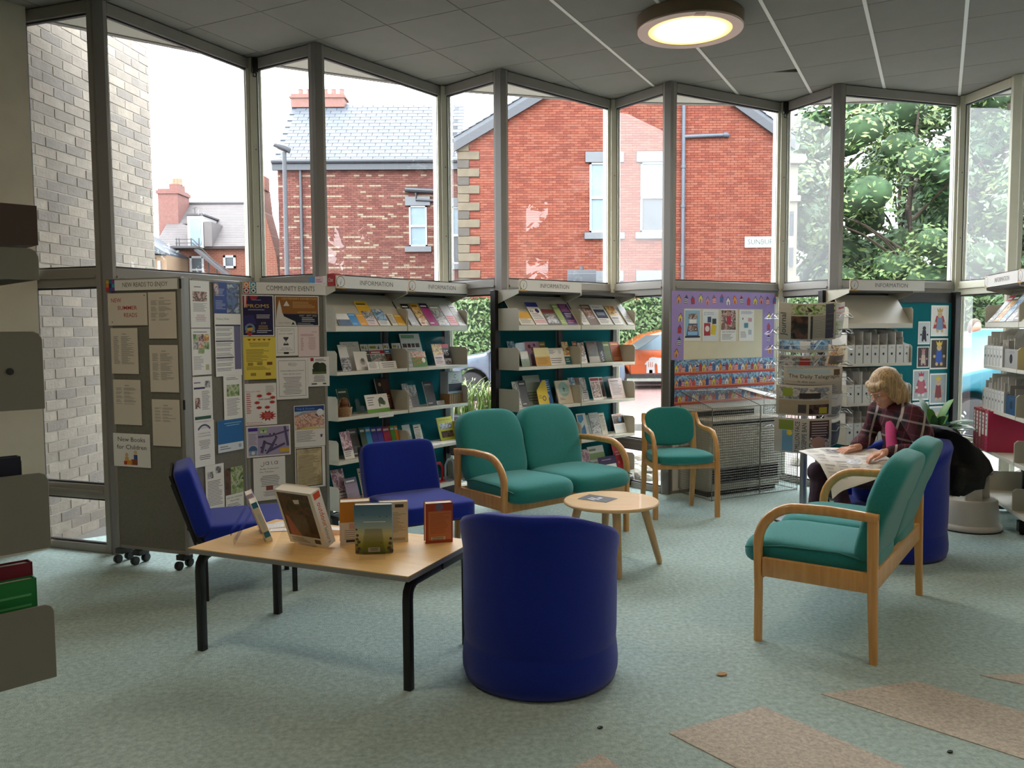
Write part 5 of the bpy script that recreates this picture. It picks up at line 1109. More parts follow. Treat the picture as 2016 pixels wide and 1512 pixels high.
def fbook(x, y, z, w_, d_, h_, col, label, lines=False):
    b = MB(); M_ = FG @ Matrix.Translation((x, y, z)); k = ink(col)
    b.box((0, 0, 0), (.003, d_, h_), 0); b.box((w_ - .003, 0, 0), (w_, d_, h_), 0); b.box((0, -.002, 0), (w_, .0015, h_), 0); b.box((.003, .002, .004), (w_ - .003, d_ - .005, h_ - .004), 1)
    if lines:
        for q in range(6): b.add([(-.0005, .01, h_ * (.82 - .11 * q)), (-.0005, .01 + d_ * (.55 - .15 * (q % 3) * .5), h_ * (.82 - .11 * q)), (-.0005, .01 + d_ * (.55 - .15 * (q % 3) * .5), h_ * (.845 - .11 * q)), (-.0005, .01, h_ * (.845 - .11 * q))], [(0, 1, 2, 3)], 2)
    o = b.build('book', [k, 'cream_paper', ink('5aa86a')]); o.matrix_world = M_; tag(o, label, 'book', 'books on the foreground bookcase')
fbook(.030, .028, .7035, .03, .15, .215, '1d7a3c', 'green book standing at the end of the lowest visible grey shelf', True)
fbook(.064, .026, .7035, .035, .15, .245, '7a1f34', 'dark red topped book just behind the green book')
fbook(.12, .02, .7035, .03, .15, .2, '3a4a6a', 'dull blue book third along the lowest visible grey shelf')
fbook(.025, .05, 1.0085, .03, .15, .195, '23263a', 'dark navy book on the middle grey shelf')
fbook(.06, .04, 1.0085, .04, .15, .18, '6a5a4a', 'brown book next to the navy book on the middle grey shelf')
# ---------------------------------------------------------------- leaflets on the shelves
def style(kind, *c):
    def f(s):
        if kind == 'plain': s.R(.1, .84, .7, .89, c[0] if c else 'grey_ink'); s.Ln(.1, .9, .78, 9, .07)
        elif kind == 'photo': s.R(0, c[2] if len(c) > 2 else .45, 1, 1, c[0]); s.R(.1, .32, .8, .38, c[1] if len(c) > 1 else 'grey_ink'); s.Ln(.1, .9, .26, 3, .07)
        elif kind == 'full': s.R(0, 0, 1, 1, c[0]); s.R(.1, .84, .85, .92, c[1], 2); s.Ln(.1, .8, .2, 2, .08, c[1], 2)
        elif kind == 'band': s.R(.08, .82, .5, .92, '9aa03c'); s.F([(.6, .8), (.7, .95), (.74, .8)], '4a4a4e'); s.R(0, .6, 1, .74, c[0], 2); s.R(0, 0, 1, .58, c[1]); s.R(.1, .64, .7, .69, 'white_paper', 3)
        elif kind == 'cover': s.R(0, 0, 1, 1, c[0]); s.R(0, .78, 1, 1, c[1], 2); s.R(.1, .84, .8, .9, c[2] if len(c) > 2 else 'e9e6e2', 3); s.R(.1, .08, .6, .13, c[2] if len(c) > 2 else 'e9e6e2', 3)
        elif kind == 'split': s.R(0, .5, 1, 1, c[0]); s.R(0, 0, 1, .5, c[1]); s.Ln(.1, .9, .44, 4, .09, c[2] if len(c) > 2 else 'grey_ink', 2)
        elif kind == 'fn': c[0](s)
    return f
LV = {'d': 1.47, 2: 1.15, 3: .815, 4: .49, 5: .145}
def leaf(U, sh, x0, x1, zt, st, label, paper='white_paper', cat='leaflet', y=.10, tilt=-17, th=.004, grp=None, name='leaflet', roll=0):
    w_ = x1 - x0; s = Sheet()
    if sh == 'd':
        h = (zt - 1.512) / math.cos(math.radians(38)) * 1.08; s.base(w_, h, paper, th); st(s); of = th + (.001 if y > .02 else .007); M_ = at(U, x0, .0074 - .788 * of, 1.5094 + .616 * of, tilt=-38.1)
    else:
        z0 = LV[sh] + .0255; h = (zt - z0) / math.cos(math.radians(tilt)); s.base(w_, h, paper, th); st(s); M_ = at(U, x0, y, z0, tilt=tilt, roll=roll)
    return s.done(name, label, cat, M_, grp)
def rows(U, tab, grp):
    for r in tab: leaf(U, r[0], r[1], r[2], r[3], r[4], r[5], *r[6:7] if len(r) > 6 else (), **(dict(r[7]) if len(r) > 7 else {}), grp=grp)
D0 = dict(y=.014)
g1 = 'leaflets on the left information shelf'
WP = 'white_paper'
rows(U1, [
 ('d', .045, .170, 1.593, style('split', WP, '4a6484'), 'white and slate blue leaflet at the left end of the sloped top shelf', WP, D0),
 ('d', .174, .250, 1.594, style('full', '4a90cc', 'a8d0ec'), 'sky blue leaflet on the sloped top shelf beside the orange one', WP, D0),
 ('d', .255, .331, 1.591, style('full', 'e0a03a', 'f4d08a'), 'orange yellow leaflet on the sloped top shelf beside the sky blue one', WP, D0),
 ('d', .334, .440, 1.615, style('photo', 'photo_grey', 'grey_ink'), 'lilac grey leaflet with a sketch, before the yellow booklet', 'pink_paper', D0),
 ('d', .315, .450, 1.69, style('cover', 'e8b530', 'f0c850', '7a5a1a'), 'yellow booklet standing behind the lilac leaflet on the sloped shelf', WP, dict(y=.024)),
 ('d', .453, .566, 1.627, style('photo', 'photo_sea', 'grey_ink', .3), 'leaflet with a sea blue photograph on the sloped top shelf', WP, D0),
 ('d', .589, .652, 1.595, style('plain'), 'pale curled leaflet near the right end of the first sloped bay', 'cream_paper', D0),
 ('d', .657, .742, 1.591, style('full', 'e2ac34', 'f4e2a8'), 'small golden leaflet at the right end of the first sloped bay', WP, D0),
 ('d', .808, .898, 1.674, style('cover', 'c9ccd8', '1f1c22', 'e9e6e2'), 'pale booklet with a black spiral top, first in the second sloped bay', WP, D0),
 ('d', .922, 1.018, 1.681, style('cover', 'photo_warm', 'd8a43a', '8a4a1e'), 'golden orange magazine in the second sloped bay', WP, D0),
 ('d', 1.033, 1.134, 1.683, style('cover', 'a8307c', '2a1c3a', 'e9e6e2'), 'magenta magazine with a dark top in the second sloped bay', WP, D0),
 ('d', 1.141, 1.277, 1.672, style('cover', 'photo_grey', '9aa89c', 'e9e6e2'), 'grey green magazine right of the magenta one', WP, D0),
 ('d', 1.284, 1.398, 1.675, style('split', 'cfcdd2', 'd8a0a4', 'c04a50'), 'white leaflet blushed with red in the second sloped bay', WP, D0),
 ('d', 1.405, 1.495, 1.677, style('plain'), 'white leaflet curling at the right end of the second sloped bay', WP, D0),
 (2, .139, .225, 1.371, style('split', 'd8d4d0', 'photo_grey'), 'grey leaflets in a clear stand at the left end of the second shelf', WP, dict(y=.08)),
 (2, .232, .42, 1.391, style('fn', lambda s: (s.T('WHAT STORY', .42, .9, .045, '5a5a60', width=.55), s.T('IS ABOUT ME', .45, .83, .045, '5a5a60', width=.6))), 'white hand lettered sign standing behind the small white cards', WP, dict(y=.15)),
 (2, .297, .430, 1.317, style('fn', lambda s: (s.Dk(.6, .45, .2, 'a0a0a0'), s.Dk(.6, .52, .12, '6a6a6e', 3))), 'white leaflet with a small grey drawing on the second shelf', WP, dict(y=.10)),
 (2, .371, .49, 1.236, style('plain'), 'small blank white card at the front of the second shelf', WP, dict(y=.05)),
 (2, .493, .682, 1.235, style('fn', lambda s: s.Ln(.1, .92, .8, 3, .25, center=True)), 'low white sign in a clear holder in front of the red banded booklet', WP, dict(y=.05)),
 (2, .425, .50, 1.370, style('band', '3c4a44', '4a544e'), 'dark green banded booklet beside the red banded booklet', WP, dict(y=.14)),
 (2, .507, .668, 1.369, style('band', 'b0283c', 'photo_town'), 'white booklet with a red band on the second shelf', WP, dict(y=.14)),
 (2, .675, .738, 1.372, style('band', '2f74b4', 'photo_dark'), 'white booklet with a blue band, left copy', WP, dict(y=.14)),
 (2, .772, .872, 1.372, style('band', '2f74b4', 'photo_dark'), 'white booklet with a blue band, right copy past the divider', WP, dict(y=.14)),
 (2, .895, 1.135, 1.448, style('fn', lambda s: (s.R(.06, .86, .72, .96, '7ab080'), s.R(.06, .58, .26, .7, 'photo_dark'), s.R(.3, .58, .46, .7, 'photo_dark'), s.R(.5, .58, .66, .7, 'photo_dark'), s.R(.7, .58, .9, .7, 'photo_dark'), s.Ln(.08, .9, .52, 10, .045), s.R(.6, .1, .9, .22, 'photo_garden'))), 'tall newsletter with a green header on the second shelf', WP, dict(y=.15)),
 (2, .885, 1.06, 1.301, style('fn', lambda s: (s.R(0, 0, 1, 1, '4a7a34'), s.R(0, .62, 1, 1, 'photo_kids', 2), s.T('GREEN', .4, .45, .16, 'e07a3a', 3, width=.7, ang=12), s.T('SCREEN', .4, .2, .16, 'e07a3a', 3, width=.7, ang=12), s.Dk(.78, .42, .12, 'e9e6d0', 3))), 'green flyer with orange lettering before the tall newsletter', WP, dict(y=.06)),
 (2, 1.205, 1.33, 1.358, style('photo', 'photo_warm', 'grey_ink', .5), 'booklet with a red and green picture on the right of the second shelf', 'pink_paper', dict(y=.10)),
 (2, 1.345, 1.455, 1.356, style('fn', lambda s: (s.R(0, 0, 1, 1, '231c22'), s.R(0, .8, 1, 1, '9c2430', 2), s.T('VIS', .45, .45, .25, 'c8c4c8', 3, width=.8), s.R(0, 0, 1, .3, 'photo_grey', 2))), 'black and red booklet at the right end of the second shelf', WP, dict(y=.13)),
 (3, .155, .265, 1.037, style('cover', '1f3a2c', '24432f', 'b8c4b4'), 'dark green card in a stand beside the wicker basket', WP, dict(y=.12)),
 (3, .369, .61, .979, style('fn', lambda s: (s.R(0, 0, 1, .2, '6a9c3a'), s.Ln(.08, .4, .85, 4, .13), s.Dk(.68, .62, .12, '4a5a48'), s.Dk(.78, .5, .08, '6a7a5a'), s.R(.55, .3, .6, .7, '5a6a50'))), 'white landscape card with a green foot and plant drawing', WP, dict(y=.06)),
 (3, .60, .755, 1.093, style('fn', lambda s: (s.R(0, 0, 1, 1, '1f1412'), s.R(.45, .05, .96, .96, '4a2a20', 2), s.Dk(.28, .8, .1, 'b88a70', 3), s.Ln(.4, .9, .45, 2, .07, 'b89a6a', 3))), 'dark brown poster with a portrait on the third shelf', WP, dict(y=.15, th=.01)),
 (3, .86, .93, 1.036, style('photo', 'photo_grey', 'grey_ink', .35), 'grey leaflet in the clear stand past the divider', WP, dict(y=.12)),
 (3, .935, 1.02, 1.02, style('split', 'photo_grey', '8a8a90'), 'second grey leaflet in the clear stand past the divider', WP, dict(y=.12)),
 (3, 1.075, 1.19, 1.043, style('cover', '3a3438', '4a4246', 'a09a9a'), 'dark grey booklet alone on the right of the third shelf', WP, dict(y=.08, th=.008)),
 (3, 1.215, 1.315, .872, style('plain'), 'low white card on the right of the third shelf', WP, dict(y=.10)),
 (4, .125, .222, .716, style('photo', 'photo_pink', 'grey_ink', .3), 'pinkish leaflet in the clear stand at the left of the fourth shelf', WP, dict(y=.06)),
 (4, .228, .326, .725, style('cover', '4a4648', '5a5456', 'b0acac'), 'charcoal booklet in the clear stand on the fourth shelf', WP, dict(y=.09)),
 ], g1)
for (a, b, zt, c, nm) in ((.334, .390, .727, '46584a', 'grey green'), (.393, .449, .726, '2f86b8', 'light blue'), (.453, .511, .720, '3a2f8c', 'indigo'), (.514, .573, .717, '432f96', 'violet'), (.578, .655, .710, 'a02440', 'crimson'), (.660, .708, .709, '4a8c34', 'leaf green'), (.710, .745, .706, 'c8782e', 'orange')):
    leaf(U1, 4, a, b, zt, style('full', c, 'c8c8d0'), nm + ' booklet in the rainbow row on the fourth shelf', c, y=.07, th=.006, grp='rainbow row of booklets')
rows(U1, [
 (4, .81, .90, .70, style('split', 'c8ccd0', 'b4b8bc'), 'pale leaflets in a clear stand past the divider of the fourth shelf', WP, dict(y=.08)),
 (4, .94, 1.03, .69, style('plain'), 'white leaflet in the second clear stand of the fourth shelf', WP, dict(y=.08)),
 (4, 1.295, 1.50, .712, style('fn', lambda s: (s.R(0, 0, 1, 1, 'b8b02a'), s.T('CENTER GANG', .5, .86, .045, '2a2a1e', width=.74), s.R(.12, .48, .88, .74, 'photo_grey', 2), s.R(.12, .12, .88, .4, 'photo_dark', 2))), 'yellow green booklet leaning at the right end of the fourth shelf', WP, dict(y=.13, th=.006)),
 (5, .08, .20, .427, style('photo', 'photo_pink', 'grey_ink', .4), 'mauve leaflet at the left of the lowest shelf', 'pink_paper', dict(y=.10)),
 (5, .15, .27, .36, style('cover', 'a898b0', '8a7a98', 'e9e6e2'), 'lilac leaflet in a clear stand at the left of the lowest shelf', WP, dict(y=.05)),
 (5, .36, .43, .40, style('plain'), 'dim leaflet in a clear stand behind the blue chair', 'cream_paper', dict(y=.12)),
 ], g1)
g2 = 'leaflets on the middle information shelf'
rows(U2, [
 ('d', .033, .190, 1.607, style('split', 'e0ac44', 'd8d0c0'), 'cream and amber leaflet at the left end of the sloped shelf', WP, D0),
 ('d', .204, .343, 1.684, style('fn', lambda s: (s.R(0, .8, 1, 1, '38388c'), s.Dk(.7, .62, .16, '2a2a6a', 3), s.R(.1, .55, .35, .66, 'photo_grey'), s.Ln(.1, .9, .5, 4, .07), s.R(.06, .06, .94, .22, 'd8b0b4'))), 'white flyer with a navy top on the sloped shelf', WP, D0),
 ('d', .350, .505, 1.631, style('fn', lambda s: (s.R(0, 0, 1, 1, '6a5a54'), s.R(0, .78, 1, 1, '6a3430', 2), s.R(.08, .1, .92, .7, 'photo_grey', 2))), 'brown booklet with a grey photograph on the sloped shelf', WP, D0),
 ('d', .513, .583, 1.675, style('full', '9ab06a', 'd0dcb0'), 'narrow leaf green flyer beside the purple one', WP, D0),
 ('d', .590, .714, 1.677, style('fn', lambda s: (s.R(0, 0, 1, 1, '2c2050'), s.R(0, .62, 1, 1, '5a2a66', 2), s.R(0, 0, 1, .28, '5a2a66', 2), s.Ln(.12, .9, .95, 5, .07, 'c88ab0', 3), s.Ln(.2, .9, .55, 3, .08, 'dcd8e8', 3), s.Ln(.12, .9, .2, 2, .08, 'c88ab0', 3))), 'purple flyer with pale lettering on the sloped shelf', WP, D0),
 ('d', .778, .866, 1.618, style('plain'), 'white leaflet first in the right sloped bay', WP, D0),
 ('d', .876, .997, 1.675, style('fn', lambda s: (s.R(0, 0, 1, 1, '7a6258'), s.R(.1, .3, .9, .8, 'photo_people', 2), s.R(.1, .85, .9, .93, 'c8b4a4', 2))), 'brown flyer with figures in the right sloped bay', WP, D0),
 ('d', 1.008, 1.185, 1.677, style('fn', lambda s: (s.R(.08, .32, .92, .76, '39415e'), s.T('Date', .4, .84, .07, '5a6484', width=.5), s.R(.2, .46, .8, .62, '8a92a8', 2), s.Ln(.1, .9, .25, 3, .07))), 'white flyer with a slate blue block in the right sloped bay', WP, D0),
 ('d', 1.208, 1.334, 1.668, style('photo', 'photo_warm', 'grey_ink', .5), 'flyer with an orange brown photograph in the right sloped bay', WP, D0),
 ('d', 1.394, 1.485, 1.666, style('split', 'c8c8cc', 'd8d6d4'), 'pale flyer at the far right of the right sloped bay', WP, D0),
 (2, .075, .150, 1.381, style('photo', 'photo_sea', 'grey_ink', .3), 'blue grey leaflet behind the left end plate of the second shelf', WP, dict(y=.15)),
 (2, .125, .215, 1.299, style('split', 'd8d8d4', '8aa084'), 'white and sage leaflet in a clear stand on the second shelf', WP, dict(y=.08)),
 (2, .255, .43, 1.374, style('fn', lambda s: (s.R(0, 0, 1, 1, 'c89ab0'), s.Dk(.3, .8, .1, '8a2a4a', 3), s.Dk(.65, .86, .08, '3a2a34', 3), s.Dk(.48, .7, .09, 'a83a54', 3))), 'pink flyer with small dark figures on the second shelf', 'pink_paper', dict(y=.14)),
 (2, .270, .445, 1.325, style('fn', lambda s: (s.R(0, 0, 1, .5, 'c8962e'), s.R(0, .5, 1, 1, 'dccf9a'), s.Ln(.1, .9, .4, 4, .09, '8a6a2a', 2))), 'mustard yellow leaflet in front of the pink flyer', WP, dict(y=.06)),
 (2, .455, .645, 1.319, style('fn', lambda s: (s.Ln(.08, .5, .85, 3, .08), s.Dk(.75, .75, .1, 'c8c8cc'), s.Ln(.1, .9, .4, 3, .12))), 'white postcards on the second shelf beside the mustard leaflet', WP, dict(y=.08)),
 (2, .440, .515, 1.372, style('full', '8a7a3a', 'd8c88a'), 'olive leaflet peeping over the white postcards', WP, dict(y=.15)),
 (2, .655, .735, 1.368, style('fn', lambda s: (s.R(0, .4, 1, 1, 'photo_warm'), s.R(0, 0, 1, .35, '2f6a70'), s.Dk(.5, .55, .2, 'b8a894', 3), s.Ln(.15, .9, .25, 2, .1, 'c8d4d4', 3))), 'flyer with a teal foot at the divider of the second shelf', WP, dict(y=.09)),
 (2, .83, .88, 1.370, style('full', '8a4a34', 'c89a84'), 'rust brown leaflet leaning past the divider', WP, dict(y=.12)),
 (2, .89, .975, 1.36, style('photo', 'photo_people', 'grey_ink', .4), 'leaflet with small figures leaning beside the rust brown one', WP, dict(y=.12)),
 (2, 1.03, 1.172, 1.362, style('fn', lambda s: (s.R(0, .3, 1, 1, 'photo_dark'), s.R(0, 0, 1, .3, 'd0c8bc'))), 'booklet with a dark photograph in a clear stand', WP, dict(y=.14)),
 (2, 1.182, 1.345, 1.360, style('fn', lambda s: (s.R(0, 0, .45, 1, '17171a'), s.R(.45, 0, 1, 1, '5e6a2c'), s.T('Walk', .3, .3, .16, 'e9e6e2', 3, width=.62, ang=90), s.R(.5, .8, .95, .88, 'b8c08a', 2))), 'black and olive booklet titled Walk', WP, dict(y=.14)),
 (2, 1.357, 1.49, 1.357, style('full', '9a4a22', 'd89a5a'), 'russet booklet at the right end of the second shelf', WP, dict(y=.14)),
 (3, .096, .158, 1.049, style('photo', 'photo_grey', 'grey_ink', .3), 'grey leaflet in the first clear stand of the third shelf', WP, dict(y=.12)),
 (3, .165, .25, 1.054, style('cover', '6a6a70', '4a4a50', 'd0d0d4'), 'grey booklet in the second clear stand of the third shelf', WP, dict(y=.12)),
 (3, .265, .46, 1.089, style('split', 'a4b4ac', 'b8c0b8'), 'tall grey green sheet behind the yellow and blue leaflets', 'cream_paper', dict(y=.155)),
 (3, .405, .515, 1.050, style('fn', lambda s: (s.R(0, 0, 1, 1, '2f64a0'), s.Ln(.12, .9, .92, 5, .09, 'c0d4e8', 2), s.Dk(.5, .35, .2, '9ac0dc', 3))), 'blue leaflet beside the yellow house shaped one', WP, dict(y=.10)),
 (3, .553, .735, 1.036, style('fn', lambda s: (s.Dk(.5, .62, .36, '9cc0bc', 2), s.R(.14, .44, .86, .5, 'b8ccc4', 3), s.R(.47, .52, .52, .7, '3a4a4a', 4), s.R(.4, .62, .6, .65, '3a4a4a', 4), s.Ln(.12, .5, .25, 2, .06))), 'cream booklet with a teal round picture', 'cream_paper', dict(y=.07, th=.012)),
 (3, .79, .865, 1.050, style('photo', 'photo_sea', 'grey_ink', .4), 'leaflet with a blue picture just past the divider of the third shelf', WP, dict(y=.13)),
 (3, .870, .930, 1.047, style('photo', 'photo_dark', 'grey_ink', .45), 'leaflet with a dark skyline picture on the third shelf', WP, dict(y=.13)),
 (3, .935, 1.012, 1.044, style('photo', 'photo_grey', 'grey_ink', .4), 'leaflet with a climbing figure on the third shelf', WP, dict(y=.13)),
 (3, 1.035, 1.165, 1.042, style('fn', lambda s: (s.R(.05, .84, .95, .96, 'a02a3a'), s.R(.05, .1, .95, .8, 'photo_people', 2))), 'newsletter with a red title block on the third shelf', WP, dict(y=.10)),
 (3, 1.176, 1.25, 1.037, style('fn', lambda s: (s.R(.05, .84, .95, .96, 'a02a3a'), s.R(.05, .1, .95, .8, 'photo_dark', 2))), 'second newsletter with a red title half behind the lilac sheet', WP, dict(y=.13)),
 (3, 1.258, 1.45, 1.023, style('plain'), 'lilac sheet at the right end of the third shelf', 'pink_paper', dict(y=.07)),
 (4, .862, .985, .725, style('fn', lambda s: (s.R(.1, .05, .7, .95, '4a90c4'), s.F([(.1, .5), (.7, .75), (.7, .55), (.1, .3)], 'd8e0e4', 2))), 'blue and white leaflet in a clear stand on the fourth shelf', WP, dict(y=.10)),
 (4, .99, 1.04, .704, style('split', '8aa09c', 'b0b8b4'), 'grey green leaflet leaning by the blue and white one', WP, dict(y=.12)),
 (4, 1.05, 1.178, .717, style('fn', lambda s: (s.R(.0, 0, 1, 1, 'b8b8ba'), s.R(.05, .1, .95, .66, 'photo_grey', 2), s.Ln(.1, .8, .9, 2, .08))), 'grey booklet with an engraving on the fourth shelf', WP, dict(y=.12)),
 (4, 1.183, 1.26, .707, style('plain'), 'white leaflet beside the grey engraving booklet', 'cream_paper', dict(y=.12)),
 (4, 1.32, 1.485, .690, style('fn', lambda s: (s.R(.03, .5, .97, .9, 'photo_dark'), s.Dk(.6, .68, .12, '5a86b4', 3), s.Dk(.58, .8, .06, 'b88a74', 4), s.R(.1, .92, .8, .96, 'a8542a'), s.Ln(.1, .9, .4, 3, .08, 'pale_ink'))), 'white flyer with a photograph of a man in blue on the fourth shelf', WP, dict(y=.08)),
 (5, .915, 1.03, .396, style('photo', 'photo_pink', 'grey_ink', .4), 'mauve grey leaflet behind the sofa back on the lowest shelf', WP, dict(y=.10)),
 (5, 1.065, 1.285, .403, style('fn', lambda s: (s.R(0, .5, 1, .74, '9ab07a'), s.R(.08, .82, .5, .9, '8a9a84'), s.Ln(.1, .9, .4, 4, .08))), 'white flyer with a pale green band on the lowest shelf', WP, dict(y=.14)),
 (5, 1.085, 1.34, .314, style('fn', lambda s: (s.R(0, 0, 1, 1, '35204a'), s.Ln(.2, .9, .82, 1, .12, 'b09ac0', 2), s.R(.06, 0, .94, .5, WP, 2), s.R(.14, .1, .34, .4, 'c8b0d0', 3), s.Dk(.5, .25, .08, '8a4a6a', 3))), 'purple topped flyer in front of the green banded one', WP, dict(y=.06)),
 (5, 1.365, 1.49, .420, style('fn', lambda s: (s.R(0, 0, 1, 1, 'b02832'), s.T('Lucky', .4, .62, .06, 'e9d8d8', width=.4), s.T('rewards', .5, .52, .06, 'e9d8d8', width=.6), s.Dk(.4, .26, .12, 'd86a6a', 3), s.F([(.6, .9), (.66, .98), (.72, .9)], 'e9e6e2', 3))), 'bright red flyer standing at the right end of the lowest shelf', WP, dict(y=.10)),
 ], g2)
# yellow leaflet cut to the outline of a house
s = Sheet(); s.w, s.h = .125, .215; s.mats = []; k = s.c('e0c22e')
s.prism([(0, 0), (.125, 0), (.125, .215), (.09, .215), (0, .13)], -.004, 0, k, Matrix(((1, 0, 0, 0), (0, 0, -1, 0), (0, 1, 0, 0), (0, 0, 0, 1)))); s.ring(.075, .06, .014, .022, s.c('5a5a5e'), -.0006); s.Ln(.1, .5, .4, 2, .08, '8a7a2a', 2)
s.done('leaflet', 'yellow leaflet cut like a house with a slanting roof', 'leaflet', at(U2, .315, .075, LV[3] + .0265, tilt=-15), g2)
# flat papers on shelves
def flat_paper(U, x, y, z, w_, d_, deg, col, label, grp='loose papers lying on the shelves'):
    s = Sheet(); s.base(w_, d_, col, .003); s.Ln(.1, .9, .9, 6, .12); s.done('leaflet', label, 'leaflet', at(U, x, y, z, tilt=-90, yaw=0) @ Matrix.Rotation(math.radians(deg), 4, 'Y'), grp)
flat_paper(U1, .99, .015, LV[4] + .0285, .16, .2, 6, 'white_paper', 'white paper lying flat on the right half of the fourth shelf')
flat_paper(U1, 1.16, .02, LV[4] + .0285, .12, .18, -8, 'cream_paper', 'cream paper lying flat beside the yellow green booklet')
flat_paper(U2, .82, .01, LV[3] + .0285, .12, .09, 12, 'white_paper', 'white leaflet lying flat below the skyline picture')
flat_paper(U2, 1.0, .01, LV[4] + .0285, .2, .09, 4, 'cream_paper', 'pale magazine lying flat before the grey engraving booklet')
# clear acrylic stands
def stand(U, sh, x0, x1, h, y, label):
    m = MB(); w_ = x1 - x0; m.box((0, .0, 0), (w_, .003, h)); m.box((0, -.045, 0), (w_, -.043, h * .45)); m.box((0, -.045, 0), (w_, .003, .003)); m.box((0, -.043, .003), (.003, 0, h * .45)); m.box((w_ - .003, -.043, .003), (w_, 0, h * .45))
    o = m.build('leaflet_stand', 'clear_acrylic', None, M=at(U, x0, y, LV[sh] + .0255, tilt=-14)); tag(o, label, 'leaflet stand', 'clear acrylic leaflet stands')
for U, sh, a, b, h, y, lb in ((U1, 2, .13, .232, .21, .125, 'clear stand of grey leaflets at the left of the left unit, second shelf'), (U1, 2, 1.19, 1.46, .25, .165, 'wide clear stand holding the red booklets, second shelf'), (U1, 3, .283, .325, .12, .09, 'small empty clear stand beside the dark green card'), (U1, 3, .85, 1.03, .22, .155, 'clear stand with two grey leaflets, third shelf'), (U1, 4, .115, .33, .16, .125, 'clear stand with pinkish leaflets, fourth shelf'), (U1, 4, .80, .905, .21, .12, 'clear stand of pale leaflets just past the fourth shelf divider'), (U1, 4, .93, 1.04, .20, .12, 'second clear stand past the fourth shelf divider'), (U1, 5, .14, .28, .16, .085, 'clear stand with the lilac leaflet, lowest shelf'), (U2, 2, .115, .225, .2, .115, 'clear stand with the white and sage leaflet'), (U2, 2, .245, .44, .2, .165, 'clear stand behind the pink flyer'), (U2, 2, 1.02, 1.5, .2, .165, 'long clear stand of walking booklets'), (U2, 3, .085, .26, .18, .165, 'clear stand with grey booklets, third shelf'), (U2, 3, .255, .47, .24, .165, 'tall clear stand with the grey green sheet'), (U2, 3, .78, 1.02, .16, .175, 'clear stand of three picture leaflets'), (U2, 3, 1.28, 1.5, .2, .175, 'clear stand by the lilac sheet'), (U2, 4, .855, .99, .18, .145, 'clear stand with the blue and white leaflet')):
    stand(U, sh, a, b, h, y, lb)
# wicker basket, boxes and bookends
wood('wicker', 'b58a5a', '7a5a36', (30, 30, 60)); mat('soft_brown', '7a4e32', .9)
t = thing('wicker_basket', 'small wicker basket with a brown toy inside on the third shelf', 'basket', None, M=at(U1, .13, .07, LV[3] + .0255))
m = MB()
for k in range(6): m.tube([(.05 * (1 + .03 * k) * math.cos(a), .05 * (1 + .03 * k) * math.sin(a), .008 + k * .011) for a in [2 * PI * q / 24 for q in range(24)]], .006, 6, closed=True)
m.lathe([(.005, 0), (.05, 0), (.05, .004), (.005, .004)], 20); m.build('basket', 'wicker', t, smooth=60)
m = MB(); m.tube([(.055 * math.cos(a), 0, .06 + .075 * math.sin(a)) for a in [PI * q / 10 for q in range(11)]], .005, 6); m.build('handle', 'wicker', t, smooth=60)
m = MB(); m.ball((0, 0, .05), .042, 7); m.ball((-.005, -.01, .10), .028, 7); m.ball((-.022, -.008, .122), .01, 5); m.ball((.012, -.008, .122), .01, 5); m.build('toy', 'soft_brown', t, smooth=80)
mat('frosted_box', 'b4b8bc', .25, alpha=.75)
m = Sheet(); m.base(.19, .19, 'frosted_box', .09); m.R(.04, .45, .96, .96, 'c8c8c4', 1); m.R(.04, .1, .96, .45, '2a2c3a', 1); m.ring(.5 * .19, .78 * .19, .012, .017, m.c('5a5a60'), -.0008, a0=40, a1=320); m.Ln(.2, .8, .6, 2, .08, 'grey_ink', 2, center=True)
m.done('collection_box', 'clear collection box with a grey and navy label on the small wooden crate', 'box', at(U1, 1.31, .06, LV[3] + .0255 + .088))
t = thing('wooden_crate', 'small slatted brown wooden crate under the clear collection box', 'crate', None, M=at(U1, 1.32, .05, LV[3] + .0255))
for q in range(7): MB().box((q * .025, 0, 0), (q * .025 + .02, .008, .085)).build('slat', 'wicker', t)
m = MB(); m.box((0, .008, 0), (.17, .1, .008)); m.box((0, .1, 0), (.17, .108, .085)); m.box((0, .008, 0), (.008, .1, .085)); m.box((.162, .008, 0), (.17, .1, .085)); m.build('carcass', 'wicker', t)
def bookend(x, y, col, hgt, label):
    k = ink(col); t = thing('bookend', label, 'bookend', None, M=at(U1, x, y, LV[5] + .0255)); m = MB()
    m.sweep([(.0, 0, 0), (.0, 0, hgt * .75), (.03, 0, hgt), (.08, 0, hgt), (.11, 0, hgt * .75), (.11, 0, 0)], [(-.012, -.002), (.012, -.002), (.012, .002), (-.012, .002)], up=(0, 1, 0)); m.build('arch', k, t); MB().box((-.01, -.05, 0), (.12, .05, .002)).build('base', k, t)
bookend(1.18, .12, 'b8242e', .16, 'red metal bookend on the lowest shelf'); bookend(1.31, .10, '8a8c8e', .18, 'grey metal bookend on the lowest shelf')
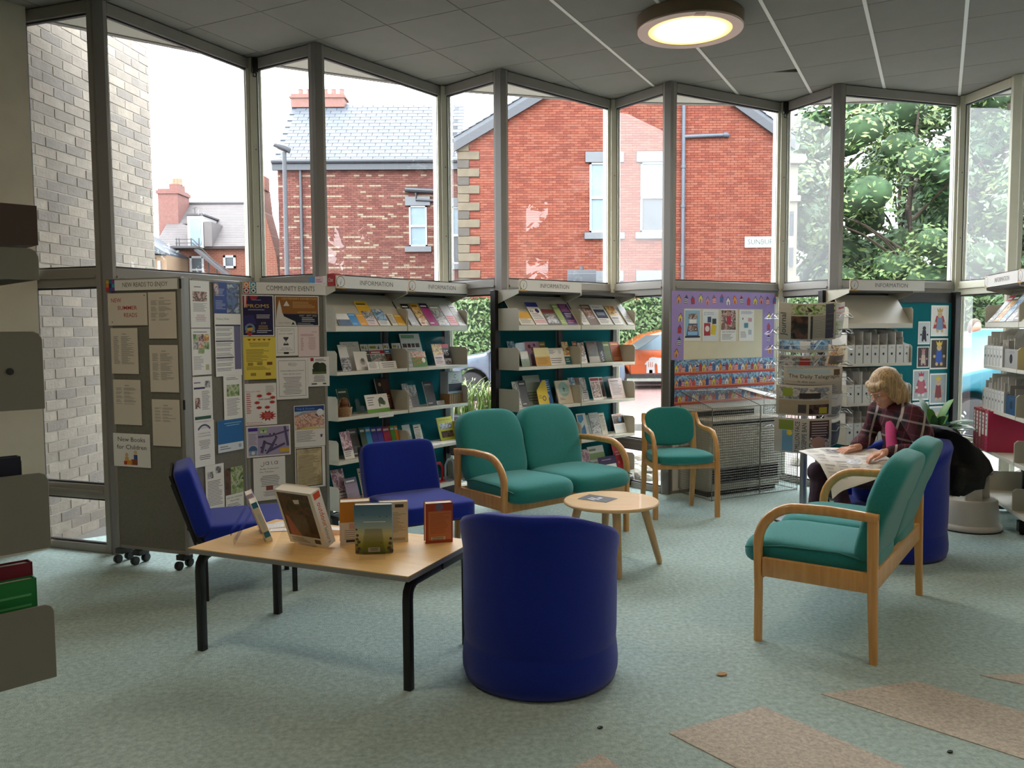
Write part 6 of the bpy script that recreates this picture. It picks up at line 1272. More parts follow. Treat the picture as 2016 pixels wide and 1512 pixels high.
# ---------------------------------------------------------------- box files and folders
mat('file_white', 'd9d8d4', .5); mat('file_grey', '9b9a96', .5); mat('file_blue', '1f4a70', .5); mat('file_red', 'a01c2a', .4); mat('file_crimson', 'b01a4a', .4)
def box_file(U, x, w_, z, label, grp, h=.155, col='file_white', dep=.225, tall=.285, y=.012, seed=0):
    t = thing('box_file', label, 'box file', None, group=grp, M=at(U, x, y, z)); k = col; g = .0015
    side = [(0, 0), (0, h), (.01, h + .002), (.06, h + .015), (.11, h + .05), (.145, tall - .01), (.165, tall), (dep, tall), (dep, 0)]
    m = MB(); m.box((g, 0, 0), (w_ - g, .003, h)); m.box((g, .003, 0), (w_ - g, dep, .003)); m.box((g, dep - .003, 0), (w_ - g, dep, tall))
    m.prism(side, g, g + .0025, 0, SX); m.prism(side, w_ - g - .0025, w_ - g, 0, SX); m.build('case', k, t)
    s = Sheet(); s.w, s.h = w_, h; s.Dk(.5, .5, .11, '17171a', 2, rz=.115); s.ring(w_ * .5, h * .5, .0105, .0125, s.c('8a8a8a'), -.0009); s.Ln(.3, .75, .88, 2, .05, 'grey_ink', 1, center=True); s.build('label_and_hole', s.mats, t)
    rg = random.Random(seed); m = Sheet(); m.w = m.h = 1
    for q in range(rg.choice((2, 3, 4))):
        xx = .006 + (w_ - .014) * q / 4; m.box((xx, .02 + .02 * q, .004), (xx + .006, dep - .01, rg.uniform(.17, .27)), m.c(rg.choice(('d8d6d0', 'e9e6e2', 'c8c4bc', 'a8a49c', 'd8c84a' if q == 1 and seed % 5 == 2 else 'dedbd4'))))
    m.build('papers', m.mats, t)
ORD = ['first', 'second', 'third', 'fourth', 'fifth', 'sixth', 'seventh', 'eighth']
b3 = [(.028, .106), (.108, .188), (.192, .275), (.277, .358), (.361, .447), (.450, .535), (.540, .620), (.622, .684)]
for sh, nm in ((2, 'upper'), (3, 'middle'), (4, 'lower')):
    for i, (a, b) in enumerate(b3): box_file(U3, a - .015, b - a, LV[sh] + .0255, 'white box file, %s from the left on the %s file shelf behind the reader' % (ORD[i], nm), 'white box files behind the reader', seed=i + sh * 10)
leaf(U3, 4, .03, .15, .735, style('fn', lambda s: s.R(.1, .45, .9, .85, 'a8b830')), 'white leaflet with a lime green square leaning in the lower files', WP, y=.10, tilt=-10, grp='papers sticking out of the files')
for sh, nm, x0, n in ((2, 'upper', -.01, 6), (3, 'middle', -.02, 7)):
    for i in range(n): box_file(U4, x0 + .078 * i, .076, LV[sh] + .0255, 'white box file, %s from the far end, %s shelf at the right edge' % (ORD[i], nm), 'white box files at the right edge', y=.004, seed=i + sh * 7)
box_file(U4, .475, .30, LV[2] + .0255, 'wide grey magazine file beside the six white ones at the right edge', None, .14, 'file_grey', seed=4); box_file(U4, .545, .235, LV[3] + .0255, 'wide dark blue magazine file beside the seven white ones', None, .14, 'file_blue', seed=8)
leaf(U4, 2, .82, .97, 1.40, style('full', 'd8c04a', 'f0e0a0'), 'yellow and white folder just past the divider at the right edge', WP, y=.06, tilt=-6)
for i, (x, w_, k, lb) in enumerate(((-.12, .06, 'file_red', 'narrow red lever arch file at the far end'), (-.055, .078, 'file_red', 'red lever arch file, second from the far end'), (.026, .078, 'file_red', 'tall labelled red lever arch file'), (.107, .082, 'file_red', 'red lever arch file, fourth from the far end'), (.192, .085, 'file_crimson', 'crimson lever arch file nearest the viewer'))):
    t = thing('lever_arch_file', lb + ' on the red file shelf', 'file', None, group='red lever arch files', M=at(U4, x + .02, -.035, LV[4] + .0255)); m = MB(); hh = .315; dd = .285
    m.box((0, 0, 0), (w_ - .002, .004, hh)); m.box((0, .004, 0), (.003, dd, hh)); m.box((w_ - .005, .004, 0), (w_ - .002, dd, hh)); m.build('case', k, t, bevel=.001, seg=1); MB().box((.004, .006, .006), (w_ - .007, dd - .02, hh - .02)).build('pages', 'white_paper', t)
    s = Sheet(); s.w, s.h = w_, hh; s.R(.2, .38 if i != 2 else .3, .8, .93, 'white_paper', 1); s.Ln(.3, .7, .88, 4, .1, 'grey_ink', 2); s.Dk(.5, .16, .13, '2a1418', 2); s.ring(.5 * w_, .16 * hh, .011, .014, s.c('c8c8cc'), -.0009); s.build('spine_label', s.mats, t)
for i, (x, c, c2, lb) in enumerate(((.07, 'photo_grey', 'b8424a', 'magazine with a red title'), (.22, 'photo_warm', '4a5a3a', 'magazine with a golden cover'), (.36, 'photo_sea', 'c8d0e0', 'pale blue glossy magazine'), (.52, 'photo_grey', '8a90a8', 'silver grey glossy magazine'), (.66, 'photo_dark', 'd8d4dc', 'dark covered glossy magazine'))):
    leaf(U4, 'd', x, x + .135, 1.70, style('cover', c, c2), lb + ' on the sloped shelf at the right edge', WP, y=.014, grp='magazines at the right edge', th=.005)
for i, (x, c) in enumerate(((.05, 'd8d4d0'), (.12, 'a02a4a'), (.34, 'photo_people'))):
    leaf(U4, 3, .30 + x, .40 + x, 1.10, style('full', c, 'e9e6e2'), ('white', 'dark red', 'patterned')[i] + ' booklet standing up out of the middle files at the right edge', WP, y=.19, tilt=-4, grp='booklets among the right edge files')
# ---------------------------------------------------------------- photographs on the teal pinboard
def pin(box, label, fn):
    a, z0, b, z1 = box; s = Sheet(); s.base(b - a, z1 - z0, 'white_paper', .0012); fn(s); s.done('photograph', label, 'photograph', at(U3, a, .3225, z0), 'photographs on the teal pinboard')
def toy(bg, body, head, crown=None, cape=None):
    def f(s):
        s.R(.06, .05, .94, .95, bg)
        if cape: s.F([(.3, .66), (.7, .66), (.9, .25), (.12, .25)], cape, 2)
        s.F([(.36, .62), (.64, .62), (.7, .2), (.3, .2)], body, 3); s.Dk(.5, .7, .14, head, 4); s.Dk(.38, .17, .08, head, 4); s.Dk(.64, .17, .08, head, 4); s.Dk(.24, .42, .07, head, 4); s.Dk(.78, .42, .07, head, 4)
        if crown: s.F([(.36, .78), (.64, .78), (.68, .92), (.57, .85), (.5, .94), (.43, .85), (.32, .92)], crown, 5)
        s.Dk(.45, .71, .014, '1d1c20', 6, n=8); s.Dk(.55, .71, .014, '1d1c20', 6, n=8)
    return f
pin((1.218, 1.393, 1.423, 1.676), 'white sheet with a knitted figure in a red cape, top right of the pinboard', toy('dfdcdc', '6a84a8', 'c8a888', 'b89a5a', 'a82a34'))
pin((1.071, 1.32, 1.21, 1.529), 'photograph of a dark haired knitted figure in dark clothes', toy('c4c8d0', '23283a', '3a3434'))
pin((1.066, 1.105, 1.21, 1.30), 'dark brown photograph of a pink eared knitted figure', toy('3a2c2c', 'c8b4a8', 'b88a94', 'b07a84'))
pin((1.218, 1.088, 1.427, 1.373), 'photograph of a blue knitted figure with a gold crown', toy('3a3434', '2450a8', 'c8a87a', 'd8b040'))
pin((1.025, .807, 1.215, 1.090), 'photograph of a pale knitted figure with a pink crown and scarf', toy('a8aeb4', 'b05a6a', 'd8d0cc', 'b8405a', 'a8485c'))
pin((1.224, .762, 1.426, 1.05), 'photograph of a dark red knitted figure with a yellow crown', toy('9aa4ae', '7a2c34', 'c8a088', 'c8a83a'))
pin((1.03, .52, 1.215, .79), 'pale photograph half hidden behind the reader', toy('b4bcc4', '6a7a8c', 'c8c0b8')); pin((1.228, .47, 1.42, .745), 'photograph with a little green, lowest on the pinboard', toy('a8b0b8', '7a8a5a', 'c8b8a0'))
# ---------------------------------------------------------------- books on the low table
TB = .4905
def tbook(o, rz, w_, th, h, tilt, paint, cover, label, spine=None, pages='cream_paper', spine_right=True, easel=None, name='book', lift=0.):
    t = thing(name, label, 'book', None, group='books on the low table', M=Matrix.Translation((o[0], o[1], TB + lift + (.004 if easel else 0))) @ Matrix.Rotation(math.radians(rz), 4, 'Z') @ Matrix.Rotation(math.radians(tilt), 4, 'X'))
    k = ink(cover) if cover not in MATS else cover; c = .0022
    m = MB(); m.box((0, 0, 0), (w_, c, h)); m.box((0, th - c, 0), (w_, th, h)); xs = (w_ - c, w_) if spine_right else (0, c); m.box((xs[0], c, 0), (xs[1], th - c, h)); m.build('cover', k, t, bevel=.0006, seg=1)
    MB().box((.004, c, .003), (w_ - .003, th - c, h - .003)).build('page_block', pages, t)
    s = Sheet(); s.w, s.h = w_, h; paint(s); s.build('back_cover_print', s.mats, t)
    if spine:
        s = Sheet(); s.w, s.h = th, h; spine(s); s.build('spine_print', s.mats, t, M=Matrix.Translation((w_ + .0004, 0, 0)) @ Matrix.Rotation(math.radians(90), 4, 'Z'))
    if easel:
        ew, eh, lab = easel; M0 = Matrix.Translation((o[0], o[1], TB)) @ Matrix.Rotation(math.radians(rz), 4, 'Z'); ty, tz = -math.sin(math.radians(tilt)) * eh, math.cos(math.radians(tilt)) * eh; x0 = w_ / 2 - ew / 2
        m = MB(); q = .003; g = .003
        for (ya, za, yb, zb, wa, wb) in ((-g, .001, ty - g, tz, 1, .75), (ty - g - q, tz, ty - .62 * tz - g, .001, .75, 1.15)):
            a0, a1 = w_ / 2 - ew / 2 * wa, w_ / 2 + ew / 2 * wa; b0, b1 = w_ / 2 - ew / 2 * wb, w_ / 2 + ew / 2 * wb
            m.add([(a0, ya, za), (a1, ya, za), (b1, yb, zb), (b0, yb, zb), (a0, ya - q, za), (a1, ya - q, za), (b1, yb - q, zb), (b0, yb - q, zb)], [(0, 1, 2, 3), (7, 6, 5, 4), (0, 4, 5, 1), (1, 5, 6, 2), (2, 6, 7, 3), (3, 7, 4, 0)])
        m.box((x0, -.004, .0005), (x0 + ew, th * .9, .003)); o_ = m.build('book_easel', 'clear_acrylic', None, M=M0); tag(o_, lab, 'book stand', 'clear acrylic book easels')
    return t
photo('photo_climb', ['1c1616', '38261f', '191d26', '5a3a2c', '222c24', '100e10'], 13)
def big(s): s.R(.06, .16, .9, .96, 'photo_climb'); s.F([(.12, .55), (.2, .5), (.42, .16), (.12, .16)], 'b0604a', 2); s.F([(.45, .84), (.62, .86), (.6, .78), (.47, .77)], 'd8d4cc', 2); s.R(.72, .05, .88, .13, '5a5048', 2); s.Ln(.1, .6, .12, 3, .03, 'grey_ink', 2)
def bigsp(s): s.R(.18, .86, .85, .97, 'd8502a'); s.T('outdoor', .68, .56, .52 * .25, 'd8502a', width=None, ang=-90, bold=0, align='C') if False else s.text('outdoor', .30 * s.w, .79 * s.h, .026, s.c('d8502a'), -.0006, 'L', .125, None, 0., -90); s.text('leisure', .30 * s.w, .33 * s.h, .02, s.c('9a948c'), -.0006, 'L', .08, None, .01, -90)
tbook((-1.044, 3.821), -31.1, .232, .06, .282, 20, big, 'white_paper', 'large white spined hardback with orange word outdoor, dark photograph facing the viewer', bigsp, easel=(.11, .17, 'clear easel holding the large hardback with the orange spine lettering'))
tbook((-1.006, 3.868), -31.1, .205, .010, .262, 20, lambda s: None, 'a83a34', 'thin red book standing right behind the large hardback', lift=.026)
gradient('meadow_cover', ['5a6a2c', '98a044', 'c8c89a', '8fb0bc', '5c86a4', '4a7390'], 2, 0, .225)
def meadow(s):
    s.R(0, 0, 1, 1, 'meadow_cover'); s.R(.24, .645, .82, .66, 'e9e6e2', 2); s.R(.34, .03, .66, .12, 'd8d4c0', 2); s.Ln(.4, .62, .1, 2, .03, '3a3a3e', 3, rag=.1)
    for x, z, r in ((.05, .5, .03), (.07, .38, .04), (.06, .3, .04), (.1, .24, .05), (.05, .18, .04), (.1, .1, .05), (.06, .04, .05), (.95, .3, .04), (.93, .2, .05), (.9, .1, .06), (.96, .05, .06)): s.Dk(x, z, r, '5a4a52', 2, n=7)
    for x, z in ((.22, .8), (.66, .76), (.84, .76), (.68, .22)): s.F([(x - .04, z + .03), (x, z), (x + .05, z + .005), (x + .01, z - .015)], '23304a', 3)
tbook((-.698, 3.604), 4.5, .165, .032, .226, 8, meadow, '5c86a4', 'hardback with a blue sky and green meadow on its back cover', easel=(.10, .12, 'clear easel behind the meadow covered book'))
def blurb(s): s.R(0, 0, 1, 1, 'd8c6a2'); s.R(.55, .86, .85, .94, '4a4440', 2); s.Ln(.08, .5, .88, 3, .035, '8a7a62', 2); s.Ln(.08, .92, .74, 14, .036, '9a8868', 2); s.R(.08, .05, .28, .13, '4a4440', 2); s.R(.36, .05, .9, .12, 'b0a07e', 2)
tbook((-.622, 3.79), 12, .134, .036, .196, 4, blurb, 'd8c6a2', 'cream paperback with a long blurb behind the meadow book')
def redor(s): s.R(0, 0, 1, 1, 'a84a2c'); s.Dk(.5, .9, .15, '7a6a80', 2); s.R(.1, .08, .95, .8, 'c87a4a', 2); s.Ln(.16, .9, .74, 13, .04, 'a85e38', 3); s.R(.2, .08, .72, .16, 'd8c8a4', 4); s.Ln(.24, .68, .145, 2, .04, '4a4440', 5, rag=.1)
tbook((-.405, 3.779), 15.6, .128, .05, .190, 3, redor, 'a84a2c', 'thick red orange paperback standing alone at the right of the table')
def orange(s): s.R(0, .52, 1, 1, 'c8822a'); s.R(0, 0, 1, .52, 'e2d6c8'); s.R(.3, .36, .7, .5, 'd8a898', 2); s.Ln(.15, .85, .34, 5, .05, 'a09488', 2); s.R(.2, .05, .62, .11, '3a3634', 2)
tbook((-.80, 3.77), 14, .136, .042, .212, 12, orange, 'c8822a', 'paperback with an orange top half left of the meadow book')
tbook((-1.198, 3.932), -69.6, .13, .03, .198, 20, lambda s: (s.R(0, 0, 1, 1, 'dccfae'), s.Ln(.1, .9, .8, 10, .05, 'b8a888', 2)), 'e2dccb', 'pale paperback leaning on an easel at the left of the table', lambda s: (s.R(.1, .86, .95, 1, '2f7a9c'), s.R(.1, .1, .95, .24, '2f7a9c'), s.R(.3, .3, .7, .7, 'c8d0d4')), easel=(.1, .15, 'clear easel under the pale paperback'))
tbook((-1.268, 4.09), -69.6, .125, .034, .205, 20, lambda s: s.R(0, 0, 1, 1, 'a89ab4'), 'a89ab4', 'lilac paperback leaning behind the pale paperback', lambda s: s.R(.1, .2, .9, .9, 'd8d4e0'), easel=(.1, .15, 'clear easel under the lilac paperback'))
for i, (x, y, r, lb) in enumerate(((-1.235, 4.165, 20, 'white card lying farthest left in the scatter beyond the large hardback'), (-1.19, 4.20, -12, 'white card lying farthest back in the scatter beyond the large hardback'), (-1.2, 4.12, 48, 'white card lying askew in the middle of the scatter of cards'), (-1.165, 4.05, 30, 'white card lying nearest the large hardback in the scatter'))):
    s = Sheet(); s.base(.085, .055, 'white_paper', .0008); s.Ln(.1, .9, .8, 4, .18, 'pale_ink'); s.done('card', lb, 'card', Matrix.Translation((x, y, TB + .001 * i)) @ Matrix.Rotation(math.radians(r - 20), 4, 'Z') @ Matrix.Rotation(math.radians(-90), 4, 'X') @ Matrix.Translation((-.04, 0, -.02)), 'white cards on the low table')
s = Sheet(); s.base(.09, .06, 'white_paper', .022); s.done('card', 'white folded card lying behind the large hardback', 'card', Matrix.Translation((-.93, 3.98, TB + .022)) @ Matrix.Rotation(math.radians(-10), 4, 'Z') @ Matrix.Rotation(math.radians(-90), 4, 'X'))
# ---------------------------------------------------------------- beach hut noticeboard
NB = PL((1.384, 7.289), 30.66)
nb = thing('noticeboard', 'noticeboard with a lilac beach hut border on the fourth window bay', 'noticeboard', None, M=NB)
mat('lilac_paper', '9d86c0', .75, var=.06, vs=3); mat('cream_board', 'd9cfb4', .8, var=.05, vs=3); mat('white_board', 'd6d2c8', .7)
MB().box((.05, -.006, .03), (1.345, -.001, 1.775)).build('backing', 'white_board', nb); MB().box((.02, -.010, .79), (.075, -.005, 1.2)).build('black_edge', 'black_metal', nb)
HUT = ('d8503a', 'e0983a', 'e2c84a', '3f6aa8', '3a3f7a', 'd88a8a', 'e8e0d4', 'b8323e')
def hut(s, x, z, w_, h, c, lay=2, kind=0, roof='4a4a7a', ang=0):
    y = -.0003 * lay; k = s.c(c); ca, sa = math.cos(ang), math.sin(ang); rt = lambda pts: [(x + a * ca - b * sa, z + a * sa + b * ca) for a, b in pts]
    s.flat(rt([(-w_ / 2, 0), (w_ / 2, 0), (w_ / 2, h * .6), (0, h), (-w_ / 2, h * .6)]), k, y)
    if kind == 1:
        for q in range(3): s.flat(rt([(-w_ / 2, h * (.08 + .2 * q)), (w_ / 2, h * (.08 + .2 * q)), (w_ / 2, h * (.17 + .2 * q)), (-w_ / 2, h * (.17 + .2 * q))]), s.c('e8e2dc'), y - .0003)
    else: s.flat(rt([(-w_ * .14, 0), (w_ * .14, 0), (w_ * .14, h * .38), (-w_ * .14, h * .38)]), s.c(roof), y - .0003)
    s.flat(rt([(-w_ * .6, h * .58), (-w_ * .5, h * .52), (0, h * .9), (w_ * .5, h * .52), (w_ * .6, h * .58), (0, h * 1.06)]), s.c(roof if kind != 2 else c), y - .0003)
rg = random.Random(9)
for nm, (a, b, c, d) in (('lilac_border', (.02, 1.655, 1.315, 1.81)), ('lilac_border', (.02, 1.175, .165, 1.655)), ('lilac_border', (1.155, 1.19, 1.315, 1.655))):
    s = Sheet(); s.base(c - a, d - b, 'lilac_paper', .0015)
    if c - a > 1: pos_ = [(.08 + .0865 * k, .035 + .025 * rg.random()) for k in range(15)]
    else: pos_ = [((c - a) / 2 + rg.uniform(-.03, .03), .05 + .105 * k) for k in range(4)]
    for k, (x, z) in enumerate(pos_): hut(s, x, z, .042, .075, HUT[(k * 3 + 1) % 8], 2, 1 if k % 4 == 1 else 0, rg.choice(('4a4a7a', 'b8423e', '3a6a8c')), rg.uniform(-.15, .15))
    s.build(nm, s.mats, nb, M=Matrix.Translation((a, -.0085, b)))
MB().box((.158, -.008, 1.20), (1.165, -.0065, 1.665)).build('centre_sheet', 'cream_board', nb)
for z0, z1 in ((1.062, 1.197), (.934, 1.063), (.796, .931)):
    s = Sheet(); w_ = 1.27; s.base(w_, z1 - z0, 'photo_sea', .0015); s.rect(0, 0, w_, .018, s.c('b8483a'), -.0004); s.rect(0, .018, w_, .034, s.c('e0845a'), -.0003)
    for k in range(31): hut(s, .022 + .041 * k, .028, .036, .062 + .018 * rg.random(), HUT[(k * 3 + int(z0 * 10)) % 8], 3, 1 if k % 4 == 2 else 0, ('4a5a8c', 'a8524a', '6a6a8c')[k % 3])
    s.build('beach_hut_strip', s.mats, nb, M=Matrix.Translation((.057, -.0115 if z0 > 1 else -.0118, z0)))
def nposter(box, fn, label):
    a, z0, b, z1 = box; s = Sheet(); s.base(b - a, z1 - z0, 'white_paper', .001); fn(s); s.done('poster', label, 'poster', at(NB, a, -.0105, z0), 'posters on the beach hut noticeboard')
nposter((.171, 1.367, .362, 1.648), lambda s: (s.R(.03, .1, .97, .97, '8ab4cc'), s.R(.25, .7, .8, .86, 'photo_people', 2), s.R(.3, .55, .75, .68, 'e9e6e2', 3), s.F([(.1, .12), (.9, .12), (.8, .55), (.25, .55)], '4a5a70', 2), s.R(.25, .32, .8, .5, 'photo_people', 4), s.R(.2, .18, .82, .3, '8ab4d8', 4), s.R(.03, .1, .97, .15, '1f2a3a', 5)), 'pale blue poster with people on a phone, first on the noticeboard')
nposter((.386, 1.36, .578, 1.645), lambda s: (s.R(.02, .02, .98, .98, 'd8dce0'), s.ring(.17 * s.w, .88 * s.h, .010, .014, s.c('7a8a8c'), -.0009, a0=40, a1=320), s.Ln(.25, .9, .92, 2, .05, '9aa4a8', 2), s.R(.32, .6, .55, .78, '3a4a6a', 3), s.R(.62, .55, .88, .72, '3a3a40', 3), s.R(.1, .18, .5, .58, 'a8303c', 4), s.Dk(.3, .4, .14, 'e0d4d4', 5), s.F([(.5, .22), (.82, .2), (.9, .5), (.6, .55)], 'd8c032', 5)), 'poster with red, yellow and dark cards, second on the noticeboard')
nposter((.612, 1.357, .808, 1.651), lambda s: (s.R(.03, .36, .97, .97, 'photo_people'), s.Dk(.5, .86, .12, 'b88a78', 3), s.R(.38, .52, .66, .78, 'b83050', 3), s.Dk(.16, .5, .12, '8a6a5a', 3), s.Dk(.84, .52, .12, '9a7a6a', 3), s.T('FREE MEMBERSHIP', .5, .27, .05, '8a8a94', width=.84), s.Ln(.08, .9, .22, 4, .045)), 'poster of children with one in a red top, reading FREE MEMBERSHIP')
nposter((.845, 1.358, 1.04, 1.648), lambda s: (s.Ln(.12, .9, .95, 3, .035, '6a78a8', rag=.2), s.R(.6, .62, .85, .74, 'c89aa4', 2), s.R(.34, .42, .6, .58, '4a8aa4', 2), s.F([(.2, .72), (.26, .66), (.28, .76)], '2a2a3a', 2), s.R(.62, .2, .84, .36, 'b8bcc4', 2), s.Ln(.1, .5, .3, 6, .035)), 'white poster of small pictures, rightmost on the noticeboard')
# ---------------------------------------------------------------- caged heater
HC = PL((1.70, 6.98), 28.0)
ht = thing('heater', 'grey convector heater with a black lower grille inside a wire cage', 'heater', None, M=HC)
mat('heater_paint', 'a39d8d', .5, var=.04); mat('heater_dark', '17171a', .5)
m = MB(); m.prism([(.075, .38), (.075, .17), (.09, .14), (.12, .13), (.92, .13), (.92, .38)], .05, .655); m.build('case', 'heater_paint', ht, bevel=.006)
m = MB(); m.prism([(.065, .385), (.065, .165), (.085, .132), (.12, .12), (.93, .12), (.93, .385)], .655, .675); m.build('top_plate', 'heater_paint', ht, bevel=.004)
MB().box((.12, .126, .628), (.90, .129, .648)).build('top_slot', 'heater_dark', ht)
g = MB().box((.12, .127, .115), (.90, .1295, .245)).build('grille', 'heater_dark', ht)
for k in range(7): MB().box((.12, .121, .12 + .018 * k), (.90, .128, .124 + .018 * k)).build('slat', 'black_metal', g)
MB().box((.10, .16, .0), (.90, .36, .05)).build('plinth', 'heater_dark', ht)
m = MB(); m.box((.06, .33, .675), (.80, .40, .745)); m.build('rear_duct', 'heater_paint', ht); MB().box((.07, .327, .69), (.79, .33, .735)).build('duct_slot', 'heater_dark', ht)
mat('cage_wire', '8f8b82', .4, .8)
cg = thing('heater_cage', 'wire mesh cage with a sloping lid round the heater', 'cage', None, M=HC)
CW, CD, CF, CB = 1.01, .42, .80, .915; r = .0045
m = MB()
for a, b in (((0, 0, .012), (CW, 0, .012)), ((0, 0, CF), (CW, 0, CF)), ((0, CD, CB), (CW, CD, CB)), ((0, 0, .012), (0, CD, .012)), ((CW, 0, .012), (CW, CD, .012)), ((0, 0, 0), (0, 0, CF)), ((CW, 0, 0), (CW, 0, CF)), ((0, CD, 0), (0, CD, CB)), ((CW, CD, 0), (CW, CD, CB)), ((0, 0, CF), (0, CD, CB)), ((CW, 0, CF), (CW, CD, CB)), ((.55, 0, .012), (.55, 0, CF)), ((.55, 0, CF), (.55, CD, CB))): m.tube([a, b], r, 6)
m.build('frame', 'cage_wire', cg)
m = MB(); q = .00105; st = .022
n = int(CW / st)
for k in range(1, n): x = CW * k / n; m.tube([(x, 0, .012), (x, 0, CF)], q, 3, cap=False); m.tube([(x, 0, CF), (x, CD, CB)], q, 3, cap=False)
for k in range(1, 36): z = CF * k / 36; m.tube([(0, 0, z), (CW, 0, z)], q, 3, cap=False)
for k in range(1, 19):
    f = k / 19; m.tube([(0, CD * f, CF + (CB - CF) * f), (CW, CD * f, CF + (CB - CF) * f)], q, 3, cap=False)
    for x in (0, CW): m.tube([(x, CD * f, .012), (x, CD * f, CF + (CB - CF) * f)], q, 3, cap=False)
for k in range(1, 36):
    z = CF * k / 36
    for x in (0, CW): m.tube([(x, 0, z), (x, CD, z)], q, 3, cap=False)
tag(m.build('wire_mesh', 'cage_wire', cg), kind='stuff')
m = MB(); m.tube([(-.005, CD - .02, .72), (-.03, CD - .02, .72), (-.03, CD - .02, .05), (-.005, CD - .02, .05)], .004, 6); m.build('hasp_rod', 'cage_wire', cg)
s = Sheet(); s.w, s.h = .3, .2; k_ = s.c('white_paper'); sl = (CB - CF) / CD
s.add([(.62, .36, CF + .36 * sl + .03), (.78, .40, CF + .4 * sl + .012), (.98, .12, CF + .12 * sl + .01), (.84, .10, CF + .1 * sl + .012), (.62, .36, CF + .36 * sl + .033), (.78, .40, CF + .4 * sl + .015), (.98, .12, CF + .12 * sl + .013), (.84, .10, CF + .1 * sl + .015)], [(3, 2, 1, 0), (4, 5, 6, 7), (0, 1, 5, 4), (1, 2, 6, 5), (2, 3, 7, 6), (3, 0, 4, 7)], k_)
s.done('paper', 'white paper lying askew on the lid of the heater cage', 'paper', HC)
# ---------------------------------------------------------------- newspaper carousel
CX, CY = 2.26, 6.36
CR = PL((CX, CY), -17)
ca = thing('newspaper_carousel', 'wire newspaper carousel on a steel pole and round base', 'newspaper rack', None, M=CR)
MB().lathe([(.265, 0), (.272, .006), (.268, .014), (.05, .022), (.03, .03)], 48).build('base', 'steel', ca, smooth=40)
MB().lathe([(.0265, .02), (.0265, 1.66), (.02, 1.67)], 20).build('pole', 'steel', ca, smooth=50)
tiers = [1.555 - .119 * k for k in range(8)]
for fi, ya in enumerate((0, 115, 245)):
    fr = Matrix.Rotation(math.radians(ya), 4, 'Z'); m = MB(); w2 = .235
    for z in tiers:
        m.tube([(-w2, -.19, z + .02), (-w2 + .02, -.235, z), (w2 - .02, -.235, z - .005), (w2, -.19, z + .02)], .0028, 6)
        m.tube([(-w2 + .02, -.235, z), (-w2 - .03, -.235, z + .0), (-w2 - .01, -.21, z + .03), (-w2 + .06, -.16, z + .03)], .003, 6)
        m.tube([(-w2 + .05, -.12, z - .09), (w2 - .05, -.12, z - .09)], .0025, 6); m.tube([(.0, -.235, z), (.05, -.12, z - .09)], .0022, 6); m.tube([(.05, -.235, z), (.13, -.13, z + .1)], .0028, 6)
    for x in (-.17, -.10, .05, .17): m.tube([(x, -.115, 1.62), (x, -.115, .62)], .0025, 6)
    for z in (1.6, 1.1, .66): m.tube([(-.17, -.115, z), (.17, -.115, z)], .003, 6); m.tube([(0, -.115, z), (0, 0, z)], .003, 6)
    m.build('wire_rack', 'chrome', ca, M=fr)
def paper_sheet(fr, x0, z0, w_, h, y, tilt, fn, label, bow=.02, roll=0, col='newsprint', th=.008):
    mat('newsprint', 'bdb6ab', .9); s = Sheet(); s.base(w_, h, col, th); fn(s)
    # the folded paper bows a little and its lower edge sags
    s.v = [(x, y_ - bow * math.sin(PI * min(1, max(0, z / h))) + .002 * math.sin(7 * x / w_), z - .012 * math.sin(PI * min(1, max(0, x / w_)))) for x, y_, z in subdivide(s)]
    return s.done('newspaper', label, 'newspaper', CR @ fr @ at(Matrix.Identity(4), x0, y, z0, tilt=tilt, roll=roll), 'newspapers on the carousel')
def subdivide(s):
    """cut the sheet's big faces into strips so that it can bend"""
    bm = bmesh.new(); vs = [bm.verts.new(v) for v in s.v]; L_ = bm.faces.layers.int.new('m')
    for f, mi in zip(s.f, s.m):
        try: fc = bm.faces.new([vs[i] for i in f]); fc[L_] = mi
        except ValueError: pass
    for ax, N in ((Vector((1, 0, 0)), 6), (Vector((0, 0, 1)), 8)):
        ext = s.w if ax.x else s.h
        for k in range(1, N): bmesh.ops.bisect_plane(bm, geom=bm.verts[:] + bm.edges[:] + bm.faces[:], plane_co=ax * (ext * k / N), plane_no=ax, dist=1e-6)
    bm.verts.index_update(); out = [tuple(v.co) for v in bm.verts]; s.f = [tuple(v.index for v in f.verts) for f in bm.faces]; s.m = [f[L_] for f in bm.faces]; bm.free(); return out
I4 = Matrix.Identity(4)
def journal(s): s.text('Journal', .13 * s.w, .12 * s.h, .04, s.c('2a2a2c'), -.001, 'L', .17, None, 0., 90); s.R(.22, .04, .52, .66, 'photo_dark'); s.R(.22, .7, .98, .96, 'photo_garden'); s.Ln(.56, .96, .66, 18, .034, '6a6864', rag=.1); s.R(.56, .04, .6, .66, '3a3836', 2); s.R(.82, .04, .96, .96, '4a4a5a', 2)
paper_sheet(I4, -.205, 1.395, .40, .275, -.225, 6, journal, 'newspaper with a sideways title Journal at the top of the carousel')
def tele(s): s.T('The Daily Telegraph', .52, .62, .13, '2a2a2c', 4, width=.86, bold=0); s.R(.06, .78, .8, .93, '9ab0b8'); s.R(.86, .72, .96, .92, '5a4a3a', 2); s.T('Is the sun', .4, .46, .07, '3a3a3c', width=.3); s.Ln(.05, .95, .38, 5, .07, '7a7874', rag=.1)
paper_sheet(I4, -.165, .99, .41, .205, -.215, 5, tele, 'newspaper with the masthead The Daily Telegraph halfway down the carousel')
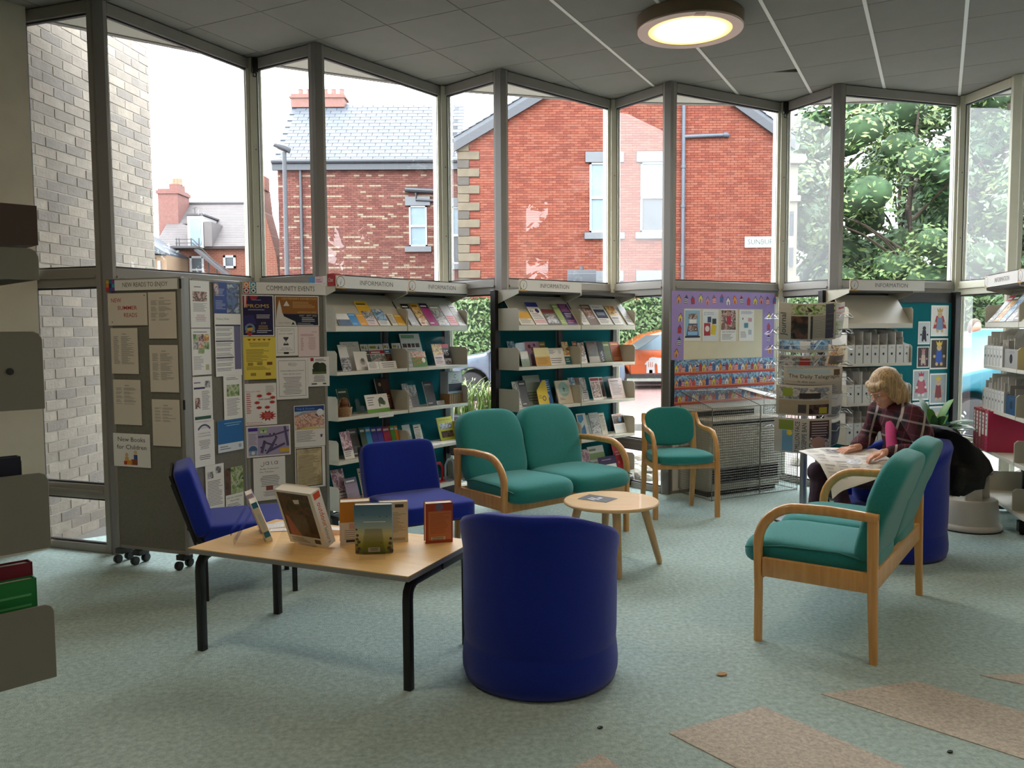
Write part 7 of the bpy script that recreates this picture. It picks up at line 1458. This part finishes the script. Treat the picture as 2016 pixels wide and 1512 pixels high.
def mid(s): s.R(.05, .58, .95, .95, 'photo_town'); s.R(.12, .66, .3, .92, '8a9a3a', 2); s.R(.42, .6, .8, .78, '3a3030', 2); s.R(.05, .05, .95, .54, 'b09a7c'); s.R(.4, .1, .55, .4, '4a4440', 2); s.R(.6, .05, .95, .4, 'photo_dark', 3); s.R(.78, .08, .92, .3, 'b8a834', 4)
paper_sheet(I4, -.215, .835, .39, .225, -.245, 8, mid, 'newspaper of dark pictures below the masthead paper')
def hose(s):
    s.text('7 MILLION FACE', .45 * s.w, .04 * s.h, .033, s.c('1d1c20'), -.001, 'L', .235, None, 0., 90); s.text('HOSEPIPE BAN', .57 * s.w, .04 * s.h, .033, s.c('1d1c20'), -.001, 'L', .225, None, 0., 90)
    s.R(.08, .68, .34, .95, '7a8a3a'); s.R(.14, .05, .33, .66, '6f9ab4'); s.Dk(.27, .6, .05, 'd8c03a', 3); s.R(.62, .2, .96, .95, 'photo_people'); s.R(.62, .48, .96, .95, '4a3436', 2); s.Ln(.66, .94, .9, 6, .07, 'b0a4a0', 3, rag=.1); s.Dk(.78, .33, .12, 'b88a78', 4)
paper_sheet(I4, -.225, .555, .40, .265, -.255, 8, hose, 'newspaper with sideways headline 7 MILLION FACE HOSEPIPE BAN at the foot of the carousel')
F2 = Matrix.Rotation(math.radians(58), 4, 'Z')
for i, (z, h, w_, c, c2, lb) in enumerate(((1.41, .26, .22, 'd8d6d2', 'photo_garden', 'white newsletter with a small red crest on the right side of the carousel, top'), (1.2, .16, .26, 'photo_warm', '5a4a3a', 'brown folded magazine on the right side of the carousel'), (1.02, .17, .22, '2f6a64', 'd8d6d2', 'teal and white magazine on the right side of the carousel'), (.80, .2, .22, 'c8beb0', '6a6664', 'folded newspaper on the right side of the carousel'), (.60, .18, .2, '2a2a3a', '3a3a4a', 'dark navy magazine low on the right side of the carousel'))):
    def fn(s, c=c, c2=c2, i=i):
        s.R(.02, .02, .98, .98, c); s.R(.1, .1, .9, .5, c2, 2)
        if i == 0: s.R(.55, .84, .75, .9, 'c04a50', 3); s.R(.75, .84, .92, .9, 'c04a50', 3); s.Ln(.3, .9, .75, 2, .08, 'd89a9c', 3)
    paper_sheet(F2, -.10, z, w_, h, -.22, 6, fn, lb, .008)
for i, (z, c, lb) in enumerate(((1.30, 'photo_sea', 'blue and white newspaper lying in the third tier of the carousel'), (1.17, 'photo_town', 'newspaper with a dark picture lying in the fourth tier of the carousel'))):
    paper_sheet(I4, -.20, z, .38, .11, -.1, 4, lambda s, c=c: (s.R(.02, .2, .98, .9, c), s.R(.4, .3, .6, .8, 'a83a34' if c == 'photo_town' else 'd8d6d2', 2)), lb, .004)
# ---------------------------------------------------------------- plant, coat, floor scraps
pt = thing('potted_plant', 'dark green sword leaved plant behind the coat', 'plant', (3.50, 6.82, 0))
mat('plant_leaf', '2f5a2c', .4, var=.3, vs=3); mat('plant_leaf_light', '6a9a4a', .4, var=.2, vs=3); mat('pot_brown', '4a3a30', .6)
MB().lathe([(.10, 0), (.14, .22), (.148, .225), (.148, .25), (.13, .25), (.128, .23), (.02, .225)], 28).build('pot', 'pot_brown', pt, smooth=40); MB().lathe([(.02, .2), (.022, .62), (.01, .64)], 10).build('stem', 'bark', pt, smooth=50)
rg = random.Random(12)
for k in range(26):
    a = 2.4 * k; L_ = rg.uniform(.38, .62); el = rg.uniform(.25, 1.25); z0 = .45 + .2 * (k / 26); pts = []; w_ = rg.uniform(.028, .04); b = Vector((math.cos(a), math.sin(a), 0))
    for j in range(7):
        t_ = j / 6; pts.append(b * (L_ * t_ * math.cos(el)) + Vector((0, 0, z0 + L_ * (t_ * math.sin(el) - .32 * t_ * t_))))
    sd_ = Vector((-b.y, b.x, 0)); vs = []
    for j, p in enumerate(pts):
        ww = w_ * (math.sin(PI * (j / 6 * .82 + .13)) ** .8) * (1 if j < 6 else .05); up_ = Vector((0, 0, ww * .35)); vs += [p - sd_ * ww + up_, p, p + sd_ * ww + up_, p + Vector((0, 0, .004))]
    m = MB(); m.add(vs, [f for j in range(6) for f in ((j * 4, j * 4 + 1, j * 4 + 5, j * 4 + 4), (j * 4 + 1, j * 4 + 2, j * 4 + 6, j * 4 + 5), (j * 4 + 2, j * 4 + 3, j * 4 + 7, j * 4 + 6), (j * 4 + 3, j * 4, j * 4 + 4, j * 4 + 7))]); m.build('leaf', 'plant_leaf' if k % 4 else 'plant_leaf_light', pt, smooth=60)
mat('black_coat', '0d0d10', .75, var=.3, vs=30, bump=.35, bs=30)
m = MB(); K = 40; vs = []
cs = [(.37, .085, .055, .15), (.43, .10, .085, .19), (.49, .135, .12, .22), (.55, .155, .135, .24), (.575, .185, .155, .24), (.62, .165, .14, .24), (.68, .115, .10, .235), (.74, .055, .085, .215), (.785, .01, .075, .19), (.815, -.01, .06, .16), (.828, -.02, .03, .10)]
for i, (z, off, rx, ry) in enumerate(cs):
    for k in range(K):
        a = 2 * PI * k / K; f = 1 + .10 * math.sin(5 * a + i * .7) + .06 * math.sin(9 * a - i)
        x = .335 + off * 1.0 + rx * f * math.cos(a); y = ry * f * math.sin(a); zz = z + (.02 * math.sin(3 * a + i) if 0 < i < 9 else 0) - .10 * max(0, math.cos(a)) * (1 if 2 <= i <= 5 else 0)
        vs.append((x, y, zz))
fs = [(i * K + k, i * K + (k + 1) % K, (i + 1) * K + (k + 1) % K, (i + 1) * K + k) for i in range(len(cs) - 1) for k in range(K)] + [tuple(range(K))[::-1], tuple(range((len(cs) - 1) * K, len(cs) * K))]
m.add(vs, fs); o = m.build('coat', 'black_coat', None, (2.50, 5.38, 0), 17, smooth=70); tag(o, 'black padded coat hung over the back of the reader\'s tub chair', 'coat')
mat('biscuit', 'b58a56', .7, var=.2, vs=40)
for nm, x, y, r, c, lb in (('leaf_scrap', .891, 3.448, .022, 'biscuit', 'small tan scrap lying on the green carpet'), ('fleck', 1.52, 2.79, .010, 'black_plastic', 'tiny black fleck on the beige carpet strip'), ('fleck', .32, 2.98, .010, 'black_plastic', 'tiny dark fleck on the green carpet near the tub chair')):
    m = MB(); m.flat([(1, 2)] * 0 or [(0, 0), (.1, 0), (.1, .1)], 0) if False else m.lathe([(r * .5, .003), (r, .0032), (r * .9, .007), (r * .2, .005)], 9); o = m.build(nm, c, None, (x, y, 0), 20); o.scale = (1.2, .7, 1); tag(o, lb, 'scrap')
# ---------------------------------------------------------------- people
mat('skin', 'd09a80', .55, var=.05, vs=14); mat('hair_blond', 'b08d62', .5)
n = MATS['hair_blond'].node_tree.nodes; l = MATS['hair_blond'].node_tree.links
t_ = n.new('ShaderNodeTexCoord'); mp = n.new('ShaderNodeMapping'); mp.inputs['Rotation'].default_value = (0, math.radians(-25), 0); mp.inputs['Scale'].default_value = (70, 70, 4); z = n.new('ShaderNodeTexNoise'); z.inputs['Scale'].default_value = 1.6; z.inputs['Detail'].default_value = 5; r = n.new('ShaderNodeValToRGB')
r.color_ramp.elements[0].position = .3; r.color_ramp.elements[0].color = lin('7d5c3c'); r.color_ramp.elements[1].position = .7; r.color_ramp.elements[1].color = lin('d6b88a')
l.new(t_.outputs['Object'], mp.inputs[0]); l.new(mp.outputs[0], z.inputs['Vector']); l.new(z.outputs['Fac'], r.inputs['Fac']); l.new(r.outputs['Color'], n['Principled BSDF'].inputs['Base Color'])
bpn = n.new('ShaderNodeBump'); bpn.inputs['Strength'].default_value = .5; bpn.inputs['Distance'].default_value = .01; l.new(z.outputs['Fac'], bpn.inputs['Height']); l.new(bpn.outputs['Normal'], n['Principled BSDF'].inputs['Normal'])
def plaid(key):
    m = mat(key, '4a1c2c', .85); n = m.node_tree.nodes; l = m.node_tree.links; b = n['Principled BSDF']
    t = n.new('ShaderNodeTexCoord'); mp = n.new('ShaderNodeMapping'); mp.inputs['Rotation'].default_value = (0, math.radians(-12), math.radians(20)); l.new(t.outputs['Object'], mp.inputs[0]); sp_ = n.new('ShaderNodeSeparateXYZ'); l.new(mp.outputs[0], sp_.inputs[0])
    cols = []
    for ax, per, ph in ((0, .13, .02), (2, .125, .05)):
        md = n.new('ShaderNodeMath'); md.operation = 'MULTIPLY_ADD'; md.inputs[1].default_value = 1 / per; md.inputs[2].default_value = ph / per + 40; l.new(sp_.outputs[ax], md.inputs[0])
        fr = n.new('ShaderNodeMath'); fr.operation = 'FRACT'; l.new(md.outputs[0], fr.inputs[0]); rp_ = n.new('ShaderNodeValToRGB'); rp_.color_ramp.interpolation = 'CONSTANT'; e = rp_.color_ramp.elements
        for q, c in ((0, '4a1424'), (.24, '17131f'), (.46, 'a89a94'), (.56, '17131f'), (.74, '4a1424'), (.86, '7a4450'), (.89, '4a1424')):
            if q == 0: e[0].position = 0; e[0].color = lin(c); continue
            if q == .26: e[1].position = .26; e[1].color = lin(c); continue
            k = e.new(q); k.color = lin(c)
        l.new(fr.outputs[0], rp_.inputs['Fac']); cols.append(rp_)
    mx = n.new('ShaderNodeMix'); mx.data_type = 'RGBA'; mx.inputs[0].default_value = .6; mx.blend_type = 'LIGHTEN'; l.new(cols[0].outputs['Color'], mx.inputs[6]); l.new(cols[1].outputs['Color'], mx.inputs[7]); l.new(mx.outputs[2], b.inputs['Base Color'])
    return m
plaid('plaid_shirt'); mat('pink_top', 'e0508c', .8, var=.06, vs=20); mat('dark_trousers', '38222f', .9, var=.15, vs=30); mat('maroon_cloth', '4a1c38', .9, var=.2, vs=20); mat('spectacle', 'b8a88a', .3, .8); mat('shoe_black', '18181a', .5); mat('lip', 'b0645a', .5); mat('eye_white', 'e8e4e0', .3); mat('iris', '3a4a4a', .3)
def cap(mb, pts, rs, n=10):
    """limb: a tapering tube with rounded ends"""
    P_ = [Vector(p) for p in pts]; mb.tube(pts, rs, n)
    for p, r_ in zip(P_, rs): mb.ball(p, r_, 5)
def blob(mb, name, m, parent, vox=.008, sm=6):
    me = mb.mesh(name, m); bm = bmesh.new(); bm.from_mesh(me); bmesh.ops.recalc_face_normals(bm, faces=bm.faces); bm.to_mesh(me); bm.free()
    o = link(name, me, parent); rm = o.modifiers.new('skin_over', 'REMESH'); rm.mode = 'VOXEL'; rm.voxel_size = vox; rm.use_smooth_shade = True
    s_ = o.modifiers.new('soften', 'SMOOTH'); s_.iterations = sm; s_.factor = .5
    return o
wm = thing('person', 'woman with blond bobbed hair in a plaid shirt, seated reading a newspaper', 'person', (0, 0, 0))
FW = Vector((-.95, -.31, 0)).normalized(); LF = Vector((.31, -.95, 0)).normalized(); UP = Vector((0, 0, 1))
HC_ = Vector((2.435, 5.385, 1.075)); hf = (FW * .84 - UP * .54).normalized(); hu = (UP * .84 + FW * .54).normalized()
def H_(f, s_, u): return HC_ + hf * f + LF * s_ + hu * u
HM = Matrix.Identity(4)
for i in range(3): HM[i][0] = hf[i]; HM[i][1] = LF[i]; HM[i][2] = hu[i]; HM[i][3] = HC_[i]
def hball(mb, c, r_, n=8): mb.ball(c, r_, n, 0, HM)
# head, neck and hands: one skin
m = MB(); hball(m, (-.012, 0, .03), (.092, .074, .092), 10); hball(m, (.035, 0, -.03), (.058, .056, .072), 9); hball(m, (.058, 0, -.082), (.030, .032, .026), 7)
hball(m, (.09, 0, .01), (.014, .012, .03), 6); hball(m, (.103, 0, -.012), (.015, .014, .012), 6)
for s_ in (-1, 1): hball(m, (.055, s_ * .034, -.02), (.034, .026, .026), 7); hball(m, (.078, s_ * .03, .032), (.016, .026, .010), 6); hball(m, (-.005, s_ * .074, -.008), (.018, .008, .03), 6)
hball(m, (.082, 0, -.052), (.014, .022, .009), 6); hball(m, (.078, 0, -.066), (.013, .018, .009), 6)
cap(m, [H_(-.03, 0, -.05), H_(-.07, 0, -.11), Vector((2.52, 5.40, .95))], [.055, .052, .06])
body = blob(m, 'head', 'skin', wm, .005, 4)
def hand(wr, d, up, side, curl, name):
    """palm, four unequal fingers and a thumb; d points along the hand, side towards the thumb"""
    d, up = d.normalized(), up.normalized(); sd_ = d.cross(up).normalized() * side; m = MB()
    cap(m, [wr - d * .04, wr, wr + d * .02], [.026, .024, .026])
    for k in range(4):
        q = sd_ * (.026 - .0175 * k); L_ = (.062, .070, .066, .052)[k]; a0 = wr + d * .02 + q * .8; a1 = wr + d * (.085 - .003 * k) + q
        cap(m, [a0, a1], [.0145, .0125]); p = a1; dr = d.copy()
        for j, (f, r_) in enumerate(((.45, .0092), (.32, .0084), (.23, .0072))):
            dr = (dr - up * curl * (.5 + .25 * j)).normalized(); nx_ = p + dr * L_ * f; cap(m, [p, nx_], [r_ + .0012, r_], 8); p = nx_
    b = wr + d * .025 + sd_ * .022; c_ = b + (d * .6 + sd_ * .8).normalized() * .04; e_ = c_ + (d * .95 + sd_ * .2 - up * .2).normalized() * .032; f_ = e_ + (d - up * .3).normalized() * .022
    cap(m, [b, c_], [.015, .012], 8); cap(m, [c_, e_], [.0115, .0095], 8); cap(m, [e_, f_], [.0095, .008], 8)
    return blob(m, name, 'skin', wm, .0032, 3)
LW = Vector((2.335, 5.13, .700)); RW = Vector((2.225, 5.345, .695))
hand(LW, FW * .9 + LF * -.25 - UP * .22, UP + FW * .1, -1, .95, 'hand'); hand(RW, FW * .95 + LF * .1 - UP * .12, UP, 1, .42, 'hand')
# face details
m = MB(); mm = MB(); gl_ = MB()
for s_ in (-1, 1):
    m.ball((.0785, s_ * .030, .012), (.0085, .0105, .0045), 6, 0, HM); mm.ball((.0865, s_ * .030, .009), (.004, .005, .004), 5, 0, HM)
    gl_.tube([HM @ Vector((.105, s_ * .033 + .023 * math.cos(a), .004 + .019 * math.sin(a))) for a in [2 * PI * q / 20 for q in range(20)]], .0014, 5, closed=True); gl_.tube([HM @ Vector((.104, s_ * .055, .010)), HM @ Vector((.06, s_ * .074, .012)), HM @ Vector((-.01, s_ * .080, .008))], .0014, 5)
gl_.tube([HM @ Vector((.105, -.011, .01)), HM @ Vector((.112, 0, .014)), HM @ Vector((.105, .011, .01))], .0014, 5)
m.build('eyes', 'eye_white', wm, smooth=80); mm.build('irises', 'iris', wm, smooth=80); gl_.build('spectacles', 'spectacle', wm, smooth=60)
m = MB(); m.ball((.0945, 0, -.054), (.004, .019, .0035), 6, 0, HM); m.ball((.0905, 0, -.063), (.004, .015, .004), 6, 0, HM); m.build('lips', 'lip', wm, smooth=80)
# hair: a bob with a fringe, falling to the collar
m = MB(); hball(m, (-.030, 0, .045), (.104, .090, .096), 10); hball(m, (-.055, 0, -.02), (.080, .088, .10), 10); hball(m, (-.085, 0, -.07), (.052, .078, .085), 9); hball(m, (-.10, 0, -.11), (.036, .066, .055), 8)
for s_ in (-1, 1):
    hball(m, (.0, s_ * .066, -.01), (.048, .026, .085), 8); hball(m, (-.02, s_ * .072, -.075), (.042, .024, .060), 8); hball(m, (.045, s_ * .05, .068), (.034, .034, .028), 7); hball(m, (-.045, s_ * .07, -.105), (.032, .026, .04), 7)
hball(m, (.068, 0, .070), (.026, .05, .022), 7); hball(m, (.084, .02, .050), (.013, .030, .013), 6); hball(m, (.084, -.02, .050), (.013, .030, .013), 6)
rg = random.Random(2)
for k in range(34):
    a = -2.2 + 4.4 * k / 33; c0 = (-.035 - .085 * math.cos(a), .084 * math.sin(a), -.02); dz = rg.uniform(.085, .125)
    m.tube([HM @ Vector(c0), HM @ Vector((c0[0] - .006, c0[1] * 1.05, c0[2] - dz * .6)), HM @ Vector((c0[0] + .004, c0[1] * 1.0, c0[2] - dz))], [.014, .011, .004], 6)
blob(m, 'hair', 'hair_blond', wm, .005, 7)
# open plaid shirt over a pink top
PV = Vector((2.63, 5.42, .52)); m = MB()
sh_l, sh_r = Vector((2.545, 5.235, .915)), Vector((2.475, 5.555, .915)); el_l, el_r = Vector((2.56, 5.135, .705)), Vector((2.415, 5.60, .725))
def torso(mb, grow=0., front=0.):
    for p, (rx, ry, rz_), tilt in ((Vector((2.60, 5.415, .54)), (.125, .18, .13), 0), (Vector((2.61, 5.42, .66)), (.122, .172, .14), 0), (Vector((2.60, 5.41, .78)), (.125, .175, .13), 0), (Vector((2.565, 5.405, .875)), (.105, .170, .10), 0), (Vector((2.535, 5.40, .935)), (.075, .125, .055), 0)):
        M_ = Matrix.Translation(p) @ Matrix.Rotation(math.radians(17), 4, 'Z'); mb.ball((0, 0, 0), (rx + grow, ry + grow, rz_ + grow), 8, 0, M_)
torso(m, .012)
cap(m, [sh_l, (sh_l + el_l) / 2 + Vector((.02, -.01, 0)), el_l, el_l * .45 + LW * .55, LW + (el_l - LW) * .16], [.078, .070, .058, .052, .042], 12); cap(m, [sh_r, el_r, el_r * .5 + RW * .5, RW + (el_r - RW) * .16], [.076, .058, .052, .042], 12)
cap(m, [sh_l, Vector((2.53, 5.40, .945)), sh_r], [.07, .06, .07], 10)
m.tube([Vector((2.515, 5.40, .965)) + FW * (.058 * math.cos(a)) + LF * (.066 * math.sin(a)) + UP * (-.03 * math.cos(a)) for a in [2 * PI * q / 24 for q in range(3, 22)]], .016, 6)
blob(m, 'shirt', 'plaid_shirt', wm, .008, 3)
m = MB(); el = lambda a, b: [(a * math.cos(2 * PI * k / 16), b * math.sin(2 * PI * k / 16)) for k in range(16)]
pp = [(2.53, .985), (2.500, .955), (2.480, .92), (2.468, .875), (2.466, .82), (2.470, .76), (2.476, .70), (2.484, .64), (2.50, .60)]
m.sweep([(x + .012, 5.372, z) for x, z in pp], [el(w_, .024) for w_ in (.03, .038, .044, .048, .05, .05, .05, .048, .04)], up=(-.95, -.31, 0))
blob(m, 'pink_top', 'pink_top', wm, .007, 4)
# trousers and shoes
m = MB()
for s_, hp, kn, an_ in ((1, Vector((2.60, 5.32, .525)), Vector((2.05, 5.14, .535)), Vector((2.07, 5.13, .10))), (-1, Vector((2.57, 5.50, .525)), Vector((2.0, 5.36, .535)), Vector((1.99, 5.37, .10)))):
    cap(m, [hp, (hp + kn) / 2, kn, kn * .5 + an_ * .5 + Vector((.02, 0, 0)), an_], [.098, .088, .074, .072, .060], 12)
blob(m, 'trousers', 'dark_trousers', wm, .01, 3)
for x, y in ((2.07, 5.13), (1.99, 5.37)):
    m = MB(); a = Vector((x, y, .045)); cap(m, [a + FW * -.03, a + FW * .06, a + FW * .14], [.044, .042, .034], 10); blob(m, 'shoe', 'shoe_black', wm, .007, 3)
# the newspaper across her knees
s = Sheet(); s.w = s.h = 1; rowsN = [((1.885, 5.40, .672), (2.40, 5.44, .690)), ((1.89, 5.30, .664), (2.40, 5.30, .684)), ((1.90, 5.20, .655), (2.39, 5.18, .668)), ((1.915, 5.10, .628), (2.36, 5.07, .632)), ((1.93, 5.03, .57), (2.31, 5.02, .585)), ((1.945, 4.995, .50), (2.20, 4.995, .55)), ((1.95, 4.985, .445), (2.03, 4.985, .50))]
N = 10; pts = []
for i, (a, b) in enumerate(rowsN):
    for k in range(N + 1):
        f = k / N; p = Vector(a).lerp(Vector(b), f); p.z += .012 * math.sin(f * 5 + i * .8) * (1 if i < 4 else .4); pts.append(p)
k0 = s.c('white_paper'); fs = []; W_ = N + 1; L0 = len(pts); R_ = len(rowsN)
for i in range(R_ - 1):
    for k in range(N): q = i * W_ + k; fs += [(q, q + 1, q + W_ + 1, q + W_), (L0 + q + W_, L0 + q + W_ + 1, L0 + q + 1, L0 + q)]
for i in range(R_ - 1): fs += [(i * W_, (i + 1) * W_, L0 + (i + 1) * W_, L0 + i * W_), (i * W_ + N, L0 + i * W_ + N, L0 + (i + 1) * W_ + N, (i + 1) * W_ + N)]
for k in range(N): fs += [(k, L0 + k, L0 + k + 1, k + 1), ((R_ - 1) * W_ + k, (R_ - 1) * W_ + k + 1, L0 + (R_ - 1) * W_ + k + 1, L0 + (R_ - 1) * W_ + k)]
s.add([tuple(p) for p in pts] + [tuple(p - Vector((0, .001, .004))) for p in pts], fs, k0)
rg = random.Random(4)
def on(i, f):
    i0 = min(int(i), R_ - 2); g = i - i0; k = min(int(f * N), N - 1); h = f * N - k; P4 = [pts[i0 * W_ + k], pts[i0 * W_ + k + 1], pts[(i0 + 1) * W_ + k], pts[(i0 + 1) * W_ + k + 1]]
    return P4[0] * (1 - g) * (1 - h) + P4[1] * (1 - g) * h + P4[2] * g * (1 - h) + P4[3] * g * h + Vector((0, -.0008, .0018))
def pr_(i0, i1, f0, f1, c): s.add([tuple(on(i0, f0)), tuple(on(i0, f1)), tuple(on(i1, f1)), tuple(on(i1, f0))], [(3, 2, 1, 0)], s.c(c))
for cc in range(5):
    for q in range(14):
        i0 = .3 + .3 * q; f0 = .06 + .19 * cc
        if rg.random() < .85: pr_(i0, i0 + .13, f0, f0 + .15 * rg.uniform(.6, 1), 'pale_ink')
pr_(.5, 1.1, .3, .46, 'grey_ink'); pr_(2.2, 2.7, .4, .6, 'photo_grey')
o = tag(s.build('newspaper', s.mats, None, smooth=50), 'open broadsheet newspaper spread across the reading woman\'s knees', 'newspaper')
# -- passer-by beyond the end window
pw = thing('person', 'person in a bright pink top and blue jeans outside by the teal car', 'person', (7.78, 14.0, GZ)); ALB = .4; mat('denim', '86a8d4', .85); mat('light_top', 'e8607f', .8); mat('hair_grey', '6a5a4c', .7); mat('skin_daylight', 'd8a890', .6); ALB = 1.
m = MB()
for s_ in (-1, 1): cap(m, [(s_ * .09, 0, .9), (s_ * .1, .02, .5), (s_ * .1, .05, .1)], [.115, .085, .055])
m.ball((0, 0, .95), (.17, .13, .14), 8); blob(m, 'jeans', 'denim', pw, .02, 3)
m = MB(); m.ball((0, -.02, 1.12), (.17, .125, .16), 8); m.ball((0, -.05, 1.28), (.185, .12, .14), 8); cap(m, [(-.19, -.05, 1.34), (-.24, -.08, 1.18)], [.06, .055]); cap(m, [(.19, -.05, 1.34), (.26, -.1, 1.2)], [.06, .055]); blob(m, 'top', 'light_top', pw, .018, 3)
m = MB(); cap(m, [(.25, -.1, 1.2), (.33, -.14, 1.0), (.38, -.3, .85)], [.045, .038, .032]); cap(m, [(-.24, -.08, 1.2), (-.27, -.14, 1.0), (-.2, -.3, .9)], [.045, .038, .032]); cap(m, [(0, -.06, 1.38), (0, -.1, 1.46)], [.055, .055]); m.ball((0, -.12, 1.53), (.078, .095, .11), 8); blob(m, 'body', 'skin_daylight', pw, .015, 3)
m = MB(); m.ball((0, -.08, 1.56), (.098, .115, .115), 8); m.ball((0, -.02, 1.5), (.09, .07, .1), 8); blob(m, 'hair', 'hair_grey', pw, .015, 2)
for s_ in (-1, 1): m = MB(); cap(m, [(s_ * .1, .05, .05), (s_ * .1, -.12, .04)], [.05, .04]); blob(m, 'shoe', 'shoe_black', pw, .015, 2)
